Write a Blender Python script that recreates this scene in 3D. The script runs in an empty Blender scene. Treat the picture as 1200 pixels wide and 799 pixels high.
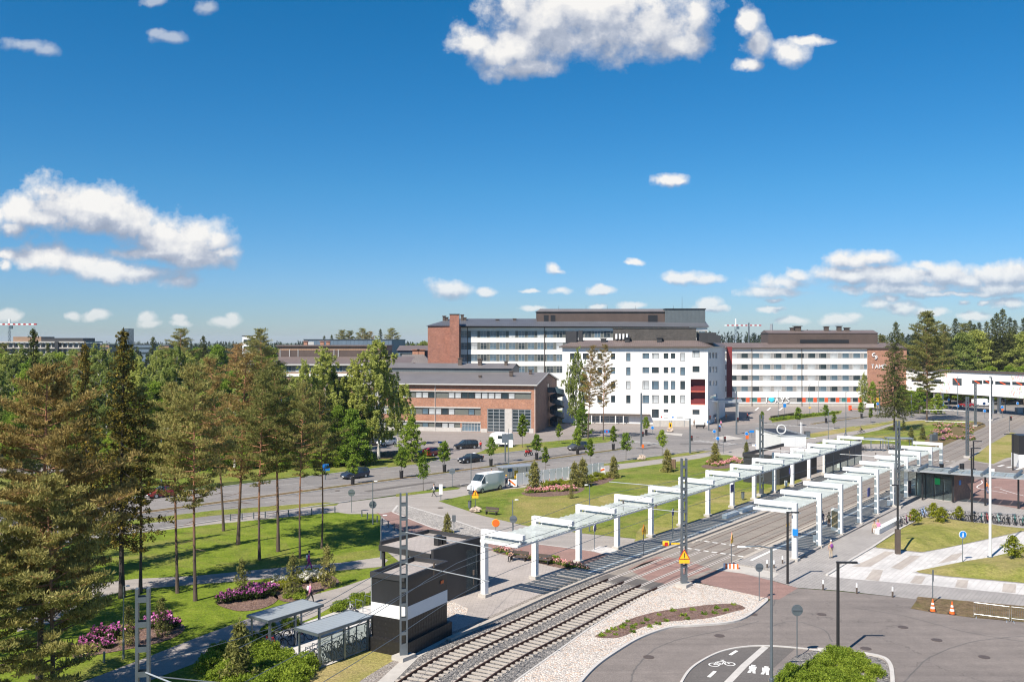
import bpy, math, random
import numpy as np
from mathutils import Vector, Matrix
R = math.radians; PI = math.pi
rnd = random.Random(7)
sc = bpy.context.scene
COL = sc.collection
# surveyed camera: level, eye 20.5 m above the street, focal length 1085 px on a 1200 px wide frame
F = 1085.0; HZ = 399.5; CX = 600.0; EYE = 20.5
def G(x, y, z=0.0):
    Y = F*(EYE-z)/(y-HZ); return Vector(((x-CX)*Y/F, Y, z))
def AT(x, y, Y):
    return Vector(((x-CX)*Y/F, Y, EYE-(y-HZ)*Y/F))
def XZ(x, y, Y):
    return (x-CX)*Y/F, EYE-(y-HZ)*Y/F
def ST(s, t, z=0.0):
    return Vector(((s-t)/math.sqrt(2), (s+t)/math.sqrt(2), z))

# ---------------------------------------------------------------- materials
def new_mat(name):
    m = bpy.data.materials.new(name); m.use_nodes = True
    nt = m.node_tree; bs = nt.nodes['Principled BSDF']
    return m, nt, bs
def N(nt, typ, **kw):
    n = nt.nodes.new(typ)
    for k, v in kw.items():
        if k in n.inputs: n.inputs[k].default_value = v
        else: setattr(n, k, v)
    return n
def ramp(nt, fac, stops):
    r = nt.nodes.new('ShaderNodeValToRGB'); cr = r.color_ramp
    while len(cr.elements) < len(stops): cr.elements.new(0.5)
    for e, (p, c) in zip(cr.elements, stops):
        e.position = p; e.color = (*c, 1) if len(c) == 3 else c
    nt.links.new(fac, r.inputs[0]); return r.outputs[0]
def noise(nt, scale, detail=4, rough=0.55, vec=None, out='Fac', dist=0):
    n = N(nt, 'ShaderNodeTexNoise', Scale=scale, Detail=detail, Roughness=rough, Distortion=dist)
    if vec is None:
        tc = nt.nodes.new('ShaderNodeTexCoord'); vec = tc.outputs['Object']
    nt.links.new(vec, n.inputs['Vector']); return n.outputs[out]
def mix(nt, fac, a, b, mode='MIX'):
    m = nt.nodes.new('ShaderNodeMix'); m.data_type = 'RGBA'; m.blend_type = mode
    for s, v in ((m.inputs[0], fac), (m.inputs[6], a), (m.inputs[7], b)):
        if hasattr(v, 'links') or isinstance(v, bpy.types.NodeSocket): nt.links.new(v, s)
        elif isinstance(v, (int, float)): s.default_value = v
        else: s.default_value = (*v, 1) if len(v) == 3 else v
    return m.outputs[2]
def mathn(nt, op, a, b=0.0, c=None):
    m = nt.nodes.new('ShaderNodeMath'); m.operation = op
    for i, v in enumerate((a, b, c)):
        if v is None: continue
        if isinstance(v, bpy.types.NodeSocket): nt.links.new(v, m.inputs[i])
        else: m.inputs[i].default_value = v
    return m.outputs[0]
def bump(nt, bs, h, strength=0.3, dist=0.05):
    b = N(nt, 'ShaderNodeBump', Strength=strength, Distance=dist)
    nt.links.new(h, b.inputs['Height']); nt.links.new(b.outputs[0], bs.inputs['Normal'])
def simple(name, c, rough=0.6, metal=0.0, var=0.12, scale=1.5, fine=20.0, bmp=0.0, spec=0.5):
    """paint / metal / plastic: base colour broken by a soft large noise and fine grime"""
    m, nt, bs = new_mat(name)
    a = noise(nt, scale, 5, 0.6); b = noise(nt, fine, 3, 0.6)
    f = mathn(nt, 'MULTIPLY_ADD', b, 0.4, mathn(nt, 'MULTIPLY', a, 0.6))
    d = tuple(max(0, x*(1-var*1.6)) for x in c); l = tuple(min(1, x*(1+var)) for x in c)
    nt.links.new(ramp(nt, f, [(0.3, d), (0.7, l)]), bs.inputs['Base Color'])
    bs.inputs['Roughness'].default_value = rough; bs.inputs['Metallic'].default_value = metal
    bs.inputs['Specular IOR Level'].default_value = spec
    if bmp: bump(nt, bs, b, bmp, 0.02)
    return m
def asphalt(name, c, var=0.15, patch=(0.05, 0.05, 0.05), patch_amt=0.35, cracks=True, warm=None):
    m, nt, bs = new_mat(name)
    big = noise(nt, 0.06, 5, 0.6, dist=0.6); mid = noise(nt, 0.7, 5, 0.65); fine = noise(nt, 14, 3, 0.7)
    base = ramp(nt, mid, [(0.3, tuple(x*(1-var) for x in c)), (0.7, tuple(x*(1+var) for x in c))])
    base = mix(nt, mathn(nt, 'MULTIPLY', ramp(nt, big, [(0.42, (0, 0, 0)), (0.62, (1, 1, 1))]), patch_amt), base, patch)
    sp = ramp(nt, fine, [(0.3, (0.72,)*3), (0.7, (1.22,)*3)])
    base = mix(nt, 1.0, base, sp, 'MULTIPLY')
    # long worn streaks (tyre wear) : stretched noise
    tc = nt.nodes.new('ShaderNodeTexCoord'); mp = nt.nodes.new('ShaderNodeMapping')
    mp.inputs['Rotation'].default_value = (0, 0, R(-45)); mp.inputs['Scale'].default_value = (0.03, 0.9, 1)
    nt.links.new(tc.outputs['Object'], mp.inputs[0])
    st = noise(nt, 1.0, 4, 0.6, vec=mp.outputs[0])
    base = mix(nt, 1.0, base, ramp(nt, st, [(0.35, (0.88,)*3), (0.65, (1.1,)*3)]), 'MULTIPLY')
    if cracks:
        v = N(nt, 'ShaderNodeTexVoronoi', Scale=0.16); v.feature = 'DISTANCE_TO_EDGE'
        wv = noise(nt, 0.8, 4, 0.6, out='Color')
        tc2 = nt.nodes.new('ShaderNodeTexCoord')
        va = nt.nodes.new('ShaderNodeVectorMath'); va.operation = 'MULTIPLY_ADD'
        nt.links.new(wv, va.inputs[0]); va.inputs[1].default_value = (2.5,)*3; nt.links.new(tc2.outputs['Object'], va.inputs[2])
        nt.links.new(va.outputs[0], v.inputs['Vector'])
        cm = mathn(nt, 'LESS_THAN', v.outputs['Distance'], 0.006)
        gate = mathn(nt, 'GREATER_THAN', big, 0.5)
        base = mix(nt, mathn(nt, 'MULTIPLY', mathn(nt, 'MULTIPLY', cm, gate), 0.35), base, (0.03, 0.03, 0.03))
    nt.links.new(base, bs.inputs['Base Color'])
    bs.inputs['Roughness'].default_value = 0.88
    bump(nt, bs, fine, 0.25, 0.02)
    return m
def pavers(name, c, c2, mortar, w=0.6, h=0.3, rot=53.5, bias=0.0, var=0.1):
    m, nt, bs = new_mat(name)
    tc = nt.nodes.new('ShaderNodeTexCoord'); mp = nt.nodes.new('ShaderNodeMapping')
    mp.inputs['Rotation'].default_value = (0, 0, R(-rot)); nt.links.new(tc.outputs['Object'], mp.inputs[0])
    b = N(nt, 'ShaderNodeTexBrick', Scale=1.0, **{'Mortar Size': 0.012, 'Brick Width': w, 'Row Height': h, 'Bias': bias})
    b.inputs['Color1'].default_value = (*c, 1); b.inputs['Color2'].default_value = (*c2, 1); b.inputs['Mortar'].default_value = (*mortar, 1)
    nt.links.new(mp.outputs[0], b.inputs['Vector'])
    big = noise(nt, 0.25, 5, 0.65); fine = noise(nt, 8, 3, 0.7)
    base = mix(nt, 1.0, b.outputs['Color'], ramp(nt, big, [(0.3, (1-var*1.5,)*3), (0.7, (1+var,)*3)]), 'MULTIPLY')
    base = mix(nt, 1.0, base, ramp(nt, fine, [(0.3, (0.88,)*3), (0.7, (1.1,)*3)]), 'MULTIPLY')
    nt.links.new(base, bs.inputs['Base Color']); bs.inputs['Roughness'].default_value = 0.8
    bump(nt, bs, b.outputs['Fac'], -0.3, 0.01)
    return m
def grass(name, dark, mid, light, dry, dry_amt=0.4, s=1.0):
    m, nt, bs = new_mat(name)
    big = noise(nt, 0.07*s, 6, 0.62, dist=0.8); med = noise(nt, 0.55*s, 5, 0.65); fine = noise(nt, 5.0, 4, 0.75)
    base = ramp(nt, med, [(0.28, dark), (0.5, mid), (0.75, light)])
    f = ramp(nt, big, [(0.62-dry_amt*0.4, (0, 0, 0)), (0.8-dry_amt*0.3, (1, 1, 1))])
    f2 = ramp(nt, noise(nt, 1.7, 5, 0.7), [(0.5, (0, 0, 0)), (0.68, (1, 1, 1))])
    ff = mathn(nt, 'MINIMUM', mathn(nt, 'ADD', mathn(nt, 'MULTIPLY', f, 0.85), mathn(nt, 'MULTIPLY', f2, dry_amt*0.7)), 1.0)
    base = mix(nt, ff, base, dry)
    base = mix(nt, 1.0, base, ramp(nt, fine, [(0.25, (0.55,)*3), (0.75, (1.45,)*3)]), 'MULTIPLY')
    nt.links.new(base, bs.inputs['Base Color']); bs.inputs['Roughness'].default_value = 0.95
    bs.inputs['Specular IOR Level'].default_value = 0.15
    bump(nt, bs, mathn(nt, 'ADD', fine, mathn(nt, 'MULTIPLY', med, 2.0)), 0.9, 0.12)
    return m
def stones(name, cols, scale, bstr=1.0, dist=0.12, spread=None):
    m, nt, bs = new_mat(name)
    v = N(nt, 'ShaderNodeTexVoronoi', Scale=scale)
    tc = nt.nodes.new('ShaderNodeTexCoord'); nt.links.new(tc.outputs['Object'], v.inputs['Vector'])
    sep = nt.nodes.new('ShaderNodeSeparateColor'); nt.links.new(v.outputs['Color'], sep.inputs[0])
    n = len(cols)
    c = ramp(nt, sep.outputs[0], [(i/(n-1)*0.9+0.05, k) for i, k in enumerate(cols)])
    e = N(nt, 'ShaderNodeTexVoronoi', Scale=scale); e.feature = 'DISTANCE_TO_EDGE'
    nt.links.new(tc.outputs['Object'], e.inputs['Vector'])
    gap = ramp(nt, e.outputs['Distance'], [(0.0, (0.35,)*3), (0.12, (1.0,)*3)])
    c = mix(nt, 1.0, c, gap, 'MULTIPLY')
    c = mix(nt, 1.0, c, ramp(nt, noise(nt, 0.4, 5, 0.6), [(0.3, (0.88,)*3), (0.7, (1.08,)*3)]), 'MULTIPLY')
    nt.links.new(c, bs.inputs['Base Color']); bs.inputs['Roughness'].default_value = 0.85
    bump(nt, bs, mathn(nt, 'MULTIPLY', v.outputs['Distance'], -1.0), bstr, dist)
    return m
def brick(name, c1, c2, mort, rot=0, scale=1.0):
    """brick facade; u runs along the wall through the object's own X/Y"""
    m, nt, bs = new_mat(name)
    tc = nt.nodes.new('ShaderNodeTexCoord'); sp = nt.nodes.new('ShaderNodeSeparateXYZ'); nt.links.new(tc.outputs['Object'], sp.inputs[0])
    cb = nt.nodes.new('ShaderNodeCombineXYZ')
    nt.links.new(mathn(nt, 'ADD', sp.outputs[0], mathn(nt, 'MULTIPLY', sp.outputs[1], 1.0)), cb.inputs[0]); nt.links.new(sp.outputs[2], cb.inputs[1])
    b = N(nt, 'ShaderNodeTexBrick', Scale=1.0, **{'Mortar Size': 0.012, 'Brick Width': 0.28*scale, 'Row Height': 0.085*scale, 'Bias': 0.0})
    b.inputs['Color1'].default_value = (*c1, 1); b.inputs['Color2'].default_value = (*c2, 1); b.inputs['Mortar'].default_value = (*mort, 1)
    nt.links.new(cb.outputs[0], b.inputs['Vector'])
    big = noise(nt, 0.5, 5, 0.7); f2 = noise(nt, 2.5, 4, 0.7)
    base = mix(nt, 1.0, b.outputs['Color'], ramp(nt, big, [(0.3, (0.8,)*3), (0.7, (1.15,)*3)]), 'MULTIPLY')
    base = mix(nt, 1.0, base, ramp(nt, f2, [(0.3, (0.82,)*3), (0.7, (1.18,)*3)]), 'MULTIPLY')
    nt.links.new(base, bs.inputs['Base Color']); bs.inputs['Roughness'].default_value = 0.9
    return m
def cladding(name, c, pw, ph, seam=0.6, rough=0.45, metal=0.0, var=0.05, seamw=0.03):
    """panelled facade with thin seams every pw along the wall and ph upwards"""
    m, nt, bs = new_mat(name)
    tc = nt.nodes.new('ShaderNodeTexCoord'); sp = nt.nodes.new('ShaderNodeSeparateXYZ'); nt.links.new(tc.outputs['Object'], sp.inputs[0])
    u = mathn(nt, 'ADD', sp.outputs[0], sp.outputs[1])
    fu = mathn(nt, 'LESS_THAN', mathn(nt, 'FRACT', mathn(nt, 'DIVIDE', u, pw)), seamw/pw)
    k = fu
    if ph: k = mathn(nt, 'MAXIMUM', fu, mathn(nt, 'LESS_THAN', mathn(nt, 'FRACT', mathn(nt, 'DIVIDE', sp.outputs[2], ph)), seamw/ph))
    a = noise(nt, 0.35, 5, 0.65)
    # rain streaks: noise squeezed along z
    mp = nt.nodes.new('ShaderNodeMapping'); mp.inputs['Scale'].default_value = (2.0, 2.0, 0.12); nt.links.new(tc.outputs['Object'], mp.inputs[0])
    s = noise(nt, 1.0, 4, 0.6, vec=mp.outputs[0])
    base = mix(nt, 1.0, (*c,), ramp(nt, a, [(0.3, (1-var,)*3), (0.7, (1+var,)*3)]), 'MULTIPLY')
    base = mix(nt, 1.0, base, ramp(nt, s, [(0.3, (1-var,)*3), (0.65, (1.0,)*3)]), 'MULTIPLY')
    base = mix(nt, k, base, tuple(x*seam for x in c))
    nt.links.new(base, bs.inputs['Base Color']); bs.inputs['Roughness'].default_value = rough; bs.inputs['Metallic'].default_value = metal
    return m
def ribbed(name, c, pitch=0.5, rough=0.5, metal=0.0, var=0.12, ang=0.0, strength=0.8):
    """standing-seam / profiled sheet: ribs across the u direction as bump"""
    m, nt, bs = new_mat(name)
    tc = nt.nodes.new('ShaderNodeTexCoord'); sp = nt.nodes.new('ShaderNodeSeparateXYZ'); nt.links.new(tc.outputs['Object'], sp.inputs[0])
    u = mathn(nt, 'ADD', mathn(nt, 'MULTIPLY', sp.outputs[0], math.cos(ang)), mathn(nt, 'MULTIPLY', sp.outputs[1], math.sin(ang)))
    fr = mathn(nt, 'FRACT', mathn(nt, 'DIVIDE', u, pitch))
    rib = mathn(nt, 'LESS_THAN', fr, 0.14)
    a = noise(nt, 0.3, 5, 0.65); b = noise(nt, 3.0, 4, 0.6)
    base = mix(nt, 1.0, (*c,), ramp(nt, a, [(0.3, (1-var,)*3), (0.7, (1+var,)*3)]), 'MULTIPLY')
    base = mix(nt, 1.0, base, ramp(nt, b, [(0.3, (1-var*0.6,)*3), (0.7, (1+var*0.5,)*3)]), 'MULTIPLY')
    base = mix(nt, mathn(nt, 'MULTIPLY', rib, 0.35), base, tuple(x*0.5 for x in c))
    nt.links.new(base, bs.inputs['Base Color']); bs.inputs['Roughness'].default_value = rough; bs.inputs['Metallic'].default_value = metal
    bump(nt, bs, rib, strength, 0.04)
    return m
def glass_dark(name, c=(0.03, 0.045, 0.055), rough=0.06):
    m, nt, bs = new_mat(name)
    a = noise(nt, 0.35, 3, 0.5)
    nt.links.new(ramp(nt, a, [(0.3, tuple(x*0.6 for x in c)), (0.7, tuple(x*1.5 for x in c))]), bs.inputs['Base Color'])
    bs.inputs['Roughness'].default_value = rough; bs.inputs['Specular IOR Level'].default_value = 0.9
    return m
def glass_clear(name, tint=(0.82, 0.93, 0.9), opac=0.35, dirt=(0.62, 0.68, 0.66)):
    m, nt, bs = new_mat(name)
    out = nt.nodes['Material Output']
    tr = nt.nodes.new('ShaderNodeBsdfTransparent'); tr.inputs[0].default_value = (*tint, 1)
    bs.inputs['Base Color'].default_value = (*dirt, 1); bs.inputs['Roughness'].default_value = 0.12
    bs.inputs['Specular IOR Level'].default_value = 0.8
    mx = nt.nodes.new('ShaderNodeMixShader'); a = noise(nt, 0.8, 4, 0.6)
    f = ramp(nt, a, [(0.3, (opac*0.75,)*3), (0.7, (min(1, opac*1.25),)*3)])
    nt.links.new(f, mx.inputs[0]); nt.links.new(tr.outputs[0], mx.inputs[1]); nt.links.new(bs.outputs[0], mx.inputs[2])
    nt.links.new(mx.outputs[0], out.inputs[0]); return m
def leafmat(name, dark, mid, light, tip=None, trans=0.25, objvar=0.25, clump=0.9):
    """foliage: each leaf face gets its own tone, clumps drift in tone, each tree its own cast"""
    m, nt, bs = new_mat(name)
    g = nt.nodes.new('ShaderNodeNewGeometry'); oi = nt.nodes.new('ShaderNodeObjectInfo')
    n1 = noise(nt, clump, 3, 0.6)
    f = mathn(nt, 'ADD', mathn(nt, 'MULTIPLY', g.outputs['Random Per Island'], 0.45), mathn(nt, 'MULTIPLY', n1, 0.62))
    stops = [(0.2, dark), (0.52, mid), (0.82, light)]
    if tip: stops.append((0.93, tip))
    c = ramp(nt, f, stops)
    hs = nt.nodes.new('ShaderNodeHueSaturation')
    nt.links.new(mathn(nt, 'MULTIPLY_ADD', oi.outputs['Random'], 0.03*objvar/0.25, 0.5-0.015*objvar/0.25), hs.inputs['Hue'])
    nt.links.new(mathn(nt, 'MULTIPLY_ADD', oi.outputs['Random'], -objvar*2, 1.0+objvar), hs.inputs['Value'])
    nt.links.new(c, hs.inputs['Color'])
    nt.links.new(hs.outputs[0], bs.inputs['Base Color']); bs.inputs['Roughness'].default_value = 0.6
    bs.inputs['Specular IOR Level'].default_value = 0.08
    tl = nt.nodes.new('ShaderNodeBsdfTranslucent'); nt.links.new(hs.outputs[0], tl.inputs[0])
    mx = nt.nodes.new('ShaderNodeMixShader'); mx.inputs[0].default_value = trans
    nt.links.new(bs.outputs[0], mx.inputs[1]); nt.links.new(tl.outputs[0], mx.inputs[2])
    nt.links.new(mx.outputs[0], nt.nodes['Material Output'].inputs[0]); return m
def barkmat(name, low, high, zmix=None, white=False):
    m, nt, bs = new_mat(name)
    tc = nt.nodes.new('ShaderNodeTexCoord'); mp = nt.nodes.new('ShaderNodeMapping')
    mp.inputs['Scale'].default_value = (4, 4, 0.6) if not white else (1.2, 1.2, 5)
    nt.links.new(tc.outputs['Object'], mp.inputs[0])
    a = noise(nt, 1.6, 5, 0.7, vec=mp.outputs[0])
    c = low
    if zmix:
        sp = nt.nodes.new('ShaderNodeSeparateXYZ'); nt.links.new(tc.outputs['Object'], sp.inputs[0])
        z = mathn(nt, 'ADD', sp.outputs[2], mathn(nt, 'MULTIPLY', noise(nt, 0.8, 3), 3.0))
        zf = mathn(nt, 'MULTIPLY_ADD', z, 1.0/zmix[1], -zmix[0]/zmix[1])
        c = ramp(nt, zf, [(0.0, low), (1.0, high)])
    if white: c = ramp(nt, a, [(0.36, (0.04, 0.035, 0.03)), (0.46, low), (0.8, high)])
    else: c = mix(nt, 1.0, c, ramp(nt, a, [(0.3, (0.55,)*3), (0.7, (1.35,)*3)]), 'MULTIPLY')
    nt.links.new(c, bs.inputs['Base Color']); bs.inputs['Roughness'].default_value = 0.9
    bump(nt, bs, a, 0.6, 0.03); return m

M = {}
M['ground'] = grass('ground_grass', (0.035, 0.05, 0.012), (0.06, 0.085, 0.02), (0.09, 0.11, 0.03), (0.13, 0.11, 0.05), 0.3)
M['lawn'] = grass('lawn_grass', (0.075, 0.11, 0.014), (0.135, 0.182, 0.023), (0.2, 0.24, 0.04), (0.31, 0.25, 0.09), 0.42)
M['lawn2'] = grass('lawn_park', (0.08, 0.125, 0.01), (0.145, 0.2, 0.017), (0.22, 0.265, 0.032), (0.27, 0.22, 0.08), 0.25)
M['dry'] = grass('lawn_dry', (0.12, 0.14, 0.03), (0.22, 0.225, 0.05), (0.31, 0.29, 0.085), (0.36, 0.28, 0.13), 0.42)
M['soil'] = grass('worn_soil', (0.1, 0.075, 0.045), (0.17, 0.12, 0.07), (0.24, 0.17, 0.1), (0.12, 0.12, 0.03), 0.4, 3)
M['bark_bed'] = stones('bark_mulch', [(0.13, 0.07, 0.05), (0.2, 0.12, 0.09), (0.26, 0.17, 0.13), (0.16, 0.1, 0.09)], 7.0, 0.8, 0.05)
M['road'] = asphalt('road_asphalt', (0.235, 0.215, 0.2), 0.1, (0.15, 0.145, 0.145), 0.5)
M['lot'] = asphalt('lot_asphalt', (0.2, 0.172, 0.155), 0.12, (0.15, 0.13, 0.12), 0.5)
M['lotdark'] = asphalt('bay_asphalt', (0.12, 0.108, 0.1), 0.1, (0.12, 0.11, 0.105), 0.4, cracks=False)
M['square'] = asphalt('square_asphalt', (0.27, 0.235, 0.215), 0.08, (0.21, 0.19, 0.18), 0.4, cracks=False)
M['foot'] = asphalt('path_asphalt', (0.32, 0.29, 0.265), 0.08, (0.36, 0.32, 0.28), 0.35, cracks=False)
M['pink'] = asphalt('cycle_red_asphalt', (0.27, 0.165, 0.14), 0.1, (0.22, 0.15, 0.13), 0.4, cracks=False)
M['trackpave'] = asphalt('track_paving', (0.25, 0.22, 0.19), 0.1, (0.19, 0.165, 0.15), 0.4, cracks=False)
M['paver_dark'] = pavers('pavers_grey', (0.31, 0.29, 0.275), (0.36, 0.335, 0.315), (0.17, 0.16, 0.15), 0.6, 0.3, 53.5)
M['paver_warm'] = pavers('pavers_warm_grey', (0.36, 0.32, 0.295), (0.41, 0.365, 0.335), (0.2, 0.185, 0.17), 0.6, 0.3, -5)
M['paver_light'] = pavers('pavers_light', (0.52, 0.5, 0.48), (0.6, 0.575, 0.55), (0.32, 0.3, 0.28), 0.9, 0.45, 53.5)
M['paver_beige'] = pavers('pavers_beige', (0.4, 0.35, 0.31), (0.44, 0.39, 0.34), (0.26, 0.23, 0.2), 0.9, 0.45, 53.5)
M['cobble'] = stones('cobble_setts', [(0.3, 0.28, 0.26), (0.42, 0.39, 0.36), (0.36, 0.33, 0.3), (0.48, 0.45, 0.41)], 5.0, 0.7, 0.05)
M['riprap'] = stones('pale_stones', [(0.5, 0.45, 0.4), (0.66, 0.6, 0.54), (0.62, 0.54, 0.47), (0.7, 0.65, 0.59), (0.62, 0.46, 0.35), (0.66, 0.61, 0.56)], 6.5, 0.8, 0.08)
M['ballast'] = stones('track_ballast', [(0.1, 0.095, 0.095), (0.22, 0.21, 0.2), (0.31, 0.29, 0.27), (0.17, 0.155, 0.145), (0.39, 0.36, 0.33)], 8.0, 1.0, 0.08)
M['ballast_warm'] = stones('ballast_gravel_warm', [(0.2, 0.17, 0.15), (0.35, 0.3, 0.26), (0.28, 0.25, 0.22), (0.42, 0.38, 0.34)], 9.0, 0.9, 0.05)
M['concrete'] = simple('concrete', (0.46, 0.43, 0.39), 0.85, var=0.12, bmp=0.3)
M['kerbstone'] = simple('kerb_stone', (0.5, 0.475, 0.445), 0.85, var=0.12, bmp=0.3)
M['sleeper'] = simple('sleeper_concrete', (0.42, 0.375, 0.325), 0.9, var=0.1, bmp=0.3)
M['rail'] = simple('rail_rust', (0.085, 0.032, 0.018), 0.75, var=0.2)
M['railtop'] = simple('rail_worn_steel', (0.2, 0.12, 0.09), 0.35, 0.6, var=0.1)
M['whitepaint'] = simple('road_paint', (0.74, 0.73, 0.7), 0.7, var=0.12, scale=2.0)
M['wornpaint'] = simple('road_paint_worn', (0.46, 0.45, 0.43), 0.8, var=0.2, scale=1.2)
M['white'] = simple('white_painted_steel', (0.8, 0.8, 0.79), 0.35, var=0.03, scale=0.6)
M['galv'] = simple('galvanised_steel', (0.26, 0.3, 0.33), 0.42, 0.75, var=0.12)
M['galvdark'] = simple('mast_grey_steel', (0.17, 0.195, 0.215), 0.45, 0.5, var=0.12)
M['alu'] = simple('light_aluminium', (0.52, 0.54, 0.55), 0.4, 0.6, var=0.08)
M['blackm'] = simple('black_painted_metal', (0.022, 0.022, 0.024), 0.4, var=0.15)
M['anthr'] = simple('anthracite_panel', (0.035, 0.035, 0.038), 0.55, var=0.15, scale=0.6)
M['brownm'] = simple('brown_metal', (0.1, 0.075, 0.06), 0.5, var=0.12)
M['rubber'] = simple('rubber', (0.018, 0.018, 0.019), 0.8, var=0.1)
M['wood_dark'] = simple('dark_bench_wood', (0.09, 0.07, 0.06), 0.7, var=0.2)
M['yellow'] = simple('yellow_paint', (0.8, 0.47, 0.02), 0.45, var=0.06)
M['orange'] = simple('orange_plastic', (0.78, 0.14, 0.02), 0.45, var=0.06)
M['red'] = simple('red_paint', (0.5, 0.025, 0.02), 0.35, var=0.06)
M['blue'] = simple('sign_blue', (0.01, 0.2, 0.6), 0.4, var=0.05)
M['blued'] = simple('dark_blue_paint', (0.01, 0.03, 0.2), 0.4, var=0.05)
M['grn'] = simple('sign_green', (0.01, 0.3, 0.09), 0.4, var=0.05)
M['glass'] = glass_dark('window_glass_dark')
M['glassb'] = glass_dark('window_glass_sky', (0.1, 0.15, 0.19), 0.08)
M['blind'] = glass_dark('window_white_blind', (0.4, 0.42, 0.43), 0.12)
M['glasscab'] = glass_clear('shelter_glass', (0.8, 0.86, 0.85), 0.16, (0.28, 0.32, 0.33))
M['glassroof'] = glass_clear('canopy_glass', (0.6, 0.65, 0.63), 0.38, (0.84, 0.87, 0.85))

# ---------------------------------------------------------------- mesh builder
class MB:
    def __init__(s): s.v = []; s.f = []; s.mi = []; s.m = 0
    def add(s, vs, fs):
        b = len(s.v); s.v += [tuple(v) for v in vs]
        for f in fs: s.f.append([b+i for i in f]); s.mi.append(s.m)
        return s
    def box(s, c, d, rz=0.0, M4=None):
        x, y, z = d[0]/2, d[1]/2, d[2]/2
        vs = [Vector((sx*x, sy*y, sz*z)) for sz in (-1, 1) for sy in (-1, 1) for sx in (-1, 1)]
        if rz: m = Matrix.Rotation(rz, 3, 'Z'); vs = [m @ v for v in vs]
        if M4 is not None: vs = [M4 @ v for v in vs]
        c = Vector(c); vs = [v+c for v in vs]
        return s.add(vs, [(0, 2, 3, 1), (4, 5, 7, 6), (0, 1, 5, 4), (2, 6, 7, 3), (0, 4, 6, 2), (1, 3, 7, 5)])
    def bbox(s, a, b):
        a, b = Vector(a), Vector(b); return s.box((a+b)/2, b-a)
    def beam(s, p, q, w, h, up=(0, 0, 1)):
        p, q = Vector(p), Vector(q); d = (q-p); L = d.length
        if L < 1e-6: return s
        d /= L; up = Vector(up)
        if abs(d.dot(up)) > 0.98: up = Vector((1, 0, 0)) if abs(d.x) < 0.9 else Vector((0, 1, 0))
        r = d.cross(up).normalized(); u = r.cross(d)
        vs = [o + r*(a*w/2) + u*(b*h/2) for o in (p, q) for a, b in ((-1, -1), (1, -1), (1, 1), (-1, 1))]
        return s.add(vs, [(0, 3, 2, 1), (4, 5, 6, 7), (0, 1, 5, 4), (1, 2, 6, 5), (2, 3, 7, 6), (3, 0, 4, 7)])
    def tube(s, pts, r, n=8, cap=True):
        pts = [Vector(p) for p in pts]; rs = r if isinstance(r, (list, tuple)) else [r]*len(pts)
        rings = []; up = Vector((0, 0, 1))
        for i, p in enumerate(pts):
            d = (pts[min(i+1, len(pts)-1)] - pts[max(i-1, 0)]).normalized()
            a = d.cross(up) if abs(d.z) < 0.95 else d.cross(Vector((0, 1, 0)))
            a.normalize(); b = d.cross(a)
            rings.append([p + (a*math.cos(2*PI*k/n)+b*math.sin(2*PI*k/n))*rs[i] for k in range(n)])
        vs = [v for g in rings for v in g]; fs = []
        for i in range(len(pts)-1):
            for k in range(n):
                k2 = (k+1) % n; fs.append((i*n+k, i*n+k2, (i+1)*n+k2, (i+1)*n+k))
        if cap: fs.append(tuple(range(n))[::-1]); fs.append(tuple((len(pts)-1)*n+k for k in range(n)))
        return s.add(vs, fs)
    def cyl(s, p, h, r0, r1=None, n=12):
        p = Vector(p); return s.tube([p, p+Vector((0, 0, h))], [r0, r0 if r1 is None else r1], n)
    def lathe(s, c, prof, n=14):
        c = Vector(c); vs = []; fs = []
        for r, z in prof:
            for k in range(n): vs.append(c+Vector((r*math.cos(2*PI*k/n), r*math.sin(2*PI*k/n), z)))
        for i in range(len(prof)-1):
            for k in range(n): k2 = (k+1) % n; fs.append((i*n+k, i*n+k2, (i+1)*n+k2, (i+1)*n+k))
        fs.append(tuple(range(n))[::-1]); fs.append(tuple((len(prof)-1)*n+k for k in range(n)))
        return s.add(vs, fs)
    def ell(s, c, r, n=10, m=6, M3=None):
        c = Vector(c); vs = []; fs = []
        for i in range(m+1):
            ph = -PI/2+PI*i/m
            for k in range(n):
                v = Vector((r[0]*math.cos(ph)*math.cos(2*PI*k/n), r[1]*math.cos(ph)*math.sin(2*PI*k/n), r[2]*math.sin(ph)))
                vs.append(c+(M3 @ v if M3 else v))
        for i in range(m):
            for k in range(n): k2 = (k+1) % n; fs.append((i*n+k, i*n+k2, (i+1)*n+k2, (i+1)*n+k))
        return s.add(vs, fs)
    def prism(s, poly, z0, z1):
        n = len(poly); a = [(p[0], p[1], z0) for p in poly]; b = [(p[0], p[1], z1) for p in poly]
        ar = sum(poly[i][0]*poly[(i+1) % n][1]-poly[(i+1) % n][0]*poly[i][1] for i in range(n))
        if ar < 0: a.reverse(); b.reverse()
        return s.add(a+b, [tuple(range(n))[::-1], tuple(range(n, 2*n))]+[(i, (i+1) % n, n+(i+1) % n, n+i) for i in range(n)])
    def sheet(s, poly, z=None):
        p = [(q[0], q[1], q[2] if z is None else z) for q in poly]; n = len(p)
        ar = sum(p[i][0]*p[(i+1) % n][1]-p[(i+1) % n][0]*p[i][1] for i in range(n))
        if ar < 0: p.reverse()
        return s.add(p, [tuple(range(n))])
    def quad(s, a, b, c, d): return s.add([a, b, c, d], [(0, 1, 2, 3)])
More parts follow.
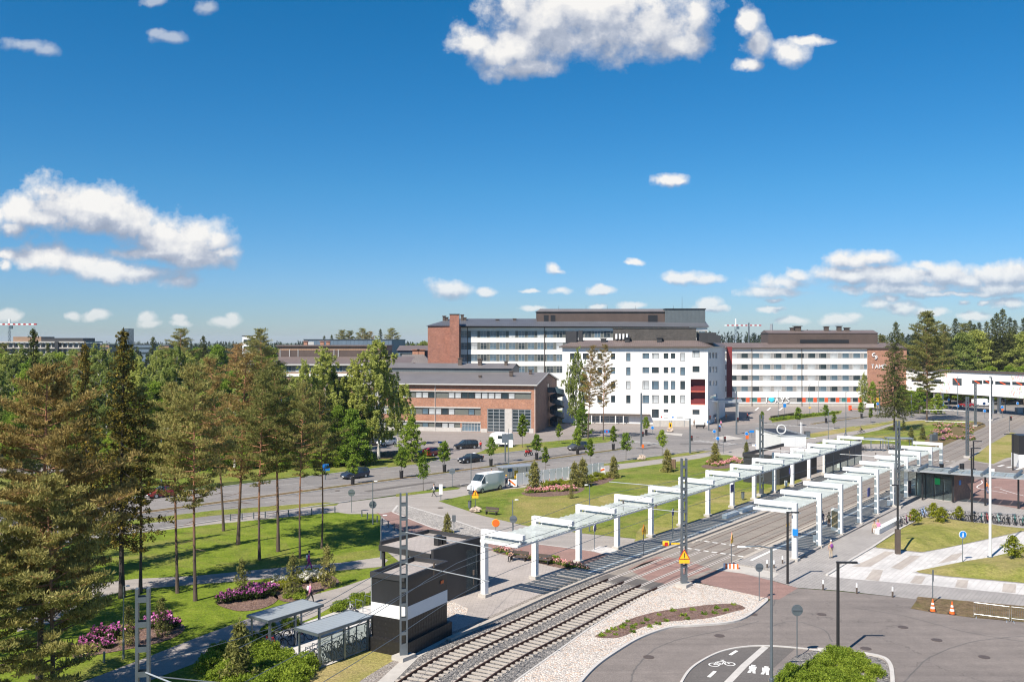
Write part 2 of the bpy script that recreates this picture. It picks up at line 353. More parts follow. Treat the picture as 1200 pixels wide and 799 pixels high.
    def torus(s, c, Rr, r, n=16, m=6, M3=None):
        c = Vector(c); vs = []; fs = []
        for i in range(n):
            a = 2*PI*i/n
            for k in range(m):
                b = 2*PI*k/m; v = Vector(((Rr+r*math.cos(b))*math.cos(a), r*math.sin(b), (Rr+r*math.cos(b))*math.sin(a)))
                vs.append(c+(M3 @ v if M3 else v))
        for i in range(n):
            for k in range(m): fs.append((i*m+k, i*m+(k+1) % m, ((i+1) % n)*m+(k+1) % m, ((i+1) % n)*m+k))
        return s.add(vs, fs)
    def xf(s, mat):
        s.v = [tuple(mat @ Vector(v)) for v in s.v]; return s
    def mesh(s, name, mats, smooth=False):
        me = bpy.data.meshes.new(name); me.from_pydata(s.v, [], s.f)
        for m in (mats if isinstance(mats, (list, tuple)) else [mats]): me.materials.append(M[m] if isinstance(m, str) else m)
        if len(me.materials) > 1: me.polygons.foreach_set('material_index', s.mi)
        if smooth:
            me.polygons.foreach_set('use_smooth', [True]*len(me.polygons))
            try: me.set_sharp_from_angle(angle=R(40))
            except Exception: pass
        me.update(); return me
def tag(o, label=None, cat=None, group=None, kind=None):
    if label: o['label'] = label
    if cat: o['category'] = cat
    if group: o['group'] = group
    if kind: o['kind'] = kind
    return o
def link(name, me, parent=None, loc=None):
    o = bpy.data.objects.new(name, me); COL.objects.link(o)
    if parent: o.parent = parent
    if loc is not None: o.location = loc
    return o
def thing(name, label, cat, loc=(0, 0, 0), rz=0.0, group=None):
    o = link(name, None, None, loc); o.rotation_euler = (0, 0, rz); o.empty_display_size = 0.3
    return tag(o, label, cat, group)
def part(name, mb, mats, parent, label=None, smooth=False):
    o = link(name, mb.mesh(name, mats, smooth), parent)
    if label: o['label'] = label
    return o
def inv(root):
    return (Matrix.Translation(root.location) @ Matrix.Rotation(root.rotation_euler[2], 4, 'Z')).inverted()
def wpart(name, mb, mats, root, parent=None, label=None, smooth=False):
    """mesh written in world coordinates, stored in its thing's own space"""
    mb.xf(inv(root)); return part(name, mb, mats, parent or root, label, smooth)
def solo(name, mb, mats, label, cat, loc=(0, 0, 0), rz=0.0, group=None, smooth=False):
    o = link(name, mb.mesh(name, mats, smooth), None, loc); o.rotation_euler = (0, 0, rz)
    return tag(o, label, cat, group)
def wsolo(name, mb, mats, label, cat, loc, group=None, smooth=False):
    mb.xf(Matrix.Translation(-Vector(loc))); return solo(name, mb, mats, label, cat, loc, 0, group, smooth)
def struct(name, mb, mats, smooth=False, kind='structure'):
    return tag(link(name, mb.mesh(name, mats, smooth)), kind=kind)
def kids(o): return [c for c in bpy.data.objects if c.parent is o]
KIDS = {}
def snapshot(root):
    def rec(o): return (o, [rec(c) for c in o.children])
    KIDS[root.name] = rec(root)
def dup(root, loc, rz=0.0, label=None, group=None, s=None, cat=None):
    if root.name not in KIDS: snapshot(root)
    def rec(node, parent):
        c = node[0].copy(); COL.objects.link(c)
        if parent: c.parent = parent
        for ch in node[1]: rec(ch, c)
        return c
    r = rec(KIDS[root.name], None); r.location = loc; r.rotation_euler = (0, 0, rz)
    if s is not None: r.scale = s if isinstance(s, (tuple, list)) else (s, s, s)
    if label: r['label'] = label
    if group: r['group'] = group
    if cat: r['category'] = cat
    return r
def smoothline(pts, n=8, closed=False):
    """Catmull-Rom through the points"""
    P = [Vector(p) for p in pts]; out = []
    m = len(P); rng = range(m) if closed else range(m-1)
    for i in rng:
        p1, p2 = P[i], P[(i+1) % m]
        p0 = P[i-1] if (closed or i > 0) else p1*2-p2
        p3 = P[(i+2) % m] if (closed or i+2 < m) else p2*2-p1
        for k in range(n):
            t = k/n
            out.append(0.5*((2*p1)+(-p0+p2)*t+(2*p0-5*p1+4*p2-p3)*t*t+(-p0+3*p1-3*p2+p3)*t*t*t))
    if not closed: out.append(P[-1])
    return out
def offset(pts, d):
    out = []
    for i, p in enumerate(pts):
        t = pts[min(i+1, len(pts)-1)]-pts[max(i-1, 0)]; n = Vector((t.y, -t.x, 0)).normalized()
        out.append(Vector((p.x, p.y, p.z))+n*d)
    return out
def ribbon(mb, pts, w, z, h=None, off=0.0):
    """flat band (h None) or raised strip along a polyline"""
    a = offset(pts, off-w/2); b = offset(pts, off+w/2)
    for i in range(len(pts)-1):
        q = [a[i], b[i], b[i+1], a[i+1]]
        if h is None: mb.add([(v.x, v.y, z) for v in q], [(0, 1, 2, 3)])
        else:
            lo = [(v.x, v.y, z) for v in q]; hi = [(v.x, v.y, z+h) for v in q]
            fs = [(4, 5, 6, 7), (1, 0, 4, 5)[::-1], (3, 2, 6, 7), (0, 3, 7, 4), (2, 1, 5, 6)]
            mb.add(lo+hi, fs)
    return mb

HAZE = 0.00007
sc.render.engine = 'CYCLES'; sc.cycles.filter_width = 1.15
# ---------------------------------------------------------------- camera
cam = bpy.data.cameras.new('camera'); co = bpy.data.objects.new('camera', cam); COL.objects.link(co)
co.location = (0, 0, EYE); co.rotation_euler = (R(90), 0, 0)
cam.sensor_width = 36; cam.lens = F/1200*36; cam.clip_end = 30000; cam.clip_start = 0.5
sc.camera = co
sc.view_settings.view_transform = 'Standard'; sc.view_settings.look = 'None'
sc.view_settings.exposure = 0.62; sc.view_settings.gamma = 1.0
# ---------------------------------------------------------------- sun and sky
SEL = 48.0; SD = Vector((-0.62*math.cos(R(SEL)), -0.785*math.cos(R(SEL)), math.sin(R(SEL)))).normalized()
sun = bpy.data.lights.new('sun', 'SUN'); sun.energy = 5.0; sun.angle = R(0.53); sun.color = (1.0, 0.925, 0.82)
so = bpy.data.objects.new('sun', sun); COL.objects.link(so)
so.rotation_euler = SD.to_track_quat('Z', 'Y').to_euler()
w = bpy.data.worlds.new('World'); sc.world = w; w.use_nodes = True
nt = w.node_tree; bg = nt.nodes['Background']; bg.inputs[1].default_value = 0.12
sky = nt.nodes.new('ShaderNodeTexSky'); sky.sky_type = 'NISHITA'; sky.sun_disc = False
sky.sun_elevation = R(SEL); sky.sun_rotation = math.atan2(SD.x, SD.y)
sky.altitude = 100; sky.air_density = 1.0; sky.dust_density = 0.15; sky.ozone_density = 2.5
# clouds live in the sky itself: a field of soft blobs per sky direction broken up by fractal noise
CL = [ # x, y, rx, ry in degrees-like units (photo scale), weight
 (-20,250,40,14),(22,246,30,18),(72,240,46,28),(112,243,42,26),(150,262,40,22),(100,258,60,16),(140,252,44,16),(52,255,50,11),(160,262,24,10),
 (188,278,52,24),(225,277,46,22),(210,292,60,16),(252,282,22,12),(182,298,60,9),(235,302,44,13),(262,296,20,8),
 (15,268,17,10),(8,298,14,8),(5,312,8,9),(62,302,46,15),(90,308,44,13),(128,318,42,11),(165,322,50,9),(205,330,26,8),
 (6,368,16,7),(18,371,10,5),(84,369,11,5),(112,370,16,7),(170,371,12,6),(173,378,14,4),(210,373,9,5),(212,379,12,3),(265,375,18,6),(272,371,8,5),
 (598,10,36,30),(640,20,60,44),(600,58,58,28),(660,48,60,26),(710,28,70,40),(770,25,56,36),(700,5,110,22),(800,52,30,20),(560,52,28,18),(815,20,16,24),(620,80,40,12),
 (878,25,14,20),(888,52,16,18),(925,62,22,14),(950,48,24,6),(880,78,14,8),
 (788,211,18,8),(796,213,10,6),(28,52,26,9),(52,58,16,8),(200,44,18,7),(185,38,10,5),(243,10,12,8),(180,2,14,6),
 (528,340,22,10),(535,342,22,8),(568,343,14,6),(648,315,8,8),(650,318,11,4),(655,342,14,5),(705,341,18,5),(745,309,10,4),(742,310,12,2.5),(622,341,10,2.5),
 (805,325,28,9),(820,327,28,6),(830,355,16,7),(835,361,22,4),(905,360,14,4),(908,350,10,2),
 (918,330,34,10),(905,341,44,6),(932,322,20,6),
 (1000,305,30,12),(1025,303,26,10),(1000,320,46,10),(1050,325,40,13),(1060,338,70,7),(1108,322,34,14),(1130,328,34,10),(1165,322,28,13),(1190,320,24,16),(1180,338,50,8),(1120,345,60,4),(1085,312,14,6),
 (1030,357,18,8),(1055,361,22,8),(1045,350,10,5),(1128,355,8,3),(1155,355,7,3),(1185,356,20,7),(1090,366,24,5),(930,376,18,5),(985,375,22,6),(1000,370,12,5),
 (740,359,16,4),(625,362,14,3),(700,359,10,3),(1140,372,20,5),
]
tc = nt.nodes.new('ShaderNodeTexCoord'); sp = nt.nodes.new('ShaderNodeSeparateXYZ'); nt.links.new(tc.outputs['Generated'], sp.inputs[0])
yy = mathn(nt, 'MAXIMUM', sp.outputs[1], 0.05)
cb = nt.nodes.new('ShaderNodeCombineXYZ')
nt.links.new(mathn(nt, 'DIVIDE', sp.outputs[0], yy), cb.inputs[0]); nt.links.new(mathn(nt, 'DIVIDE', sp.outputs[2], yy), cb.inputs[1])
s2 = nt.nodes.new('ShaderNodeSeparateXYZ'); nt.links.new(cb.outputs[0], s2.inputs[0])
hs = nt.nodes.new('ShaderNodeHueSaturation'); hs.inputs['Saturation'].default_value = 1.34; hs.inputs['Value'].default_value = 1.0
nt.links.new(sky.outputs[0], hs.inputs['Color'])
# cool, clean northern air: the band over the horizon is pale blue, not yellow
el = ramp(nt, sp.outputs[2], [(0.0, (0.5, 0.64, 1.0)), (0.06, (0.47, 0.68, 1.02)), (0.16, (0.42, 0.8, 0.99)), (0.35, (0.24, 0.86, 0.98)), (1.0, (0.5, 0.85, 0.95))])
skyc = mix(nt, 1.0, hs.outputs[0], el, 'MULTIPLY')
def cloud_group(name, cl):
    grp = bpy.data.node_groups.new(name, 'ShaderNodeTree')
    grp.interface.new_socket('P', in_out='INPUT', socket_type='NodeSocketVector'); grp.interface.new_socket('D', in_out='OUTPUT', socket_type='NodeSocketFloat')
    gi = grp.nodes.new('NodeGroupInput'); go = grp.nodes.new('NodeGroupOutput')
    nz = N(grp, 'ShaderNodeTexNoise', Scale=24.0, Detail=8.0, Roughness=0.6)
    grp.links.new(gi.outputs[0], nz.inputs['Vector'])
    wp = grp.nodes.new('ShaderNodeVectorMath'); wp.operation = 'MULTIPLY_ADD'  # warp so that no blob is a clean ellipse
    grp.links.new(nz.outputs['Color'], wp.inputs[0]); wp.inputs[1].default_value = (0.02, 0.02, 0)
    o0 = grp.nodes.new('ShaderNodeVectorMath'); o0.operation = 'ADD'; grp.links.new(gi.outputs[0], o0.inputs[0]); o0.inputs[1].default_value = (-0.01, -0.01, 0)
    grp.links.new(o0.outputs[0], wp.inputs[2])
    acc = None
    for (cx, cy, rx, ry) in cl:
        s1 = grp.nodes.new('ShaderNodeVectorMath'); s1.operation = 'MULTIPLY_ADD'
        k = (F/rx, F/ry, 0.0); c0 = ((cx-CX)/F, (HZ-cy)/F, 0)
        grp.links.new(wp.outputs[0], s1.inputs[0]); s1.inputs[1].default_value = k; s1.inputs[2].default_value = (-c0[0]*k[0], -c0[1]*k[1], 0)
        l = grp.nodes.new('ShaderNodeVectorMath'); l.operation = 'LENGTH'; grp.links.new(s1.outputs[0], l.inputs[0])
        o = l.outputs['Value']
        if acc is None: acc = o
        else:
            a = grp.nodes.new('ShaderNodeMath'); a.operation = 'SMOOTH_MIN'; a.inputs[2].default_value = 0.35
            grp.links.new(acc, a.inputs[0]); grp.links.new(o, a.inputs[1]); acc = a.outputs[0]
    d = mathn(grp, 'SUBTRACT', 1.3, acc)
    d = mathn(grp, 'ADD', d, mathn(grp, 'MULTIPLY', mathn(grp, 'SUBTRACT', nz.outputs['Fac'], 0.5), 2.3))
    nf = N(grp, 'ShaderNodeTexNoise', Scale=85.0, Detail=4.0, Roughness=0.6); grp.links.new(gi.outputs[0], nf.inputs['Vector'])
    d = mathn(grp, 'ADD', d, mathn(grp, 'MULTIPLY', mathn(grp, 'SUBTRACT', nf.outputs['Fac'], 0.5), 0.6))
    grp.links.new(d, go.inputs[0]); return grp
last = bg.outputs[0]; nt.links.new(skyc, bg.inputs[0])
STR = 0.073
bg.inputs[1].default_value = STR
regions = [(-700, 330, 190, 400), (490, 1010, -400, 130), (-300, 310, -200, 85), (490, 857, 190, 400), (857, 1600, 190, 400)]
for ri, (x0, x1, y0, y1) in enumerate(regions):
    cl = [c for c in CL if x0 <= c[0] < x1 and y0 <= c[1] < y1]
    grp = cloud_group('cloud_field_%d' % ri, cl)
    def field(vec):
        g = nt.nodes.new('ShaderNodeGroup'); g.node_tree = grp; nt.links.new(vec, g.inputs[0]); return g.outputs[0]
    D0 = field(cb.outputs[0])
    sh = nt.nodes.new('ShaderNodeVectorMath'); sh.operation = 'ADD'; nt.links.new(cb.outputs[0], sh.inputs[0]); sh.inputs[1].default_value = (-0.008, 0.026, 0) if ri < 2 else (-0.003, 0.01, 0)
    D1 = field(sh.outputs[0])
    dens = ramp(nt, D0, [(0.0, (0, 0, 0)), (0.3, (0.38,)*3), (0.75, (0.96,)*3)]) 
    lit = mathn(nt, 'MULTIPLY_ADD', mathn(nt, 'SUBTRACT', D0, D1), 0.55, 0.36 if ri == 0 else 0.42 if ri == 1 else 0.48)
    ccol = ramp(nt, lit, [(0.0, (3.0, 3.5, 4.5)), (0.36, (4.3, 4.7, 5.6)), (0.6, (6.7, 6.8, 7.1)), (0.9, (8.7, 8.5, 8.2))])
    if ri > 2 or ri == 0: dens = mathn(nt, 'MULTIPLY', dens, ramp(nt, s2.outputs[1], [(0.015, (.62,)*3), (0.09, (1, 1, 1))]))
    if ri == 2: dens = mathn(nt, 'MULTIPLY', dens, .45)
    b2 = nt.nodes.new('ShaderNodeBackground'); b2.inputs[1].default_value = STR
    nt.links.new(mix(nt, dens, skyc, ccol), b2.inputs[0])
    u0, u1, w0, w1 = (x0-CX)/F, (x1-CX)/F, (HZ-y1)/F, (HZ-y0)/F
    m1 = mathn(nt, 'MULTIPLY', mathn(nt, 'GREATER_THAN', s2.outputs[0], u0), mathn(nt, 'LESS_THAN', s2.outputs[0], u1))
    m2 = mathn(nt, 'MULTIPLY', mathn(nt, 'GREATER_THAN', s2.outputs[1], w0), mathn(nt, 'LESS_THAN', s2.outputs[1], w1))
    m3 = mathn(nt, 'MULTIPLY', mathn(nt, 'MULTIPLY', m1, m2), mathn(nt, 'GREATER_THAN', sp.outputs[1], 0.06))
    ms = nt.nodes.new('ShaderNodeMixShader'); nt.links.new(m3, ms.inputs[0]); nt.links.new(last, ms.inputs[1]); nt.links.new(b2.outputs[0], ms.inputs[2])
    last = ms.outputs[0]
nt.links.new(last, nt.nodes['World Output'].inputs[0])
w.cycles.sampling_method = 'MANUAL'; w.cycles.sample_map_resolution = 512
# ================================================================ ground and paving
def PX(pts, z=0.0): return [G(x, y, z) for x, y in pts]
def area(name, pts, mat_, z, smooth=0):
    P = PX(pts)
    if smooth: P = smoothline(P, smooth, True)
    return struct(name, MB().sheet(P, z), mat_)
def mound(name, pts, mat_, z, h, res=1.2, seed=1, lump=0.3, edge=3.0):
    """lawn as a gently heaped sheet: grid inside the outline, height rising from the edge"""
    P = [Vector((p[0], p[1])) for p in pts]; n = len(P)
    xs = [p.x for p in P]; ys = [p.y for p in P]
    def inside(x, y):
        c = False; j = n-1
        for i in range(n):
            if (P[i].y > y) != (P[j].y > y) and x < (P[j].x-P[i].x)*(y-P[i].y)/(P[j].y-P[i].y)+P[i].x: c = not c
            j = i
        return c
    def ed(x, y):
        m = 1e9; q = Vector((x, y))
        for i in range(n):
            a, b = P[i], P[(i+1) % n]; ab = b-a; t = max(0, min(1, (q-a).dot(ab)/max(ab.length_squared, 1e-9)))
            m = min(m, (q-a-ab*t).length)
        return m
    from mathutils import noise as mn
    def hh(x, y):
        e = ed(x, y); k = min(1, e/edge); k = k*k*(3-2*k)
        return z+k*(h+lump*mn.noise(Vector((x*0.22+seed, y*0.22, seed))))
    mb = MB()
    def snap(x, y):
        q = Vector((x, y)); best = (1e9, q)
        for i in range(n):
            a, b = P[i], P[(i+1) % n]; ab = b-a; t = max(0, min(1, (q-a).dot(ab)/max(ab.length_squared, 1e-9))); c = a+ab*t
            if (q-c).length < best[0]: best = ((q-c).length, c)
        return best[1]
    nx = int((max(xs)-min(xs))/res)+3; ny = int((max(ys)-min(ys))/res)+3; idx = {}; vs = []; fs = []
    ins = {(i, j): inside(min(xs)-res*.5+i*res, min(ys)-res*.5+j*res) for i in range(nx) for j in range(ny)}
    for j in range(ny-1):
        for i in range(nx-1):
            k = [(i, j), (i+1, j), (i+1, j+1), (i, j+1)]
            if not any(ins[q] for q in k): continue
            for q in k:
                if q in idx: continue
                x, y = min(xs)-res*.5+q[0]*res, min(ys)-res*.5+q[1]*res
                if ins[q]: v = (x, y, hh(x, y))
                else: c = snap(x, y); v = (c.x, c.y, z)
                idx[q] = len(vs); vs.append(v)
            fs.append([idx[q] for q in k])
    mb.add(vs, fs); return struct(name, mb, mat_, True)

g = MB(); S_ = 9000
g.sheet([(-S_, -S_), (S_, -S_), (S_, S_), (-S_, S_)], -0.01); struct('ground', g, 'ground')

# park and lawns of the left side
area('lawn', [(-400, 650), (146, 612), (250, 602), (394, 590.5), (409, 600), (447, 602), (470, 609), (500, 640), (480, 680), (470, 720), (455, 810), (330, 1000), (-700, 1000)], 'lawn2', 0.0)
# carriageway of the avenue runs at 45 degrees to the view
T0, T1, TM = 98.3, 120.6, 109.0
area('forecourt', [(-600, 545), (120, 543), (395, 523), (470, 509), (490, 503), (628, 503), (700, 488), (840, 478), (850, 470), (1013, 470), (1200, 468), (1700, 468), (1700, 540), (1150, 500), (949, 507), (700, 532), (490, 545), (200, 562), (-600, 620)], 'square', 0.004)
area('side_pavement', [(-300, 650), (100, 616), (250, 602), (394, 590), (464, 581), (600, 562), (700, 546), (807, 532), (949, 508), (1045, 494), (1080, 484), (1300, 480), (1500, 520), (1500, 800), (1200, 700), (1128, 590), (1120, 560), (1060, 566), (1000, 590), (900, 632), (830, 665), (720, 680), (640, 690), (520, 700), (446, 640), (447, 602), (409, 602), (394, 600), (250, 614), (100, 632), (-300, 672)], 'foot', 0.008)
rd = MB(); rd.sheet([ST(-500, T0), ST(700, T0), ST(700, T1), ST(-500, T1)], 0.012); struct('road', rd, 'road')
area('side_street', [(300, 532), (400, 526), (470, 518), (497, 520), (500, 531), (460, 527.5), (400, 532), (300, 540)], 'road', 0.012)
area('junction', [(700, 512), (760, 505), (850, 501), (925, 492), (960, 486), (1030, 480), (1120, 474), (1400, 474), (1400, 545), (1205, 518), (1195, 512), (1181, 505), (1156, 500), (1143, 493), (1100, 490), (1045, 494), (949, 508), (905, 517), (870, 524), (838, 531), (807, 532), (757, 536), (700, 540)], 'road', 0.016)
area('side_lane', [(1115, 549), (1134, 539), (1164, 545), (1193, 536), (1230, 532), (1300, 540), (1300, 566), (1190, 560), (1130, 562)], 'lot', 0.02)
area('verge', [(-60, 594), (120, 576), (382, 556), (490, 543.5), (508, 541), (514, 537), (500, 531), (470, 528), (400, 533), (250, 545), (120, 551), (-60, 560)], 'lawn', 0.02)
area('bare_earth', [(395, 533.5), (400, 539), (460, 537.5), (500, 534), (498, 531), (470, 528.4), (430, 531)], 'soil', 0.024)
area('verge', [(556, 532), (590, 531), (668, 522.5), (712, 518), (722, 514), (710, 511), (667, 515), (600, 521.5), (575, 524.5), (566, 528)], 'lawn', 0.02)
area('verge', [(905, 495), (925, 492), (985, 485), (987, 481), (925, 486.5), (903, 490)], 'lawn', 0.02)
area('verge', [(120, 618), (146, 616), (250, 604), (394, 592), (398, 589), (380, 588.5), (250, 598), (146, 610.5), (60, 619)], 'lawn', 0.02)
area('verge', [(464, 582), (537, 573), (540, 571), (520, 572), (464, 579)], 'lawn', 0.02)
area('verge', [(700, 546.5), (748, 541), (807, 533.5), (835, 528.5), (820, 528.5), (760, 536), (700, 543.5)], 'lawn', 0.022)
area('verge', [(945, 514), (981, 508), (1020, 502), (1060, 493), (1052, 491.8), (1000, 499.5), (949, 508), (938, 512)], 'dry', 0.022)
area('lawn', [(514, 587), (548, 580), (590, 573.5), (630, 570), (700, 555), (726, 550), (820, 537), (838, 533), (853, 533), (872, 537), (900, 548), (941, 563), (876, 588), (821, 608), (752, 632), (680, 624.5), (640, 619), (612, 615), (565, 604)], 'lawn', 0.026)
area('worn_lawn', [(745, 631), (752, 618), (790, 598), (830, 584), (868, 578), (900, 572), (930, 562), (936, 565), (876, 588), (821, 608), (752, 632)], 'dry', 0.030, 6)
area('worn_lawn', [(700, 585), (720, 577), (735, 583), (722, 592)], 'dry', 0.030, 6)
area('lawn', [(948, 521), (975, 515), (1000, 510), (1030, 504), (1056, 494), (1100, 491.5), (1143, 493.5), (1155, 499.5), (1130, 511), (1103, 523.5), (1060, 523), (1045, 520), (1015, 520), (990, 524)], 'lawn', 0.026)
area('meadow', [(1084, 520), (1090, 508), (1110, 502), (1143, 494), (1155, 499.5), (1130, 511), (1103, 523.3)], 'soil', 0.030, 4)
area('lawn', [(1140, 536), (1160, 520), (1181, 506), (1190, 507.5), (1194, 516), (1193, 534), (1178, 537), (1164, 543.5), (1134, 538.5)], 'dry', 0.026)
area('verge', [(1178, 561), (1190, 560), (1260, 567), (1260, 572), (1205, 568)], 'lawn', 0.026)
# paths through the park
area('path', [(20, 712), (60, 704), (108, 684), (160, 678), (230, 674.5), (300, 667.5), (360, 662), (400, 659), (447, 652.5), (455, 656), (446, 664), (400, 668), (360, 671.5), (300, 679), (230, 684.5), (151, 691), (100, 704), (60, 730), (20, 740)], 'foot', 0.012)
area('path', [(-80, 880), (96, 799), (160, 774.5), (230, 747), (290, 725), (366, 697), (400, 688), (439, 675), (475, 662), (475, 682), (439, 694), (400, 704), (369, 722), (300, 750), (236, 774), (176, 797), (60, 880)], 'foot', 0.012)
area('bike_yard', [(287, 757), (345, 733), (378, 722), (437, 700), (475, 688), (475, 768), (440, 757), (367, 786), (345, 774), (306, 762)], 'paver_light', 0.014)
area('verge', [(300, 830), (345, 800), (367, 787), (440, 757.5), (475, 775), (452, 790), (440, 830)], 'dry', 0.014)
# station plaza and platforms
area('plaza', [(446, 700), (500, 640), (560, 632), (571, 643), (583, 648), (640, 655), (678, 659), (690, 662), (712, 650), (735, 640), (752, 632), (820, 628), (760, 660), (716, 679), (690, 684), (614, 712), (550, 737), (524, 746)], 'paver_warm', 0.018)
area('cycle_lane', [(440, 600), (447, 602), (461, 599), (505, 617), (560, 632), (590, 633.5), (640, 639), (691, 645.5), (712, 650), (690, 662), (678, 659), (640, 655), (583, 648), (571, 643), (520, 652), (480, 632), (446, 604)], 'pink', 0.022)
area('cobbled_strip', [(461, 599), (466, 592.5), (478, 593.5), (520, 606), (563, 620.5), (601, 631.5), (590, 633), (560, 632), (505, 617)], 'cobble', 0.026)
mk = MB()
for a, b in (((460, 600), (506, 618)), ((506, 618), (561, 633)), ((478, 593), (520, 605.5)), ((520, 605.5), (563, 620)), ((563, 620), (602, 631.5)), ((460, 599.5), (466, 592))):
    ribbon(mk, [G(*a), G(*b)], 0.28, 0.030)
ribbon(mk, smoothline(PX([(590, 633), (640, 638.5), (691, 645), (712, 649.5)])), 0.22, 0.030)
struct('pavement_edging', mk, 'kerbstone')
area('footway', [(752, 632), (716, 647), (690, 662), (640, 656), (612, 618), (640, 620), (680, 625)], 'foot', 0.016)
# the right side: yard, plaza, paths
area('yard', [(681, 799), (700, 781), (720, 766), (750, 748), (785, 736), (818, 733.5), (866, 728), (896, 707), (903, 703), (934, 689), (985, 693), (1075, 702), (1068, 712), (1100, 718), (1142, 724), (1200, 728), (1500, 748), (1900, 1200), (600, 1300), (560, 1000), (650, 835)], 'lot', 0.024)
area('plaza', [(850, 669), (885, 648), (920, 632), (1024, 589), (1060, 572), (1080, 572), (1200, 596), (1500, 640), (1500, 735), (1200, 712), (1075, 702), (985, 692), (934, 688.5), (905, 680), (880, 676), (846, 670)], 'paver_dark', 0.020)
area('cycle_lane', [(797, 681), (824, 672), (834, 667.5), (870, 672), (903, 680), (935, 689), (913, 702.5), (902, 702), (860, 692), (820, 683)], 'pink', 0.028)
area('cycle_lane', [(1130, 562), (1190, 560), (1260, 567), (1300, 600), (1200, 597), (1160, 590), (1130, 584)], 'pink', 0.030)
area('light_path', [(969, 674.5), (1022, 642), (1080, 648), (1150, 634), (1200, 623), (1260, 618), (1260, 632), (1200, 640), (1185, 648), (1160, 654), (1134, 658), (1069, 671), (1108, 676), (1200, 684), (1400, 700), (1400, 712), (1200, 697), (1090, 686), (981, 677)], 'paver_light', 0.028)
for k, q in enumerate([[(1020, 655), (1037, 646), (1048, 647), (1020, 664), (998, 664)], [(1023, 667), (1035, 668), (1030, 681), (1014, 679)], [(1067, 651), (1079, 651.5), (1056, 668), (1044, 665)], [(1073, 674.5), (1085, 675.5), (1080, 684.5), (1066, 683)], [(1122, 679), (1135, 680), (1133, 689.5), (1119, 688)], [(1176, 683.5), (1191, 684.5), (1190, 695), (1174, 693.5)], [(1115, 650), (1130, 647), (1121, 656), (1098, 661)]]):
    area('paving_panel', q, 'paver_beige', 0.034)
area('soil_strip', [(1058, 718), (1076, 699), (1200, 710), (1500, 738), (1500, 775), (1142, 728)], 'soil', 0.022)
area('soil_strip', [(1067, 713), (1076, 707), (1110, 711), (1142, 716), (1200, 723), (1500, 752), (1500, 762), (1200, 729), (1142, 724), (1100, 719)], 'soil', 0.036)
mound('lawn_mound', PX([(1022, 641), (1056, 619.5), (1082, 606), (1095, 606.5), (1110, 608.5), (1140, 613), (1200, 619), (1260, 622), (1255, 619), (1200, 622), (1150, 633), (1110, 641.5), (1080, 647)]), 'dry', 0.036, 0.55, 0.8, 3, 0.25)
mound('lawn_mound', PX([(1069, 670), (1134, 657), (1160, 653), (1185, 647), (1200, 641), (1260, 634), (1330, 650), (1330, 690), (1200, 683), (1150, 678.5), (1108, 675)]), 'dry', 0.036, 0.5, 0.8, 9, 0.25)
# tram alignment
TC = smoothline([Vector(p) for p in ((-12.5, 38, 0), (-9.3, 46, 0), (-5.8, 55.7, 0), (-2.83, 61.5, 0), (0.9, 67.1, 0), (7.0, 76.3, 0), (16.4, 88.8, 0), (47.8, 129.8, 0), (79.7, 171.4, 0), (114.5, 220, 0), (140, 256, 0), (190, 330, 0))], 24)
def cumul(pts):
    d = [0.0]
    for a, b in zip(pts, pts[1:]): d.append(d[-1]+(b-a).length)
    return d
CUM = cumul(TC)
def along(s, off=0.0):
    """point s metres along the first track's centre line, off metres to its right"""
    i = 0
    while i < len(CUM)-2 and CUM[i+1] < s: i += 1
    t = (s-CUM[i])/(CUM[i+1]-CUM[i]); p = TC[i].lerp(TC[i+1], t); d = (TC[i+1]-TC[i]).normalized()
    return p+Vector((d.y, -d.x, 0))*off, d
def spos(Yv):
    for i in range(len(TC)-1):
        if TC[i].y <= Yv <= TC[i+1].y: return CUM[i]+(Yv-TC[i].y)/(TC[i+1].y-TC[i].y)*(CUM[i+1]-CUM[i])
SP = 3.15
S_CROSS = spos(78.6)
def span(s0, s1, off=0.0, step=1.0):
    n = max(2, int((s1-s0)/step)); return [along(s0+(s1-s0)*i/n, off)[0] for i in range(n+1)]
mb = MB(); ribbon(mb, span(0, S_CROSS), 9.4, 0.032, off=SP/2+0.1)
struct('ballast', mb, 'ballast', kind='stuff')
mb = MB(); ribbon(mb, span(0, S_CROSS+1), 1.1, 0.036, off=-2.6)
struct('gravel_strip', mb, 'ballast_warm', kind='stuff')
mb = MB(); ribbon(mb, span(S_CROSS, CUM[-1]-5, step=2), 6.9, 0.040, off=SP/2)
struct('track_paving', mb, 'trackpave')
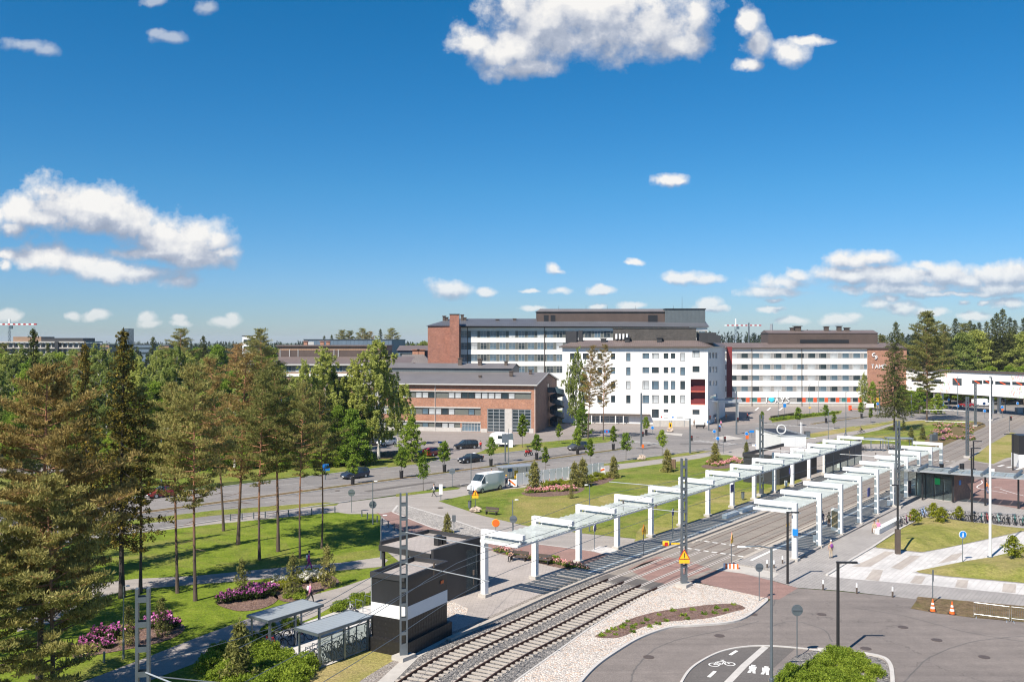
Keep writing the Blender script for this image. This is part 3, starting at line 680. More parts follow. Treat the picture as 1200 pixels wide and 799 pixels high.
def track(label_i, off, lab):
    t = thing('tram_track', lab, 'track', along(0, off)[0])
    for g_ in (-0.75, 0.75):
        mb = MB(); ribbon(mb, span(0.5, S_CROSS+0.3, off+g_), 0.15, 0.06, 0.02)
        mb2 = MB(); ribbon(mb, span(0.5, S_CROSS+0.3, off+g_), 0.075, 0.08, 0.13)
        mb.m = 1; ribbon(mb, span(0.5, S_CROSS+0.3, off+g_), 0.05, 0.212, 0.004)
        wpart('rail', mb, ['rail', 'railtop'], t)
        mb = MB(); ribbon(mb, span(S_CROSS, CUM[-1]-6, off+g_, 2), 0.09, 0.048)
        mb.m = 1
        ribbon(mb, span(S_CROSS, S_CROSS+15, off+g_-0.11, 2), 0.11, 0.046); ribbon(mb, span(S_CROSS, S_CROSS+15, off+g_+0.11, 2), 0.11, 0.046)
        wpart('grooved_rail', mb, ['rail', 'kerbstone'], t)
    base = MB(); k = 0; s = 0.6
    ms = MB().box((0, 0, 0), (0.2, 2.3, 0.1)); ms.m = 0
    me = ms.mesh('sleeper', 'sleeper')
    i = 0
    while s < S_CROSS-0.6:
        p, d = along(s, off)
        o = bpy.data.objects.new('sleeper', me); COL.objects.link(o); o.parent = t
        o.location = p-t.location+Vector((0, 0, 0.05)); o.rotation_euler = (0, 0, math.atan2(d.y, d.x))
        s += 0.62; i += 1
    return t
track(0, 0.0, 'tram track nearer the platform with the single bench rows and black kiosk tower')
track(1, SP, 'tram track beside the pale stone bed')
# pale paved crossing strip, stop lines on the track
area('crossing_paving', [(736, 667), (775, 689), (797, 680), (834, 667), (800, 655), (770, 652)], 'pink', 0.042)
area('crossing_paving', [(716, 680), (757, 662), (770, 655), (752, 661)], 'pink', 0.042)
mb = MB(); ribbon(mb, span(S_CROSS+0.1, S_CROSS+2.2), 6.9, 0.044, off=SP/2); struct('crossing_slab', mb, 'lotdark')
mb = MB()
for s_ in (S_CROSS+15.5, S_CROSS+19.5):
    for o_ in np.arange(-1.6, 4.9, 0.9):
        a, d = along(s_, o_); mb.box((a.x, a.y, 0.052), (0.3, 0.55, 0.006), math.atan2(d.y, d.x))
sB = spos(160)
for s_ in (sB,):
    for o_ in np.arange(-1.6, 4.9, 0.9):
        a, d = along(s_, o_); mb.box((a.x, a.y, 0.052), (0.4, 0.55, 0.006), math.atan2(d.y, d.x))
struct('crossing_markings', mb, 'whitepaint')
# stone bed right of the tracks
area('stone_bed', [(585, 812), (603, 799), (690, 737), (716, 720), (757, 697), (797, 681.5), (820, 684), (845, 689), (898, 701), (896, 707), (866, 727.5), (840, 731), (818, 733), (785, 735.5), (750, 747.5), (720, 765), (699, 780.5), (681, 799), (640, 850), (530, 880)], 'riprap', 0.046)
area('planting_bed', [(697, 746), (717, 737), (741.6, 724.6), (769.5, 717), (801, 712.5), (830, 709), (860, 707.6), (873.6, 713), (860, 717), (830, 724.6), (790, 728), (773, 730), (751, 736), (735, 744), (720, 748)], 'bark_bed', 0.050, 4)
mb = MB()
kb = smoothline(PX([(640, 850), (681, 799), (699, 780.5), (720, 765.5), (750, 748), (785, 736), (818, 733.5), (866, 727.5), (896, 707), (898, 702)]), 6)
ribbon(mb, kb, 0.22, 0.02, 0.13)
ribbon(mb, PX([(603, 799), (690, 737), (757, 697), (797, 681.5)]), 0.14, 0.02, 0.05)
ribbon(mb, PX([(969, 674.5), (995, 658), (1022, 642), (1056, 619.5), (1084, 605)]), 0.22, 0.02, 0.12)
struct('kerb', mb, 'kerbstone')
# bay with painted cycle lane markings, lower edge
area('parking_bay', [(792, 812), (806, 789), (822, 775), (845, 764), (872, 758.5), (905, 757.5), (932, 760), (923, 768), (903, 786), (896, 812), (880, 860), (780, 860)], 'lotdark', 0.030)
mb = MB()
ribbon(mb, smoothline(PX([(792, 812), (806, 788), (822, 775), (845, 764), (872, 758.5), (905, 757.5), (955, 762), (975, 767)]), 8), 0.16, 0.034, 0.06)
struct('kerb', mb, 'kerbstone')
mb = MB(); ribbon(mb, PX([(847, 806), (872, 780), (897, 758)]), 0.45, 0.036); struct('paved_line', mb, 'kerbstone')
mb = MB()
for a, b in (((830.5, 793.5), (838, 786.5)), ((855.5, 767.5), (863.5, 762.5))): ribbon(mb, [G(*a), G(*b)], 0.22, 0.036)
# painted bicycle symbol
def bike_mark(mb, c, s, rz, z):
    m = Matrix.Translation((c.x, c.y, z)) @ Matrix.Rotation(rz, 4, 'Z') @ Matrix.Scale(s, 4)
    t = MB()
    for cx_ in (-0.55, 0.55):
        ring = [Vector((cx_+0.33*math.cos(a), 0.33*math.sin(a), 0)) for a in np.linspace(0, 2*PI, 17)]
        ribbon(t, ring, 0.09, 0)
    for a, b in (((-.55, 0), (-.2, .5)), ((-.2, .5), (.35, .5)), ((.35, .5), (0, 0)), ((0, 0), (-.2, .5)), ((.55, 0), (.3, .75)), ((-.55, 0), (0, 0)), ((.2, .78), (.45, .78))):
        ribbon(t, [Vector((*a, 0)), Vector((*b, 0))], 0.09, 0)
    t.xf(m); mb.v, b0 = mb.v, len(mb.v); mb.add(t.v, t.f)
bike_mark(mb, G(846, 778.5), 0.95, R(8), 0.036)
# painted walking pair symbol
c = G(889, 786)
for dx in (-0.42, 0.42):
    t = MB(); 
    t.sheet([(dx-.14, .75), (dx+.14, .75), (dx+.14, 1.0), (dx-.14, 1.0)], 0); t.sheet([(dx-.22, .1), (dx+.22, .1), (dx+.25, .7), (dx-.25, .7)], 0)
    t.sheet([(dx-.25, -.6), (dx-.05, -.6), (dx+.05, .1), (dx-.15, .1)], 0); t.sheet([(dx+.1, -.6), (dx+.28, -.6), (dx+.2, .1), (dx, .1)], 0)
    t.xf(Matrix.Translation((c.x, c.y, 0.036)) @ Matrix.Rotation(R(-20), 4, 'Z') @ Matrix.Scale(0.95, 4)); mb.add(t.v, t.f)
struct('painted_symbols', mb, 'whitepaint')
# platforms: low slab, pale edge stones, white guide line
def platform(name, pts, inner_a, inner_b):
    P = PX(pts, 0.0); mb = MB().prism([(p.x, p.y) for p in P], 0.0, 0.16); struct(name, mb, 'paver_dark')
sA = spos(63.0); sZ = spos(150.0)
def plat(off0, off1, s0, s1, name, mat_='paver_dark'):
    n = int((s1-s0)/2); a = [along(s0+(s1-s0)*i/n, off0)[0] for i in range(n+1)]; b = [along(s0+(s1-s0)*i/n, off1)[0] for i in range(n+1)]
    mb = MB().prism([(p.x, p.y) for p in a+b[::-1]], 0.0, 0.17); struct(name, mb, mat_)
plat(-2.3, -5.1, S_CROSS-1.0, sZ, 'platform', 'paver_dark'); plat(SP+2.3, SP+6.4, S_CROSS+12.0, sZ+4, 'platform', 'paver_dark')
s0P = spos(60.8)
mb = MB(); ribbon(mb, span(s0P+1.6, sZ, -2.25, 1.5), 0.42, 0.02, 0.17); ribbon(mb, span(S_CROSS+11, sZ+4, SP+2.25, 1.5), 0.45, 0.02, 0.17)
ribbon(mb, span(S_CROSS+18, sZ, -1.55, 1.5), 0.3, 0.04, 0.05); ribbon(mb, span(S_CROSS+20, sZ, SP+1.5, 1.5), 0.25, 0.04, 0.05)
struct('platform_edge', mb, 'sleeper')
mb = MB(); ribbon(mb, span(S_CROSS+1, sZ, -3.15, 1.5), 0.3, 0.176); ribbon(mb, span(S_CROSS+14, sZ+4, SP+3.2, 1.5), 0.3, 0.176)
struct('guide_line', mb, 'whitepaint')
area('concrete_apron', [(434, 810), (443, 799), (470, 774), (500, 758), (523, 742), (527, 748), (490, 771), (462, 799), (455, 810)], 'concrete', 0.050)
area('concrete_pad', [(692, 645), (702, 640), (725, 643), (722, 648), (705, 649)], 'paver_light', 0.034)
area('concrete_pad', [(832, 667), (843, 659), (880, 665), (914, 672), (905, 678), (870, 672)], 'concrete', 0.034)
area('cobbled_strip', [(519, 690), (530, 705), (549, 713), (546, 722), (519, 722)], 'riprap', 0.030)
area('refuge_island', [(778, 507), (800, 508), (799, 511), (775, 508.5)], 'concrete', 0.03)
area('refuge_island', [(835, 513), (852, 510), (872, 514), (850, 516)], 'concrete', 0.03)
# avenue: median strip with kerbs, lane dashes
def stline(mb, s0, s1, t, w, z, dash=None, gap=None):
    if dash is None: ribbon(mb, [ST(s0, t), ST(s1, t)], w, z); return
    s = s0
    while s < s1: ribbon(mb, [ST(s, t), ST(min(s+dash, s1), t)], w, z); s += dash+gap
mb = MB()
for a, b in ((-300, 142), (214, 260)):
    P = [ST(a, TM-0.75), ST(b, TM-0.75), ST(b, TM+0.75), ST(a, TM+0.75)]; mb.prism([(p.x, p.y) for p in P], 0.0, 0.12)
struct('median_strip', mb, 'soil')
mb = MB()
for a, b in ((-300, 142), (214, 260)):
    for t in (TM-0.82, TM+0.82): ribbon(mb, [ST(a, t), ST(b, t)], 0.14, 0.0, 0.13)
for a, b, t in ((-300, 69, T0), (88, 170, T0), (214, 235, T0), (-300, 92, T1), (101, 130, T1)): ribbon(mb, [ST(a, t), ST(b, t)], 0.18, 0.0, 0.13)
struct('kerb', mb, 'kerbstone')
mb = MB()
for t in (102.0, 105.4, 112.6, 116.4): stline(mb, -200, 150, t, 0.13, 0.019, 3, 6)
for t in (102.0, 105.4, 112.6): stline(mb, 214, 250, t, 0.13, 0.021, 3, 6)
for (s_, t0, t1) in ((160, 99.5, 108), (205, 99.5, 120), (150, 110, 120)):
    t = t0
    while t < t1: ribbon(mb, [ST(s_, t), ST(s_+2.6, t)], 0.45, 0.021); t += 1.0
struct('road_markings', mb, 'wornpaint')
mb = MB()
for (x0, y0, x1, y1) in ((885, 481, 889, 477.5), (899, 481, 903, 477.5), (913, 481, 917, 477.5), (1170, 546.5, 1176, 545), (1180, 548, 1188, 546.5), (1190, 550, 1197, 548.5)):
    ribbon(mb, [G(x0, y0), G(x1, y1)], 0.5, 0.034)
for pl in ([(1165, 571), (1174, 571.5)], [(1172, 573), (1185, 577), (1200, 581)], [(1150, 563), (1151, 566), (1145, 570), (1148, 572.5), (1163, 575), (1180, 578)]):
    ribbon(mb, smoothline(PX(pl), 4), 0.14, 0.036)
ribbon(mb, [G(858, 661), G(886, 644)], 0.28, 0.036); ribbon(mb, [G(884, 654), G(911, 637)], 0.22, 0.036); ribbon(mb, [G(876, 652), G(925, 662)], 0.22, 0.036)
struct('road_markings', mb, 'whitepaint')
# a low hill with far-off woods closes the view
def hill_h(x, y):
    r = max(0.0, min(1.0, (y-520)/500.0)); side = 0.75+0.25*math.sin(x*0.004+1.0)+0.15*math.sin(x*0.011)
    side *= 0.35+0.65*max(0.0, min(1.0, (x+150)/500.0))
    return 16.0*r*side
mb = MB(); nx, ny = 60, 14; vs = []; fs = []
for j in range(ny+1):
    y = 500+j*120
    for i in range(nx+1):
        x = (-1.0+2.0*i/nx)*(y*0.9+200); vs.append((x, y, hill_h(x, y)-0.02 if j else -0.3))
for j in range(ny):
    for i in range(nx): a = j*(nx+1)+i; fs.append((a, a+1, a+nx+2, a+nx+1))
mb.add(vs, fs); struct('hill', mb, 'ground', True)

mb = MB(); ru = random.Random(17)
for x, y in ((760, 770), (840, 745), (1010, 760), (1100, 750), (960, 720), (880, 720), (470, 590), (520, 595), (400, 575), (560, 556), (640, 545), (820, 512), (700, 536), (1060, 735), (1150, 770)):
    c = G(x+ru.uniform(-5, 5), y); mb.lathe((c.x, c.y, 0.02), [(.36, 0), (.36, .022)], 16)
struct('manhole_covers', mb, 'brownm')
mb = MB()
for x, y, w_, l_, a in ((560, 566, 1.3, 9, 45), (470, 570, 1.1, 12, 45), (650, 534, 1.2, 10, 45), (760, 525, 2.5, 5, 30), (820, 520, 1.5, 8, 0), (985, 490, 1.5, 12, 45)):
    c = G(x, y); t = MB().box((0, 0, 0), (l_, w_, .003), R(a)); t.xf(Matrix.Translation((c.x, c.y, .029))); mb.add(t.v, t.f)
struct('asphalt_patches', mb, 'lotdark')

M['tar'] = asphalt('tar_seam', (0.13, 0.118, 0.11), 0.1, (0.11, 0.1, 0.1), 0.3, cracks=False)
mb = MB()
for pl in ([(738, 799), (748, 778), (768, 760), (800, 748), (850, 738), (890, 728)], [(900, 735), (930, 728), (965, 738), (975, 752)], [(1000, 712), (1060, 722), (1130, 740), (1200, 752)], [(1060, 799), (1090, 770), (1140, 752), (1200, 745)], [(905, 712), (912, 700), (935, 694)]):
    P = smoothline(PX(pl), 8); ribbon(mb, [p+Vector((ru.uniform(-.06, .06), ru.uniform(-.06, .06), 0)) for p in P], .11, .0275)
struct('tar_seams', mb, 'tar')
# ================================================================ trees
def leafmesh(name, C, U, V, mat_):
    """n free diamond-shaped leaf / needle-tuft faces"""
    n = len(C); co_ = np.empty((n, 4, 3), np.float32)
    co_[:, 0] = C-U; co_[:, 1] = C-V; co_[:, 2] = C+U; co_[:, 3] = C+V
    me = bpy.data.meshes.new(name); me.vertices.add(n*4); me.vertices.foreach_set('co', co_.ravel())
    me.loops.add(n*4); me.loops.foreach_set('vertex_index', np.arange(n*4, dtype=np.int32))
    me.polygons.add(n); me.polygons.foreach_set('loop_start', np.arange(0, n*4, 4, dtype=np.int32))
    me.polygons.foreach_set('loop_total', np.full(n, 4, np.int32))
    me.materials.append(M[mat_]); me.update(); me.validate(); return me
def unit(a): return a/np.maximum(np.linalg.norm(a, axis=1, keepdims=True), 1e-6)
def leaves(rg, cen, rad, n, L, W, up=0.0, out=0.6, droop=0.0):
    """cen (k,3) clump centres, rad (k,3) clump radii, n leaves per clump"""
    k = len(cen); c = np.repeat(cen, n, 0); r = np.repeat(rad, n, 0)
    d = unit(rg.normal(size=(k*n, 3))); rr = rg.random((k*n, 1))**0.45
    off = d*rr; P = c+off*r
    ax = unit(off*out+rg.normal(size=(k*n, 3))*(1-out)+np.array([0, 0, up-droop]))
    b = unit(np.cross(ax, rg.normal(size=(k*n, 3))))
    s = (0.7+0.6*rg.random((k*n, 1)))
    return P, ax*L*0.5*s, b*W*0.5*s
M['needle'] = leafmat('pine_needles', (0.075, 0.08, 0.022), (0.27, 0.265, 0.08), (0.47, 0.44, 0.15), None, 0.48)
M['needle_brown'] = leafmat('pine_needles_russet', (0.1, 0.07, 0.025), (0.37, 0.26, 0.09), (0.58, 0.43, 0.17), (0.62, 0.45, 0.19), 0.48)
M['spruce_n'] = leafmat('spruce_needles', (0.02, 0.03, 0.01), (0.085, 0.105, 0.032), (0.19, 0.2, 0.06), None, 0.3)
M['spruce_tip'] = leafmat('spruce_needles_tipped', (0.012, 0.015, 0.005), (0.09, 0.08, 0.018), (0.36, 0.26, 0.045), (0.6, 0.32, 0.05), 0.25)
M['birch_l'] = leafmat('birch_leaves', (0.13, 0.16, 0.035), (0.36, 0.41, 0.1), (0.54, 0.58, 0.19), None, 0.5)
M['green_l'] = leafmat('broad_leaves', (0.07, 0.12, 0.015), (0.23, 0.33, 0.04), (0.4, 0.5, 0.08), None, 0.42)
M['lime_l'] = leafmat('young_leaves', (0.06, 0.1, 0.008), (0.15, 0.23, 0.015), (0.28, 0.36, 0.04), None, 0.4, 0.12)
M['hedge_l'] = leafmat('spirea_leaves', (0.08, 0.12, 0.012), (0.22, 0.3, 0.03), (0.38, 0.46, 0.07), (0.6, 0.6, 0.38), 0.4, 0.1)
M['yellow_l'] = leafmat('golden_leaves', (0.09, 0.1, 0.01), (0.24, 0.27, 0.02), (0.42, 0.42, 0.05), None, 0.35, 0.15)
M['rhodo_l'] = leafmat('rhododendron_leaves', (0.015, 0.03, 0.008), (0.04, 0.065, 0.016), (0.08, 0.11, 0.03), None, 0.2, 0.1)
M['pinkfl'] = leafmat('pink_petals', (0.35, 0.06, 0.22), (0.62, 0.16, 0.42), (0.85, 0.42, 0.68), None, 0.35, 0.2)
M['magfl'] = leafmat('magenta_petals', (0.25, 0.04, 0.2), (0.5, 0.13, 0.38), (0.75, 0.35, 0.6), None, 0.35, 0.2)
M['roseflw'] = leafmat('rose_petals', (0.55, 0.18, 0.2), (0.8, 0.4, 0.4), (0.9, 0.62, 0.6), None, 0.35, 0.2)
M['whitefl'] = leafmat('white_petals', (0.5, 0.48, 0.4), (0.75, 0.73, 0.65), (0.85, 0.84, 0.8), None, 0.35, 0.1)
M['bark_pine'] = barkmat('pine_bark', (0.1, 0.07, 0.055), (0.4, 0.19, 0.1), (5.0, 5.0))
M['bark_spruce'] = barkmat('spruce_bark', (0.05, 0.04, 0.034), None)
M['bark_birch'] = barkmat('birch_bark', (0.5, 0.48, 0.45), (0.75, 0.73, 0.7), None, True)
M['bark_grey'] = barkmat('grey_bark', (0.14, 0.115, 0.09), None)

def trunk_pts(rg, h, bend, n=9):
    a = rg.normal(size=2)*bend; b = rg.normal(size=2)*bend*0.5
    return [Vector((a[0]*(i/n)**1.5*h*0.02+b[0]*math.sin(i/n*5)*h*0.006, a[1]*(i/n)**1.5*h*0.02+b[1]*math.sin(i/n*4)*h*0.006, h*i/n)) for i in range(n+1)]
def at_h(tp, z):
    for a, b in zip(tp, tp[1:]):
        if a.z <= z <= b.z: return a.lerp(b, (z-a.z)/(b.z-a.z))
    return tp[-1]
def mk_pine(seed, h=18.0, cb=0.45, cr=2.9, mat_='needle', dens=1.0, nb=64, tr=0.14, pads=9):
    rg = np.random.default_rng(seed); tp = trunk_pts(rg, h*0.97, 1.3)
    mb = MB(); mb.tube(tp, [tr*1.35]+[tr*(1-0.82*(i/9)) for i in range(1, 10)], 8)
    cen = []; rad = []
    for i in range(nb):
        f = (i+0.5)/nb; z = h*(cb+(0.985-cb)*f**0.9)
        prof = (0.35+0.65*min(1, f/0.28)) * (1-max(0, (f-0.35)/0.68))**0.62
        L = cr*prof*(0.55+0.65*rg.random())
        a = i*2.399+rg.normal()*0.5; p0 = at_h(tp, z); e = 0.12+0.5*f+rg.normal()*0.12
        d = Vector((math.cos(a), math.sin(a), 0))
        p1 = p0+d*L*0.5+Vector((0, 0, e*L*0.22)); p2 = p0+d*L+Vector((0, 0, e*L*0.7))
        r0 = 0.05*(1-f)+0.02; mb.tube([p0, p1, p2], [r0, r0*0.6, 0.01], 4, False)
        m = max(2, int(pads*L/cr)); sd_ = Vector((-d.y, d.x, 0))
        for k in range(m):
            t = 0.36+0.68*(k+rg.random()*0.8)/m; q = p1.lerp(p2, min(1.05, t*2-1)) if t > 0.5 else p0.lerp(p1, t*2)
            s = (0.3+0.26*rg.random())*(0.75+0.25*L/cr); w2 = sd_*float(rg.normal())*0.42*t*L/cr*1.25
            tip = q+w2+Vector((0, 0, 0.1+0.1*abs(w2.length)))
            if w2.length > 0.3: mb.tube([q, tip], [0.014, 0.006], 3, False)
            cen.append(np.array(tip)); rad.append([s*1.3, s*1.3, s*0.5])
    # bare dead stubs below the crown
    for i in range(9):
        z = h*(cb*0.45+cb*0.5*rg.random()); a = rg.random()*6.28; p0 = at_h(tp, z); L = 0.5+1.0*rg.random()
        p2 = p0+Vector((math.cos(a)*L, math.sin(a)*L, -0.1*L)); mb.tube([p0, p2], [0.025, 0.006], 4, False)
    cen.append(np.array(tp[-1])+[0, 0, 0.1]); rad.append([0.4, 0.4, 0.45])
    C, U, V = leaves(rg, np.array(cen), np.array(rad), int(30*dens), 0.27, 0.075, up=0.45, out=0.7)
    return mb.mesh('pine_trunk', 'bark_pine', True), leafmesh('pine_crown', C, U, V, mat_)
def mk_spruce(seed, h=20.0, cb=0.12, cr=2.6, mat_='spruce_n', dens=1.0, nb=130, tr=0.2, power=0.85, ragged=0.3):
    rg = np.random.default_rng(seed); tp = trunk_pts(rg, h*0.985, 0.5)
    mb = MB(); mb.tube(tp, [tr*1.3]+[max(0.02, tr*(1-0.95*(i/9))) for i in range(1, 10)], 8)
    cen = []; rad = []
    for i in range(nb):
        f = (i+0.5)/nb; z = h*(cb+(0.99-cb)*f)
        L = cr*(1-f)**power*(1-ragged+ragged*2*rg.random())+0.16
        if f < 0.12: L *= 0.55+0.45*f/0.12
        a = i*2.399+rg.normal()*0.4; p0 = at_h(tp, z); d = Vector((math.cos(a), math.sin(a), 0))
        dr = 0.38-0.55*f
        p1 = p0+d*L*0.55+Vector((0, 0, -dr*L*0.55)); p2 = p0+d*L+Vector((0, 0, -dr*L*0.75+0.05))
        mb.tube([p0, p1, p2], [0.035*(1-f)+0.012, 0.02, 0.006], 3, False)
        m = max(2, int(L/0.3))
        for k in range(m):
            t = 0.12+0.9*(k+rg.random())/m; q = p0.lerp(p1, t*1.8) if t < 0.55 else p1.lerp(p2, min(1.05, (t-0.55)/0.45))
            wd = 0.14+0.34*L/cr*(1-abs(t-0.6))
            q = np.array(q)+np.array([-d.y, d.x, 0])*rg.normal()*wd*0.8
            cen.append(q+np.array([0, 0, -0.1])); rad.append([0.26, 0.26, 0.19+0.1*(1-f)])
    cen.append(np.array(tp[-1])); rad.append([0.12, 0.12, 0.4])
    C, U, V = leaves(rg, np.array(cen), np.array(rad), int(13*dens), 0.26, 0.09, out=0.35, droop=0.45)
    return mb.mesh('spruce_trunk', 'bark_spruce', True), leafmesh('spruce_crown', C, U, V, mat_)
def mk_birch(seed, h=19.0, cb=0.2, cr=3.0, mat_='birch_l', dens=1.0, nb=46, tr=0.16, weep=1.0):
    rg = np.random.default_rng(seed); tp = trunk_pts(rg, h*0.93, 1.6)
    mb = MB(); mb.tube(tp, [tr*1.3]+[tr*(1-0.85*(i/9)) for i in range(1, 10)], 8)
    Cs = []; cen = []; rad = []
    for i in range(nb):
        f = (i+0.5)/nb; z = h*(cb+(0.93-cb)*f); prof = (0.55+0.45*min(1, f/0.3))*(1-max(0, (f-0.45)/0.6))**0.7
        L = cr*prof*(0.55+0.6*rg.random()); a = i*2.399+rg.normal()*0.4; p0 = at_h(tp, z); d = Vector((math.cos(a), math.sin(a), 0))
        p1 = p0+d*L*0.5+Vector((0, 0, 0.55*L)); p2 = p0+d*L+Vector((0, 0, 0.62*L))
        mb.tube([p0, p1, p2], [0.05*(1-f)+0.015, 0.025, 0.008], 4, False)
        for k in range(int(4+8*L/cr)):
            t = 0.3+0.75*rg.random(); q = p0.lerp(p1, t*2) if t < 0.5 else p1.lerp(p2, min(1, (t-0.5)*2))
            q = np.array(q)+rg.normal(size=3)*[0.3, 0.3, 0.12]
            ln = weep*(0.6+2.2*rg.random()*L/cr)
            m = max(2, int(ln/0.28))
            for j in range(m):
                cen.append(q+np.array([d.x*0.02*j, d.y*0.02*j, -0.28*j])+rg.normal(size=3)*0.05); rad.append([0.17, 0.17, 0.22])
    for j in range(10): cen.append(np.array(tp[-1])+rg.normal(size=3)*[0.3, 0.3, 0.5]); rad.append([0.25, 0.25, 0.3])
    C, U, V = leaves(rg, np.array(cen), np.array(rad), int(15*dens), 0.2, 0.13, out=0.3, droop=0.3)
    return mb.mesh('birch_trunk', 'bark_birch', True), leafmesh('birch_crown', C, U, V, mat_)
def mk_broad(seed, h=9.0, cb=0.2, cr=2.8, mat_='green_l', dens=1.0, nb=46, tr=0.13, egg=0.5, leaf=0.2, bark='bark_grey', clump=0.5, n=46):
    rg = np.random.default_rng(seed); tp = trunk_pts(rg, h*0.85, 1.0)
    mb = MB(); mb.tube(tp, [tr*1.3]+[tr*(1-0.85*(i/9)) for i in range(1, 10)], 7)
    cen = []; rad = []
    for i in range(nb):
        f = (i+0.5)/nb; z = h*(cb+(0.93-cb)*f); prof = math.sin(PI*min(1, max(0.04, f*0.94+0.06))**egg)**0.7
        L = cr*prof*(0.4+0.62*rg.random()); a = i*2.399+rg.normal()*0.5; p0 = at_h(tp, max(z-0.3*L, h*cb*0.7)); d = Vector((math.cos(a), math.sin(a), 0))
        p2 = Vector((d.x*L, d.y*L, z+0.1*L))+Vector((p0.x, p0.y, 0)); mb.tube([p0, p0.lerp(p2, 0.5)+Vector((0, 0, 0.05)), p2], [0.035, 0.02, 0.006], 4, False)
        for k in range(3):
            t = 0.45+0.58*rg.random(); q = np.array(p0.lerp(p2, t)); s = clump*(0.6+0.6*rg.random())*cr/2.8
            cen.append(q+rg.normal(size=3)*0.15*cr/2.8); rad.append([s, s, s*0.7])
    C, U, V = leaves(rg, np.array(cen), np.array(rad), int(n*dens), leaf, leaf*0.7, out=0.3, up=0.2)
    return mb.mesh('trunk', bark, True), leafmesh('crown', C, U, V, mat_)
def mk_shrub(seed, r=1.0, h=0.9, mat_='hedge_l', n=60, leaf=0.11, k=34, flower=None, fl=0.3):
    rg = np.random.default_rng(seed); cen = []; rad = []; mb = MB()
    for i in range(k):
        a = rg.random()*6.28; rr = r*math.sqrt(rg.random())*0.85; z = h*(0.25+0.62*rg.random())*(1-0.45*(rr/r)**2)
        cen.append([rr*math.cos(a), rr*math.sin(a), z]); rad.append([0.22*r+0.06, 0.22*r+0.06, 0.2*h+0.04])
        mb.tube([(0, 0, 0), (rr*math.cos(a)*0.5, rr*math.sin(a)*0.5, z*0.6), (rr*math.cos(a), rr*math.sin(a), z)], [0.015, 0.01, 0.004], 3, False)
    cen = np.array(cen); C, U, V = leaves(rg, cen, np.array(rad), n, leaf, leaf*0.65, out=0.3, up=0.3)
    lm = leafmesh('shrub_foliage', C, U, V, mat_); fm = None
    if flower:
        top = cen[cen[:, 2] > np.quantile(cen[:, 2], 0.25)]; top = top*np.array([1.06, 1.06, 1.0])+[0, 0, 0.16*h]
        C, U, V = leaves(rg, top, np.full((len(top), 3), 0.16*r+0.05), int(n*fl), leaf*1.3, leaf*1.2, out=0.2, up=0.5); fm = leafmesh('shrub_blossom', C, U, V, flower)
    return mb.mesh('shrub_stems', 'bark_grey'), lm, fm
BANK = {}
def bank(key, fn): BANK[key] = fn
def plant(key, name, label, cat, loc, s=1.0, rz=None, group=None, parts=('trunk', 'crown', 'blossom')):
    tm = BANK[key]
    if callable(tm): tm = BANK[key] = tm()
    if rz is None: rz = rnd.random()*6.28
    t = thing(name, label, cat, loc, rz, group)
    t.scale = s if isinstance(s, (tuple, list)) else (s, s, s)
    for nm, me in zip(parts, tm):
        if me is not None: link(nm, me, t)
    return t
def P2(k, *a, **kw): bank(k, lambda: mk_pine(*a, **kw))
bank('pineA', lambda: mk_pine(11, 18, 0.38, 3.1, 'needle', 1.15, 70, pads=10)); bank('pineB', lambda: mk_pine(12, 18, 0.42, 2.8, 'needle', 1.15, 66, pads=9))
bank('pineC', lambda: mk_pine(13, 18, 0.33, 3.2, 'needle_brown', 1.0, 66, pads=9)); bank('pineD', lambda: mk_pine(14, 18, 0.45, 3.5, 'needle', 1.15, 62, pads=10))
bank('pineBig', lambda: mk_pine(15, 19, 0.22, 4.6, 'needle_brown', 1.5, 88, 0.19, pads=15)); bank('pineBig2', lambda: mk_pine(16, 14, 0.1, 4.4, 'needle', 1.6, 84, 0.17, pads=15))
bank('spruceA', lambda: mk_spruce(21, 21, 0.2, 2.7, 'spruce_tip', 1.35, 170, ragged=0.5)); bank('spruceB', lambda: mk_spruce(22, 18, 0.08, 2.2, 'spruce_n', 1.0, 130))
bank('spruceC', lambda: mk_spruce(23, 22, 0.06, 3.1, 'spruce_n', 1.2, 170, ragged=0.42)); bank('spruceD', lambda: mk_spruce(24, 25, 0.14, 4.8, 'spruce_n', 1.5, 210, ragged=0.45, power=0.75)); bank('pineE', lambda: mk_pine(17, 18, 0.26, 3.9, 'needle', 1.5, 104, pads=12))
bank('birchA', lambda: mk_birch(31, 20, 0.14, 3.5, dens=1.5, nb=60)); bank('birchB', lambda: mk_birch(32, 18, 0.16, 2.7, dens=1.3)); bank('birchC', lambda: mk_birch(33, 16, 0.2, 2.6, dens=1.2, weep=0.7))
bank('broadA', lambda: mk_broad(41, 8, 0.08, 2.6, 'green_l', 1.3, 60)); bank('broadB', lambda: mk_broad(42, 13, 0.15, 3.6, 'green_l', 1.5, 70, 0.2, n=60)); bank('broadC', lambda: mk_broad(43, 15, 0.15, 3.6, 'birch_l', 1.5, 76, 0.2, n=60))
bank('streetA', lambda: mk_broad(51, 5.2, 0.36, 1.25, 'green_l', 1.0, 36, 0.05, 0.75, 0.2, clump=0.8, n=30)); bank('streetB', lambda: mk_broad(52, 5.4, 0.34, 1.1, 'lime_l', 1.0, 32, 0.05, 0.8, 0.19, clump=0.8, n=26))
bank('streetC', lambda: mk_broad(53, 5.0, 0.38, 1.35, 'green_l', 0.8, 30, 0.05, 0.65, 0.2, clump=0.8, n=26))
bank('youngpine', lambda: mk_spruce(61, 3.6, 0.06, 0.95, 'needle', 1.6, 60, 0.06, ragged=0.35)); bank('youngpineB', lambda: mk_spruce(62, 4.4, 0.1, 0.9, 'needle', 1.0, 46, 0.06, ragged=0.55))
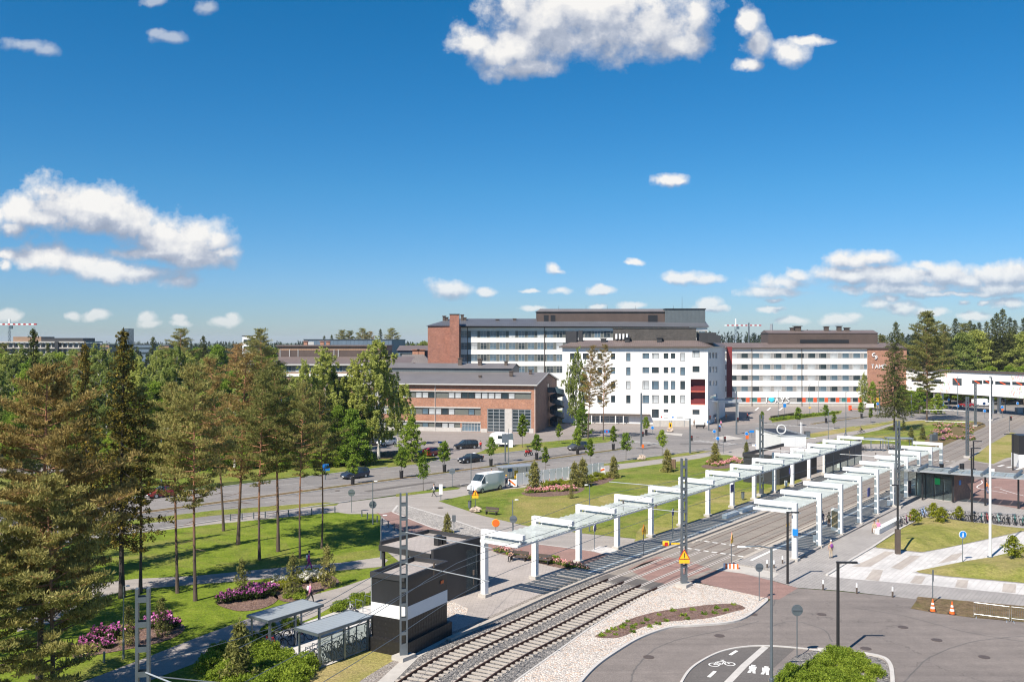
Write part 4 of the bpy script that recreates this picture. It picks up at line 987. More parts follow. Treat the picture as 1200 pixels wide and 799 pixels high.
bank('maple', lambda: mk_broad(71, 3.3, 0.3, 1.35, 'yellow_l', 1.0, 26, 0.05, 0.6, 0.16, clump=0.7, n=24))
bank('spirea', lambda: mk_shrub(81, 1.0, 1.0, 'hedge_l', 90, 0.11, 40)); bank('spireaB', lambda: mk_shrub(82, 0.9, 0.8, 'hedge_l', 80, 0.11, 36))
bank('lowhedge', lambda: mk_shrub(83, 0.7, 0.7, 'green_l', 60, 0.1, 26)); bank('gold', lambda: mk_shrub(84, 0.6, 0.65, 'yellow_l', 50, 0.09, 24))
bank('rhodo', lambda: mk_shrub(85, 1.0, 1.1, 'rhodo_l', 55, 0.14, 34, 'magfl', 0.12)); bank('rhodoP', lambda: mk_shrub(86, 0.9, 0.9, 'rhodo_l', 55, 0.14, 32, 'pinkfl', 0.12))
bank('rhodoR', lambda: mk_shrub(87, 0.75, 0.75, 'green_l', 50, 0.12, 26, 'roseflw', 0.6)); bank('rhodoW', lambda: mk_shrub(88, 0.75, 0.8, 'yellow_l', 50, 0.12, 28, 'whitefl', 0.5))
bank('wildbush', lambda: mk_shrub(89, 2.2, 2.6, 'green_l', 120, 0.2, 46)); bank('tuft', lambda: mk_shrub(90, 0.32, 0.3, 'green_l', 22, 0.1, 12))
bank('dryplant', lambda: mk_shrub(91, 0.45, 0.55, 'green_l', 30, 0.09, 18, 'roseflw', 0.25))
HB = dict(pineA=18, pineB=18, pineC=18, pineD=18, pineE=18, pineBig=19, pineBig2=14, spruceA=21, spruceB=18, spruceC=22, spruceD=25, birchA=20, birchB=18, birchC=16, broadA=8, broadB=13, broadC=15, streetA=5.2, streetB=5.4, streetC=5, youngpine=3.6, youngpineB=4.4, maple=3.3)
NM = dict(pine='pine_tree', spru='spruce_tree', birc='birch_tree', broa='broadleaf_tree', stre='street_tree', youn='young_pine', mapl='maple_tree')
def tree(key, px, py, top, label, wid=1.0, group=None, cat='tree', Yv=None, rz=None):
    """base seen at (px, py) (or at depth Yv), crown tip seen at height 'top' in the photo"""
    if Yv is None: b = G(px, py)
    else: b = Vector(((px-CX)*Yv/F, Yv, 0))
    h = EYE-(top-HZ)*b.y/F; s = h/HB[key]
    return plant(key, NM[key[:4]], label, cat, b, (s*wid, s*wid, s), rz, group)
# the park, near trees
tree('pineBig', 46, 812, 424, 'huge russet pine at the left edge, tallest of the near pines', 1.0)
tree('pineBig2', 62, 835, 556, 'broad olive pine in front of the huge russet pine', 0.95)
tree('pineBig2', -14, 850, 600, 'broad olive pine cut off by the photo edge', 0.95, rz=2.0)
tree('pineC', -45, 760, 455, 'russet pine behind the huge pine, half outside the photo', 1.2)
tree('spruceA', 143, 700, 384, 'tall dark spruce with rust-coloured shoot tips standing beside the park path', 1.05)
tree('spruceA', 103, 672, 400, 'dark rust-tipped spruce just behind the tallest spruce', 0.8, rz=2.2)
tree('spruceB', 36, 668, 383, 'thin spire-like spruce rising over the russet pine', 0.8)
tree('spruceB', 92, 706, 560, 'short dark spruce under the tall rust-tipped spruce', 0.9)
tree('pineB', 164.5, 694, 452, 'slender pine with orange trunk just right of the dark spruce', 1.0)
tree('pineB', 208, 694.6, 446, 'slender pine with thin red-brown trunk behind the lawn strip', 0.95, rz=2.5)
tree('pineA', 229, 703.6, 424, 'tall pine with orange trunk nearest the magenta rhododendrons', 0.95)
tree('pineC', 279, 637.6, 412, 'thick dark-trunked russet pine on the sunny lawn', 1.1)
tree('pineA', 304, 655.6, 432, 'pine in the middle of the lawn whose trunk stands closest to the path', 0.9, rz=4.0)
tree('pineB', 326, 646, 428, 'pine with dark lower trunk, middle one of the lawn row', 1.1, rz=1.0)
tree('pineD', 351.5, 654, 446, 'straight pine above the walker in pink', 0.75, rz=0.3)
tree('pineD', 377, 643, 456, 'last pine of the lawn row before the bollards', 0.8, rz=3.0)
tree('pineC', 262, 622, 418, 'russet pine behind the thick dark-trunked pine', 0.9, rz=4.2)
for i, (x, y, top, k) in enumerate(((-90, 720, 430, 'pineC'), (-170, 700, 425, 'pineA'), (-60, 668, 440, 'pineB'), (-140, 800, 400, 'pineC'), (20, 690, 520, 'pineB'), (-230, 760, 400, 'pineA'))): tree(k, x, y, top, 'park pine standing just outside the left photo edge', 1.2, 'park pines at and beyond the left photo edge')
# birches and trees between the side street and the avenue
tree('birchA', 443.7, 537.5, 391, 'tall weeping birch hanging over the brick building corner', 1.5, rz=0.5)
tree('birchB', 417.5, 537.5, 418, 'weeping birch with white trunk beside the tall birch', 1.5)
tree('birchB', 385, 540, 403, 'slim birch in front of the long brown hall', 1.45, rz=2)
tree('birchC', 393, 538, 430, 'bushy birch behind the blue hatchback', 1.2, rz=4)
tree('birchC', 466, 523, 442, 'small birch peeping out from behind the tall weeping birch', 0.9)
tree('broadA', 483, 541, 485, 'dense round dark green tree beside the parking area entrance', 1.1)
tree('birchB', 356, 545, 418, 'birch crown between the lawn pines and the brown hall', 1.1, rz=1)
tree('birchC', 330, 548, 437, 'pale birch seen between the lawn pine trunks', 1.3, rz=3)
# wood beyond the avenue, left
WG = 'trees of the wood beyond the avenue'
wood = [('birchA', 205, 160, 399), ('birchB', 225, 190, 410), ('broadC', 245, 175, 408), ('pineA', 212, 230, 384), ('spruceB', 181, 240, 394), ('spruceB', 237, 230, 393),
 ('broadB', 252, 260, 398), ('pineC', 268, 190, 402), ('broadC', 290, 168, 430), ('broadB', 255, 158, 440), ('pineA', 309, 215, 384), ('pineD', 300, 235, 395), ('broadB', 318, 225, 400),
 ('birchC', 60, 190, 412), ('broadC', 75, 170, 425), ('birchC', 15, 200, 418), ('broadB', 40, 160, 440), ('pineC', 85, 220, 412), ('broadC', 118, 200, 408), ('birchC', 125, 150, 435), ('pineB', 0, 230, 408),
 ('birchC', 165, 170, 418), ('broadB', 180, 155, 440), ('birchA', 188, 210, 405), ('broadC', 150, 225, 404), ('broadB', 215, 152, 455), ('birchC', 275, 150, 450), ('broadB', 305, 152, 470), ('broadC', 322, 165, 455),
 ('broadA', 340, 155, 485), ('broadA', 300, 150, 500), ('broadB', 230, 148, 480), ('broadA', 170, 147, 500), ('broadA', 130, 146, 505), ('broadB', 92, 150, 470), ('broadB', 20, 150, 480), ('birchB', -20, 180, 420), ('pineA', -45, 200, 405),
 ('broadC', -60, 160, 430), ('pineC', -80, 180, 410), ('birchC', 345, 175, 440), ('broadC', 362, 185, 455), ('broadB', 375, 170, 470), ('broadA', 398, 168, 480), ('birchC', 405, 172, 445), ('broadC', 365, 160, 490)]
rw_ = random.Random(77)
for i in range(46):
    x = -60+i*10.2+rw_.uniform(-6, 6); wood.append((rw_.choice(['birchA', 'birchB', 'broadC', 'birchC', 'broadB', 'broadC']), x, rw_.uniform(150, 215) if x < 330 else rw_.uniform(160, 178), rw_.uniform(422, 470) if x < 330 else rw_.uniform(445, 480)))
for i in range(30):
    x = 90+i*11.2+rw_.uniform(-4, 4); wood.append((rw_.choice(['broadA', 'broadB', 'broadC']), x, rw_.uniform(149, 158), rw_.uniform(468, 515)))
for i in range(16): wood.append((rw_.choice(['broadC', 'spruceB', 'birchC', 'broadB', 'pineA']), -10+i*17+rw_.uniform(-6, 6), rw_.uniform(225, 330), rw_.uniform(401, 409)))
for i in range(9): wood.append((rw_.choice(['broadC', 'birchC', 'broadB']), -8+i*15+rw_.uniform(-5, 5), rw_.uniform(190, 240), rw_.uniform(404, 414)))
for i, (k, x, Yv, top) in enumerate(wood):
    sp_ = {'bir': 'birch', 'bro': 'leafy tree', 'pin': 'pine', 'spr': 'spruce'}[k[:3]]
    ht = 'tall' if top < 415 else 'low' if top > 470 else 'mid-height'; wh = 'behind the huge russet pine' if x < 100 else 'behind the rust-tipped spruce' if x < 190 else 'between the slender pines' if x < 280 else 'in front of the brown hall'
    tree(k, x, None, top, '%s %s %s beyond the avenue, %s' % (ht, 'light green' if sp_ in ('birch', 'leafy tree') else 'dark', sp_, wh), 1.25, WG, Yv=Yv)
# bright shrubs along the far side of the avenue
for i in range(30):
    x = 150+i*9.3+rnd.uniform(-3, 3); y = 556-(x-120)*0.028-rnd.uniform(1, 7)
    plant('wildbush', 'shrub', 'bright leafy bush on the grass verge across the avenue', 'shrub', G(x, y), rnd.uniform(0.8, 1.35), None, 'bushes along the far verge of the avenue', ('stems', 'foliage'))
# centre pines before the white ward building
tree('pineC', 689, 514, 404, 'sparse brown pine, middle one of three in front of the white building', 0.78, rz=0.2)
tree('pineC', 707, 515.5, 403, 'sparse pine with orange trunk, right one of three before the white building', 0.7, rz=2.2)
tree('birchC', 675, 510, 407, 'thin birch left of the two sparse pines', 0.85, rz=1.2)
tree('broadA', 683, 512, 470, 'low dark green tree at the foot of the sparse pines', 1.0)
# right conifers
tree('spruceD', 1048, 505, 376, 'narrow brownish spruce before the brick end wall with the emblem', 0.92)
tree('pineE', 1086, 494.5, 364, 'big dark pine with bare trunk in front of the skybridge', 0.95, rz=1.0)
tree('birchC', 1012, 480, 436, 'light green birch before the brick end of the long white building', 0.9)
tree('broadA', 1022, 480, 445, 'leafy tree next to the birch before the brick end wall', 0.8)
FG = 'trees of the wood behind the skybridge'
for k, x, Yv, top in (('pineD', 1104, 330, 380), ('spruceC', 1119, 320, 372), ('broadC', 1130, 300, 384), ('spruceB', 1136, 345, 375), ('spruceC', 1148, 350, 377), ('broadC', 1146, 312, 381), ('spruceC', 1164, 318, 372),
     ('spruceC', 1175, 310, 361), ('spruceB', 1113, 300, 392), ('birchC', 1186, 330, 384), ('broadC', 1200, 305, 383), ('spruceC', 1200, 340, 372), ('spruceC', 1222, 320, 370), ('broadB', 1112, 300, 425), ('broadB', 1128, 298, 430), ('broadB', 1160, 298, 425),
     ('broadB', 1145, 298, 430), ('broadB', 1180, 298, 425), ('broadC', 1235, 310, 385), ('pineD', 1092, 340, 384), ('spruceB', 1072, 350, 388), ('spruceB', 1058, 360, 390), ('pineA', 1030, 365, 392), ('broadB', 1098, 298, 428), ('broadB', 1200, 296, 425), ('spruceC', 1250, 310, 375), ('broadC', 1265, 300, 390), ('spruceC', 1106, 335, 378), ('broadA', 1068, 268, 456), ('broadA', 1078, 262, 452), ('broadA', 1058, 275, 450), ('broadA', 1098, 258, 460), ('broadB', 1104, 300, 430), ('spruceC', 1156, 330, 376), ('spruceC', 1190, 325, 374), ('spruceC', 1183, 318, 371), ('pineA', 1127, 325, 378), ('spruceC', 1168, 312, 366), ('spruceC', 1096, 345, 384), ('spruceC', 1141, 320, 379), ('spruceC', 1212, 330, 372)):
    sp_ = {'bir': 'birch', 'bro': 'green leafy tree', 'pin': 'dark pine', 'spr': 'dark spruce'}[k[:3]]
    tree(k, x, None, top, '%s in the wood behind the skybridge' % sp_, 1.45 if k != 'pineD' else 1.1, FG, Yv=Yv)
# skyline trees over the roofs
SG = 'skyline trees over the flat roofs'
for k, x, top in (('pineA', 402, 386), ('spruceB', 388, 392), ('pineA', 410, 387), ('pineA', 422, 384), ('pineC', 428, 388), ('spruceB', 446, 385), ('pineA', 461, 384), ('spruceB', 381, 393), ('broadC', 493, 397), ('broadC', 485, 399), ('broadC', 498, 396), ('broadC', 360, 396), ('broadC', 340, 401), ('broadC', 475, 401)):
    tree(k, x, None, top, 'small %s on the skyline beyond the blue-grey roof' % {'pin': 'pine', 'spr': 'spruce', 'bro': 'green treetop'}[k[:3]], 1.1, SG, Yv=390)
# street trees
STL = [('streetA', 413.8, 567, 530, 'street tree in the median beside the dark blue hatchback'), ('streetA', 470.7, 560, 521, 'street tree in the median near the dense round tree'),
 ('streetA', 521, 552.5, 515, 'street tree in the median beside the black sedan'), ('streetC', 575.4, 545.7, 510, 'street tree in the median behind the white van'),
 ('streetA', 628.8, 538, 507, 'street tree in the median next to the red motorcycle'), ('streetA', 676.7, 532, 500, 'street tree in the median in front of the grey car'),
 ('streetB', 718.5, 527, 497, 'street tree in the median beside the orange pine trunk'), ('streetC', 496, 575, 532, 'stake-supported street tree near the walking man in white'),
 ('streetB', 639.4, 552, 521, 'street tree just behind the white building-site fence'), ('streetB', 691.6, 545, 512, 'lime-green street tree at the fence end'),
 ('streetC', 733.5, 539.5, 505, 'street tree on the verge left of the small rock'), ('streetC', 776, 534, 502, 'stake-supported street tree on the verge beside the tall signal pole'),
 ('streetB', 612, 524.4, 483, 'slim birch-like street tree before the brick building gable'), ('streetB', 655, 520, 495, 'street tree on the grass strip below the low dark green tree'),
 ('streetA', 757, 509.5, 487, 'street tree in a dark planter before the construction cabins'), ('streetB', 817.5, 496, 479, 'small lime street tree at the white building corner'),
 ('streetC', 893, 496, 481, 'small street tree behind the white kiosk on the square'), ('streetA', 935, 499, 476, 'street tree rising beside the white kiosk tower'),
 ('streetC', 967.5, 495, 473, 'street tree in the median with dark trunk sleeve'), ('streetB', 977.5, 502, 483, 'street tree on the dry verge above the bicycle shelters'),
 ('streetA', 1009, 489.5, 470, 'street tree in the median before the orange bench'), ('streetB', 1020.5, 495, 477, 'bright lime street tree near the signal pole'),
 ('streetB', 1066, 489, 470, 'young lime tree between the two big conifers')]
for k, x, y, top, lab in STL: tree(k, x, y, top, lab, 0.95, None, 'street tree')
def sleeve(x, y, lab):
    c = G(x, y, 0.12); mb = MB(); mb.cyl((0, 0, 0), 1.15, 0.26, 0.3, 12); mb.torus((0, 0, 1.15), 0.3, 0.03, 16, 6, Matrix.Rotation(R(90), 3, 'X'))
    solo('tree_guard', mb, 'blackm', lab, 'tree guard', (c.x+0.0, c.y-0.35, c.z), 0, 'dark guards round the median trees')
for x, y, *_ in [(q[1], q[2]) for q in STL[:7]]+[(757, 509.5), (967.5, 495), (1009, 489.5)]: sleeve(x, y, 'dark round guard at the foot of a median tree')
# young pines on the lawns
for k, x, y, top, lab in (('youngpine', 626, 575, 541, 'young conifer beside the glass bus shelter'), ('youngpine', 673, 570, 542, 'young conifer behind the pink flower bed'), ('youngpine', 682.5, 570, 538, 'young conifer pair partner nearer the golden shrubs'),
  ('youngpine', 719.5, 560, 535, 'young conifer at the end of the golden shrubs'), ('youngpine', 781.5, 553, 527, 'young conifer beside the wooden box on the lawn'), ('youngpine', 838, 545, 519, 'young conifer at the red flower bed by the dark kiosk'),
  ('youngpine', 874.5, 532, 518, 'small young conifer left of the white kiosk'), ('youngpineB', 669, 584, 566, 'spindly little pine alone on the lawn'), ('youngpine', 1068, 518, 501, 'young pine on the lawn behind the bicycle shelters'),
  ('youngpine', 1081, 515, 500, 'young pine right of its twin on the lawn'), ('youngpineB', 1059, 504, 492, 'small shrub-like pine on the far lawn'), ('youngpineB', 284, 701, 655, 'spindly young pine behind the magenta rhododendrons'),
  ('youngpineB', 343, 700, 650, 'young pine between the golden shrubs and the walker'), ('youngpineB', 383, 688, 639, 'young pine in the flower bed nearest the black kiosk'), ('youngpineB', 150, 757, 710, 'dark young pine among the pink rhododendrons'),
  ('youngpineB', 190, 745, 700, 'young pine right of the tall lattice mast'), ('youngpine', 281, 805, 729, 'young pine rising from the bright clipped shrubs'), ('youngpine', 524.5, 625, 602, 'small conifer behind the black pavilion')):
    tree(k, x, y, top, lab, 1.0, None, 'young tree')
for i, (x, y, top, lab) in enumerate(((1071, 617, 595, 'golden maple nearest the bicycles, left one of four'), (1094, 611, 588, 'golden maple at the back of the mound beside the bicycle row'), (1103, 617.5, 593, 'golden maple in the middle of the mound, largest crown'), (1124, 611, 592, 'golden maple nearest the black lamp post'), (1187, 660, 626, 'golden young maple alone on the lower mound'))):
    tree('maple', x, y, top, lab, 1.2, None, 'small tree', rz=i*1.3)
# shrubs
def bed(key, pts, lab, cat, grp, s=(0.8, 1.1), name='shrub'):
    for x, y in pts: plant(key, name, lab, cat, G(x, y), rnd.uniform(*s), None, grp, ('stems', 'foliage', 'blossom'))
def fill(poly, step, jit=0.3, seed=1):
    r_ = random.Random(seed); P = [G(*q) for q in poly]; out = []
    x0, x1 = min(p.x for p in P), max(p.x for p in P); y0, y1 = min(p.y for p in P), max(p.y for p in P)
    y = y0
    while y < y1:
        x = x0
        while x < x1:
            qx, qy = x+r_.uniform(-jit, jit)*step, y+r_.uniform(-jit, jit)*step; c = False; j = len(P)-1
            for i in range(len(P)):
                if (P[i].y > qy) != (P[j].y > qy) and qx < (P[j].x-P[i].x)*(qy-P[i].y)/(P[j].y-P[i].y)+P[i].x: c = not c
                j = i
            if c: out.append(Vector((qx, qy, 0)))
            x += step
        y += step
    return out
def bedfill(key, poly, step, lab, grp, s=(0.85, 1.15), seed=1, name='shrub'):
    for p in fill(poly, step, 0.3, seed): plant(key, name, lab, 'shrub', p, rnd.uniform(*s), None, grp, ('stems', 'foliage', 'blossom'))
bedfill('spirea', [(240, 790), (262, 766), (290, 757), (310, 765), (345, 776), (366, 790), (352, 812), (300, 850), (250, 830)], 1.15, 'clipped light green shrub in the big bed below the bicycle yard', 'shrubs of the bed below the bicycle yard')
bedfill('spireaB', [(372, 724), (384, 714), (410, 704), (440, 694.5), (440, 705), (405, 716), (378, 727)], 1.1, 'light green shrub of the hedge between path and bicycle yard', 'hedge shrubs behind the bicycle shelters', (0.6, 0.85), 3)
bedfill('spireaB', [(292, 748), (322, 735), (345, 728), (348, 733), (320, 744), (295, 756)], 1.1, 'light green shrub behind the left bicycle shelter', 'hedge shrubs behind the bicycle shelters', (0.6, 0.85), 4)
bedfill('spirea', [(908, 799), (930, 783), (950, 773), (972, 768), (998, 769), (1022, 777), (1032, 788), (1033, 815), (960, 860), (880, 850)], 1.15, 'light green flowering shrub in the traffic island bed', 'shrubs of the traffic island', (0.68, 0.85), 5)
area('gravel_edge', [(896, 830), (903, 797), (912, 785), (932, 769), (958, 762), (990, 765), (1030, 771), (1043, 782), (1046, 799), (1046, 850), (960, 900), (880, 900)], 'ballast', 0.06)
mb = MB(); ribbon(mb, smoothline(PX([(958, 761.5), (990, 764), (1028, 769.5), (1042, 778), (1046, 799), (1046, 850)]), 6), 0.25, 0.03, 0.12); struct('kerb', mb, 'kerbstone')
bed('rhodo', [(262, 706), (272, 704), (284, 702), (291, 700), (299, 701), (306, 698), (313, 697), (294, 695)], 'magenta rhododendron in the bed below the park path', 'shrub', 'magenta rhododendrons below the park path', (0.75, 1.0), 'rhododendron')
bed('rhodoP', [(93, 764), (101, 757), (109, 752), (118, 748), (127, 750), (137, 747), (125, 758), (150, 742), (105, 763)], 'pink rhododendron left of the tall lattice mast', 'shrub', 'pink rhododendrons left of the lattice mast', (0.6, 1.0), 'rhododendron')
bed('rhodoP', [(181, 735), (190, 733), (196, 737)], 'pink rhododendron right of the lattice mast', 'shrub', 'pink rhododendrons right of the lattice mast', (0.9, 1.1), 'rhododendron')
bed('gold', [(321, 690), (328, 687), (335, 685), (342, 682), (350, 680), (330, 691), (358, 678), (366, 675), (340, 688)], 'golden yellow shrub beside the path with the walker', 'shrub', 'golden shrubs beside the park path', (1.1, 1.5))
bed('rhodoW', [(352, 684), (360, 682), (368, 680), (376, 676), (324, 687)], 'yellow shrub with white blossom beside the walker', 'shrub', 'white-flowering shrubs by the walker', (0.9, 1.2))
bed('lowhedge', [(346, 697), (354, 695), (338, 700), (350, 702)], 'low dark shrub under the young pine beside the walker', 'shrub', 'low shrubs beside the walker', (0.7, 1.0))
bed('rhodoR', [(621+i*6.2, 577-i*0.35+rnd.uniform(-1.5, 1)) for i in range(9)], 'pink-flowering shrub of the lawn bed before the site fence', 'shrub', 'pink shrubs of the lawn bed', (0.8, 1.1))
bed('gold', [(638+i*6, 569-i*0.3+rnd.uniform(-1, 1)) for i in range(7)], 'greenish yellow shrub behind the pink lawn bed', 'shrub', 'yellow shrubs of the lawn bed', (1.0, 1.4))
bed('gold', [(692, 565), (699, 563.5), (706, 562), (692, 560), (699, 558), (704, 558.5), (710, 560), (716, 559)], 'round golden cushion shrub at the fence end', 'shrub', 'golden cushions at the fence end', (0.9, 1.2))
bed('rhodoR', [(832, 544), (838, 546), (845, 545), (852, 543), (857, 542), (863, 542.5), (868, 544), (860, 539.5)], 'rose-red shrub of the bed beside the dark kiosk', 'shrub', 'rose shrubs beside the dark kiosk', (0.8, 1.1))
bed('rhodoP', [(1094+rnd.uniform(-2, 34), 504+rnd.uniform(-1, 13)) for i in range(9)], 'pink perennial clump in the meadow beside the tram tracks', 'flower', 'pink flower clumps in the trackside meadow', (0.4, 0.75), 'flower_clump')
bed('dryplant', [(584+i*4.7, 646.3+i*1.0+rnd.uniform(-0.7, 0.7)) for i in range(23)], 'small planting behind the plaza benches', 'plant', 'plants of the bed behind the plaza benches', (0.7, 1.1), 'flower_clump')
bed('lowhedge', [(649, 656.5)], 'round green ball shrub behind the plaza benches', 'shrub', None, (0.9, 0.91))
bed('lowhedge', [(905+i*4.2, 493-i*0.5) for i in range(19)], 'low hedge shrub on the verge above the avenue', 'shrub', 'hedge shrubs above the avenue', (1.1, 1.5))
area('planting_bed', [(582, 645), (600, 648), (640, 657), (680, 666), (690, 669), (686, 672), (640, 662), (600, 652), (582, 648)], 'bark_bed', 0.026)
for poly in ([(254, 708), (262, 702), (290, 697), (318, 695), (326, 702), (310, 712), (280, 716)], [(85, 770), (100, 752), (150, 740), (205, 730), (216, 738), (190, 752), (120, 766)], [(316, 690), (345, 680), (378, 672), (398, 682), (375, 693), (345, 705), (325, 702)], [(612, 577), (640, 574), (680, 571), (684, 574), (672, 579), (640, 582), (618, 581)], [(686, 562), (716, 557), (722, 560), (704, 568), (688, 568)], [(824, 545), (860, 541), (872, 544), (850, 549), (828, 549)]):
    area('planting_bed', poly, 'bark_bed', 0.034, 4)
bed('dryplant', [(1092+rnd.uniform(0, 50), 501+rnd.uniform(-4, 15)) for i in range(34)], 'green and rusty perennial clump in the meadow beside the tram tracks', 'plant', 'perennial clumps of the trackside meadow', (1.0, 1.9), 'flower_clump')
TUF = [(705, 745), (720, 738), (713, 741), (728, 735), (731, 733), (730, 736), (736, 729), (742, 736), (745, 733), (752, 731), (757, 727), (770, 732), (762, 735), (773, 721), (780, 728), (788, 716), (800, 722), (806, 726), (812, 715), (826, 720), (840, 713), (838, 719), (850, 716), (860, 709), (722, 744), (741, 741)]
bed('tuft', TUF, 'small green tuft in the bark-covered bed amid pale stones', 'plant', 'green tufts in the bark bed', (0.6, 0.95), 'plant')
# ground litter & far woods
def lowwood(name, spots, kinds, mat_, seed):
    rg = np.random.default_rng(seed); cen = []; rad = []
    for (x, y, z, h, r, k) in spots:
        n = 13
        for i in range(n):
            f = (i+0.5)/n; a = rg.random()*6.28
            rr = r*((1-f)**0.8 if k else math.sin(PI*(0.12+0.85*f))**0.6)*rg.random()**0.4
            cen.append([x+rr*math.cos(a), y+rr*math.sin(a), z+h*(0.12+0.86*f)]); rad.append([r*0.42*(1.15-f*0.6), r*0.42*(1.15-f*0.6), h*0.08])
    C, U, V = leaves(rg, np.array(cen), np.array(rad), 7, 1.5, 0.9, out=0.4, droop=0.2)
    o = link(name, leafmesh(name, C, U, V, mat_)); tag(o, kind='stuff'); return o
r_ = random.Random(5); sp1 = []; sp2 = []
for i in range(2600):
    y = 430+1100*r_.random()**1.5; x = r_.uniform(-1, 1)*(y*0.62+40)
    if 60 < x < 150 and y < 460: continue
    h = r_.uniform(11, 17.5); z = hill_h(x, y)*1.0
    if x > 0.17*y: h *= 1.15
    (sp1 if r_.random() < 0.6 else sp2).append((x, y, z-0.5, h, r_.uniform(2.0, 3.4), r_.random() < 0.75))
M['far_dark'] = leafmat('far_conifer_needles', (0.012, 0.022, 0.012), (0.025, 0.04, 0.02), (0.045, 0.06, 0.028), None, 0.1)
M['far_green'] = leafmat('far_mixed_leaves', (0.02, 0.035, 0.012), (0.045, 0.065, 0.02), (0.08, 0.1, 0.035), None, 0.2)
lowwood('far_woods', sp1, 0, 'far_dark', 1); lowwood('far_woods', sp2, 0, 'far_green', 2)
# ================================================================ buildings
M['bricko'] = brick('brick_red', (0.45, 0.175, 0.085), (0.33, 0.12, 0.062), (0.32, 0.27, 0.23))
M['brickd'] = brick('brick_hospital', (0.4, 0.16, 0.1), (0.27, 0.1, 0.07), (0.26, 0.2, 0.17), scale=1.5)
M['brickb'] = brick('brick_brown', (0.3, 0.165, 0.12), (0.22, 0.125, 0.095), (0.2, 0.17, 0.15))
M['brickk'] = brick('brick_dark', (0.075, 0.068, 0.062), (0.05, 0.046, 0.043), (0.12, 0.11, 0.1), scale=2.5)
M['plaster'] = cladding('white_facade', (0.8, 0.79, 0.77), 1.2, 3.46, 0.82, 0.6, var=0.04, seamw=0.035)
M['band'] = cladding('white_band_facade', (0.78, 0.765, 0.735), 3.0, 0, 0.86, 0.6, var=0.05)
M['infill'] = simple('window_band_panel', (0.13, 0.14, 0.125), 0.6, var=0.1)
M['infill2'] = simple('window_band_grey', (0.3, 0.29, 0.275), 0.6, var=0.08)
M['roofg'] = ribbed('roof_grey_sheet', (0.17, 0.155, 0.15), 0.6, 0.5, 0.0)
M['roofd'] = ribbed('roof_dark_blue_sheet', (0.1, 0.105, 0.12), 0.6, 0.45, 0.0)
M['roofb'] = ribbed('roof_brown_sheet', (0.16, 0.125, 0.115), 0.5, 0.55, 0.0)
M['sheetb'] = ribbed('brown_sheet_wall', (0.105, 0.075, 0.062), 0.35, 0.55)
M['sheeto'] = ribbed('tan_sheet_wall', (0.3, 0.19, 0.12), 0.5, 0.6)
M['sheetg'] = ribbed('grey_sheet_wall', (0.11, 0.13, 0.14), 0.4, 0.5)
M['sheetbl'] = ribbed('bluegrey_sheet_wall', (0.13, 0.18, 0.235), 1.5, 0.5)
M['darkred'] = simple('dark_red_panel', (0.2, 0.03, 0.03), 0.5, var=0.1)
M['coral'] = simple('coral_panel', (0.62, 0.14, 0.09), 0.5, var=0.06)
M['orangep'] = simple('orange_red_panel', (0.75, 0.1, 0.03), 0.5, var=0.05)
M['teal'] = glass_dark('teal_glass', (0.05, 0.16, 0.16), 0.1)
M['cyan'] = simple('cyan_disc', (0.05, 0.55, 0.7), 0.4, var=0.05)
M['frame_w'] = simple('window_frame_white', (0.52, 0.51, 0.49), 0.5, var=0.04)
M['frame_d'] = simple('window_frame_dark', (0.06, 0.06, 0.06), 0.5, var=0.08)
def uv(px, py, a, b):
    """where the sight line through (px,py) meets the vertical plane through a-b: metres along it, height"""
    a = Vector(a[:2]); b = Vector(b[:2]); d = (b-a).normalized(); k = (px-CX)/F
    u = (k*a.y-a.x)/(d.x-k*d.y); Y = a.y+u*d.y
    return u, EYE-(py-HZ)*Y/F
def wallmesh(mb, a, b, z0, z1, holes=(), depth=0.18):
    a = Vector((a[0], a[1], 0)); b = Vector((b[0], b[1], 0)); L = (b-a).length; d = (b-a)/L; n = Vector((d.y, -d.x, 0))
    us = sorted({0.0, L, *[h[0] for h in holes], *[h[1] for h in holes]}); zs = sorted({z0, z1, *[h[2] for h in holes], *[h[3] for h in holes]})
    us = [u for u in us if -1e-6 <= u <= L+1e-6]; zs = [z for z in zs if z0-1e-6 <= z <= z1+1e-6]
    P = lambda u, z, o=0.0: tuple(a+d*u+Vector((0, 0, z))-n*o)
    for i in range(len(us)-1):
        run = None
        for j in range(len(zs)-1):
            um, zm = (us[i]+us[i+1])/2, (zs[j]+zs[j+1])/2
            if any(h[0] < um < h[1] and h[2] < zm < h[3] for h in holes): continue
            mb.quad(P(us[i], zs[j]), P(us[i+1], zs[j]), P(us[i+1], zs[j+1]), P(us[i], zs[j+1]))
    for (u0, u1, v0, v1) in [h[:4] for h in holes]:
        mb.quad(P(u0, v0), P(u1, v0), P(u1, v0, depth), P(u0, v0, depth)); mb.quad(P(u1, v1), P(u0, v1), P(u0, v1, depth), P(u1, v1, depth))
        mb.quad(P(u0, v1), P(u0, v0), P(u0, v0, depth), P(u0, v1, depth)); mb.quad(P(u1, v0), P(u1, v1), P(u1, v1, depth), P(u1, v0, depth))
WC = {}
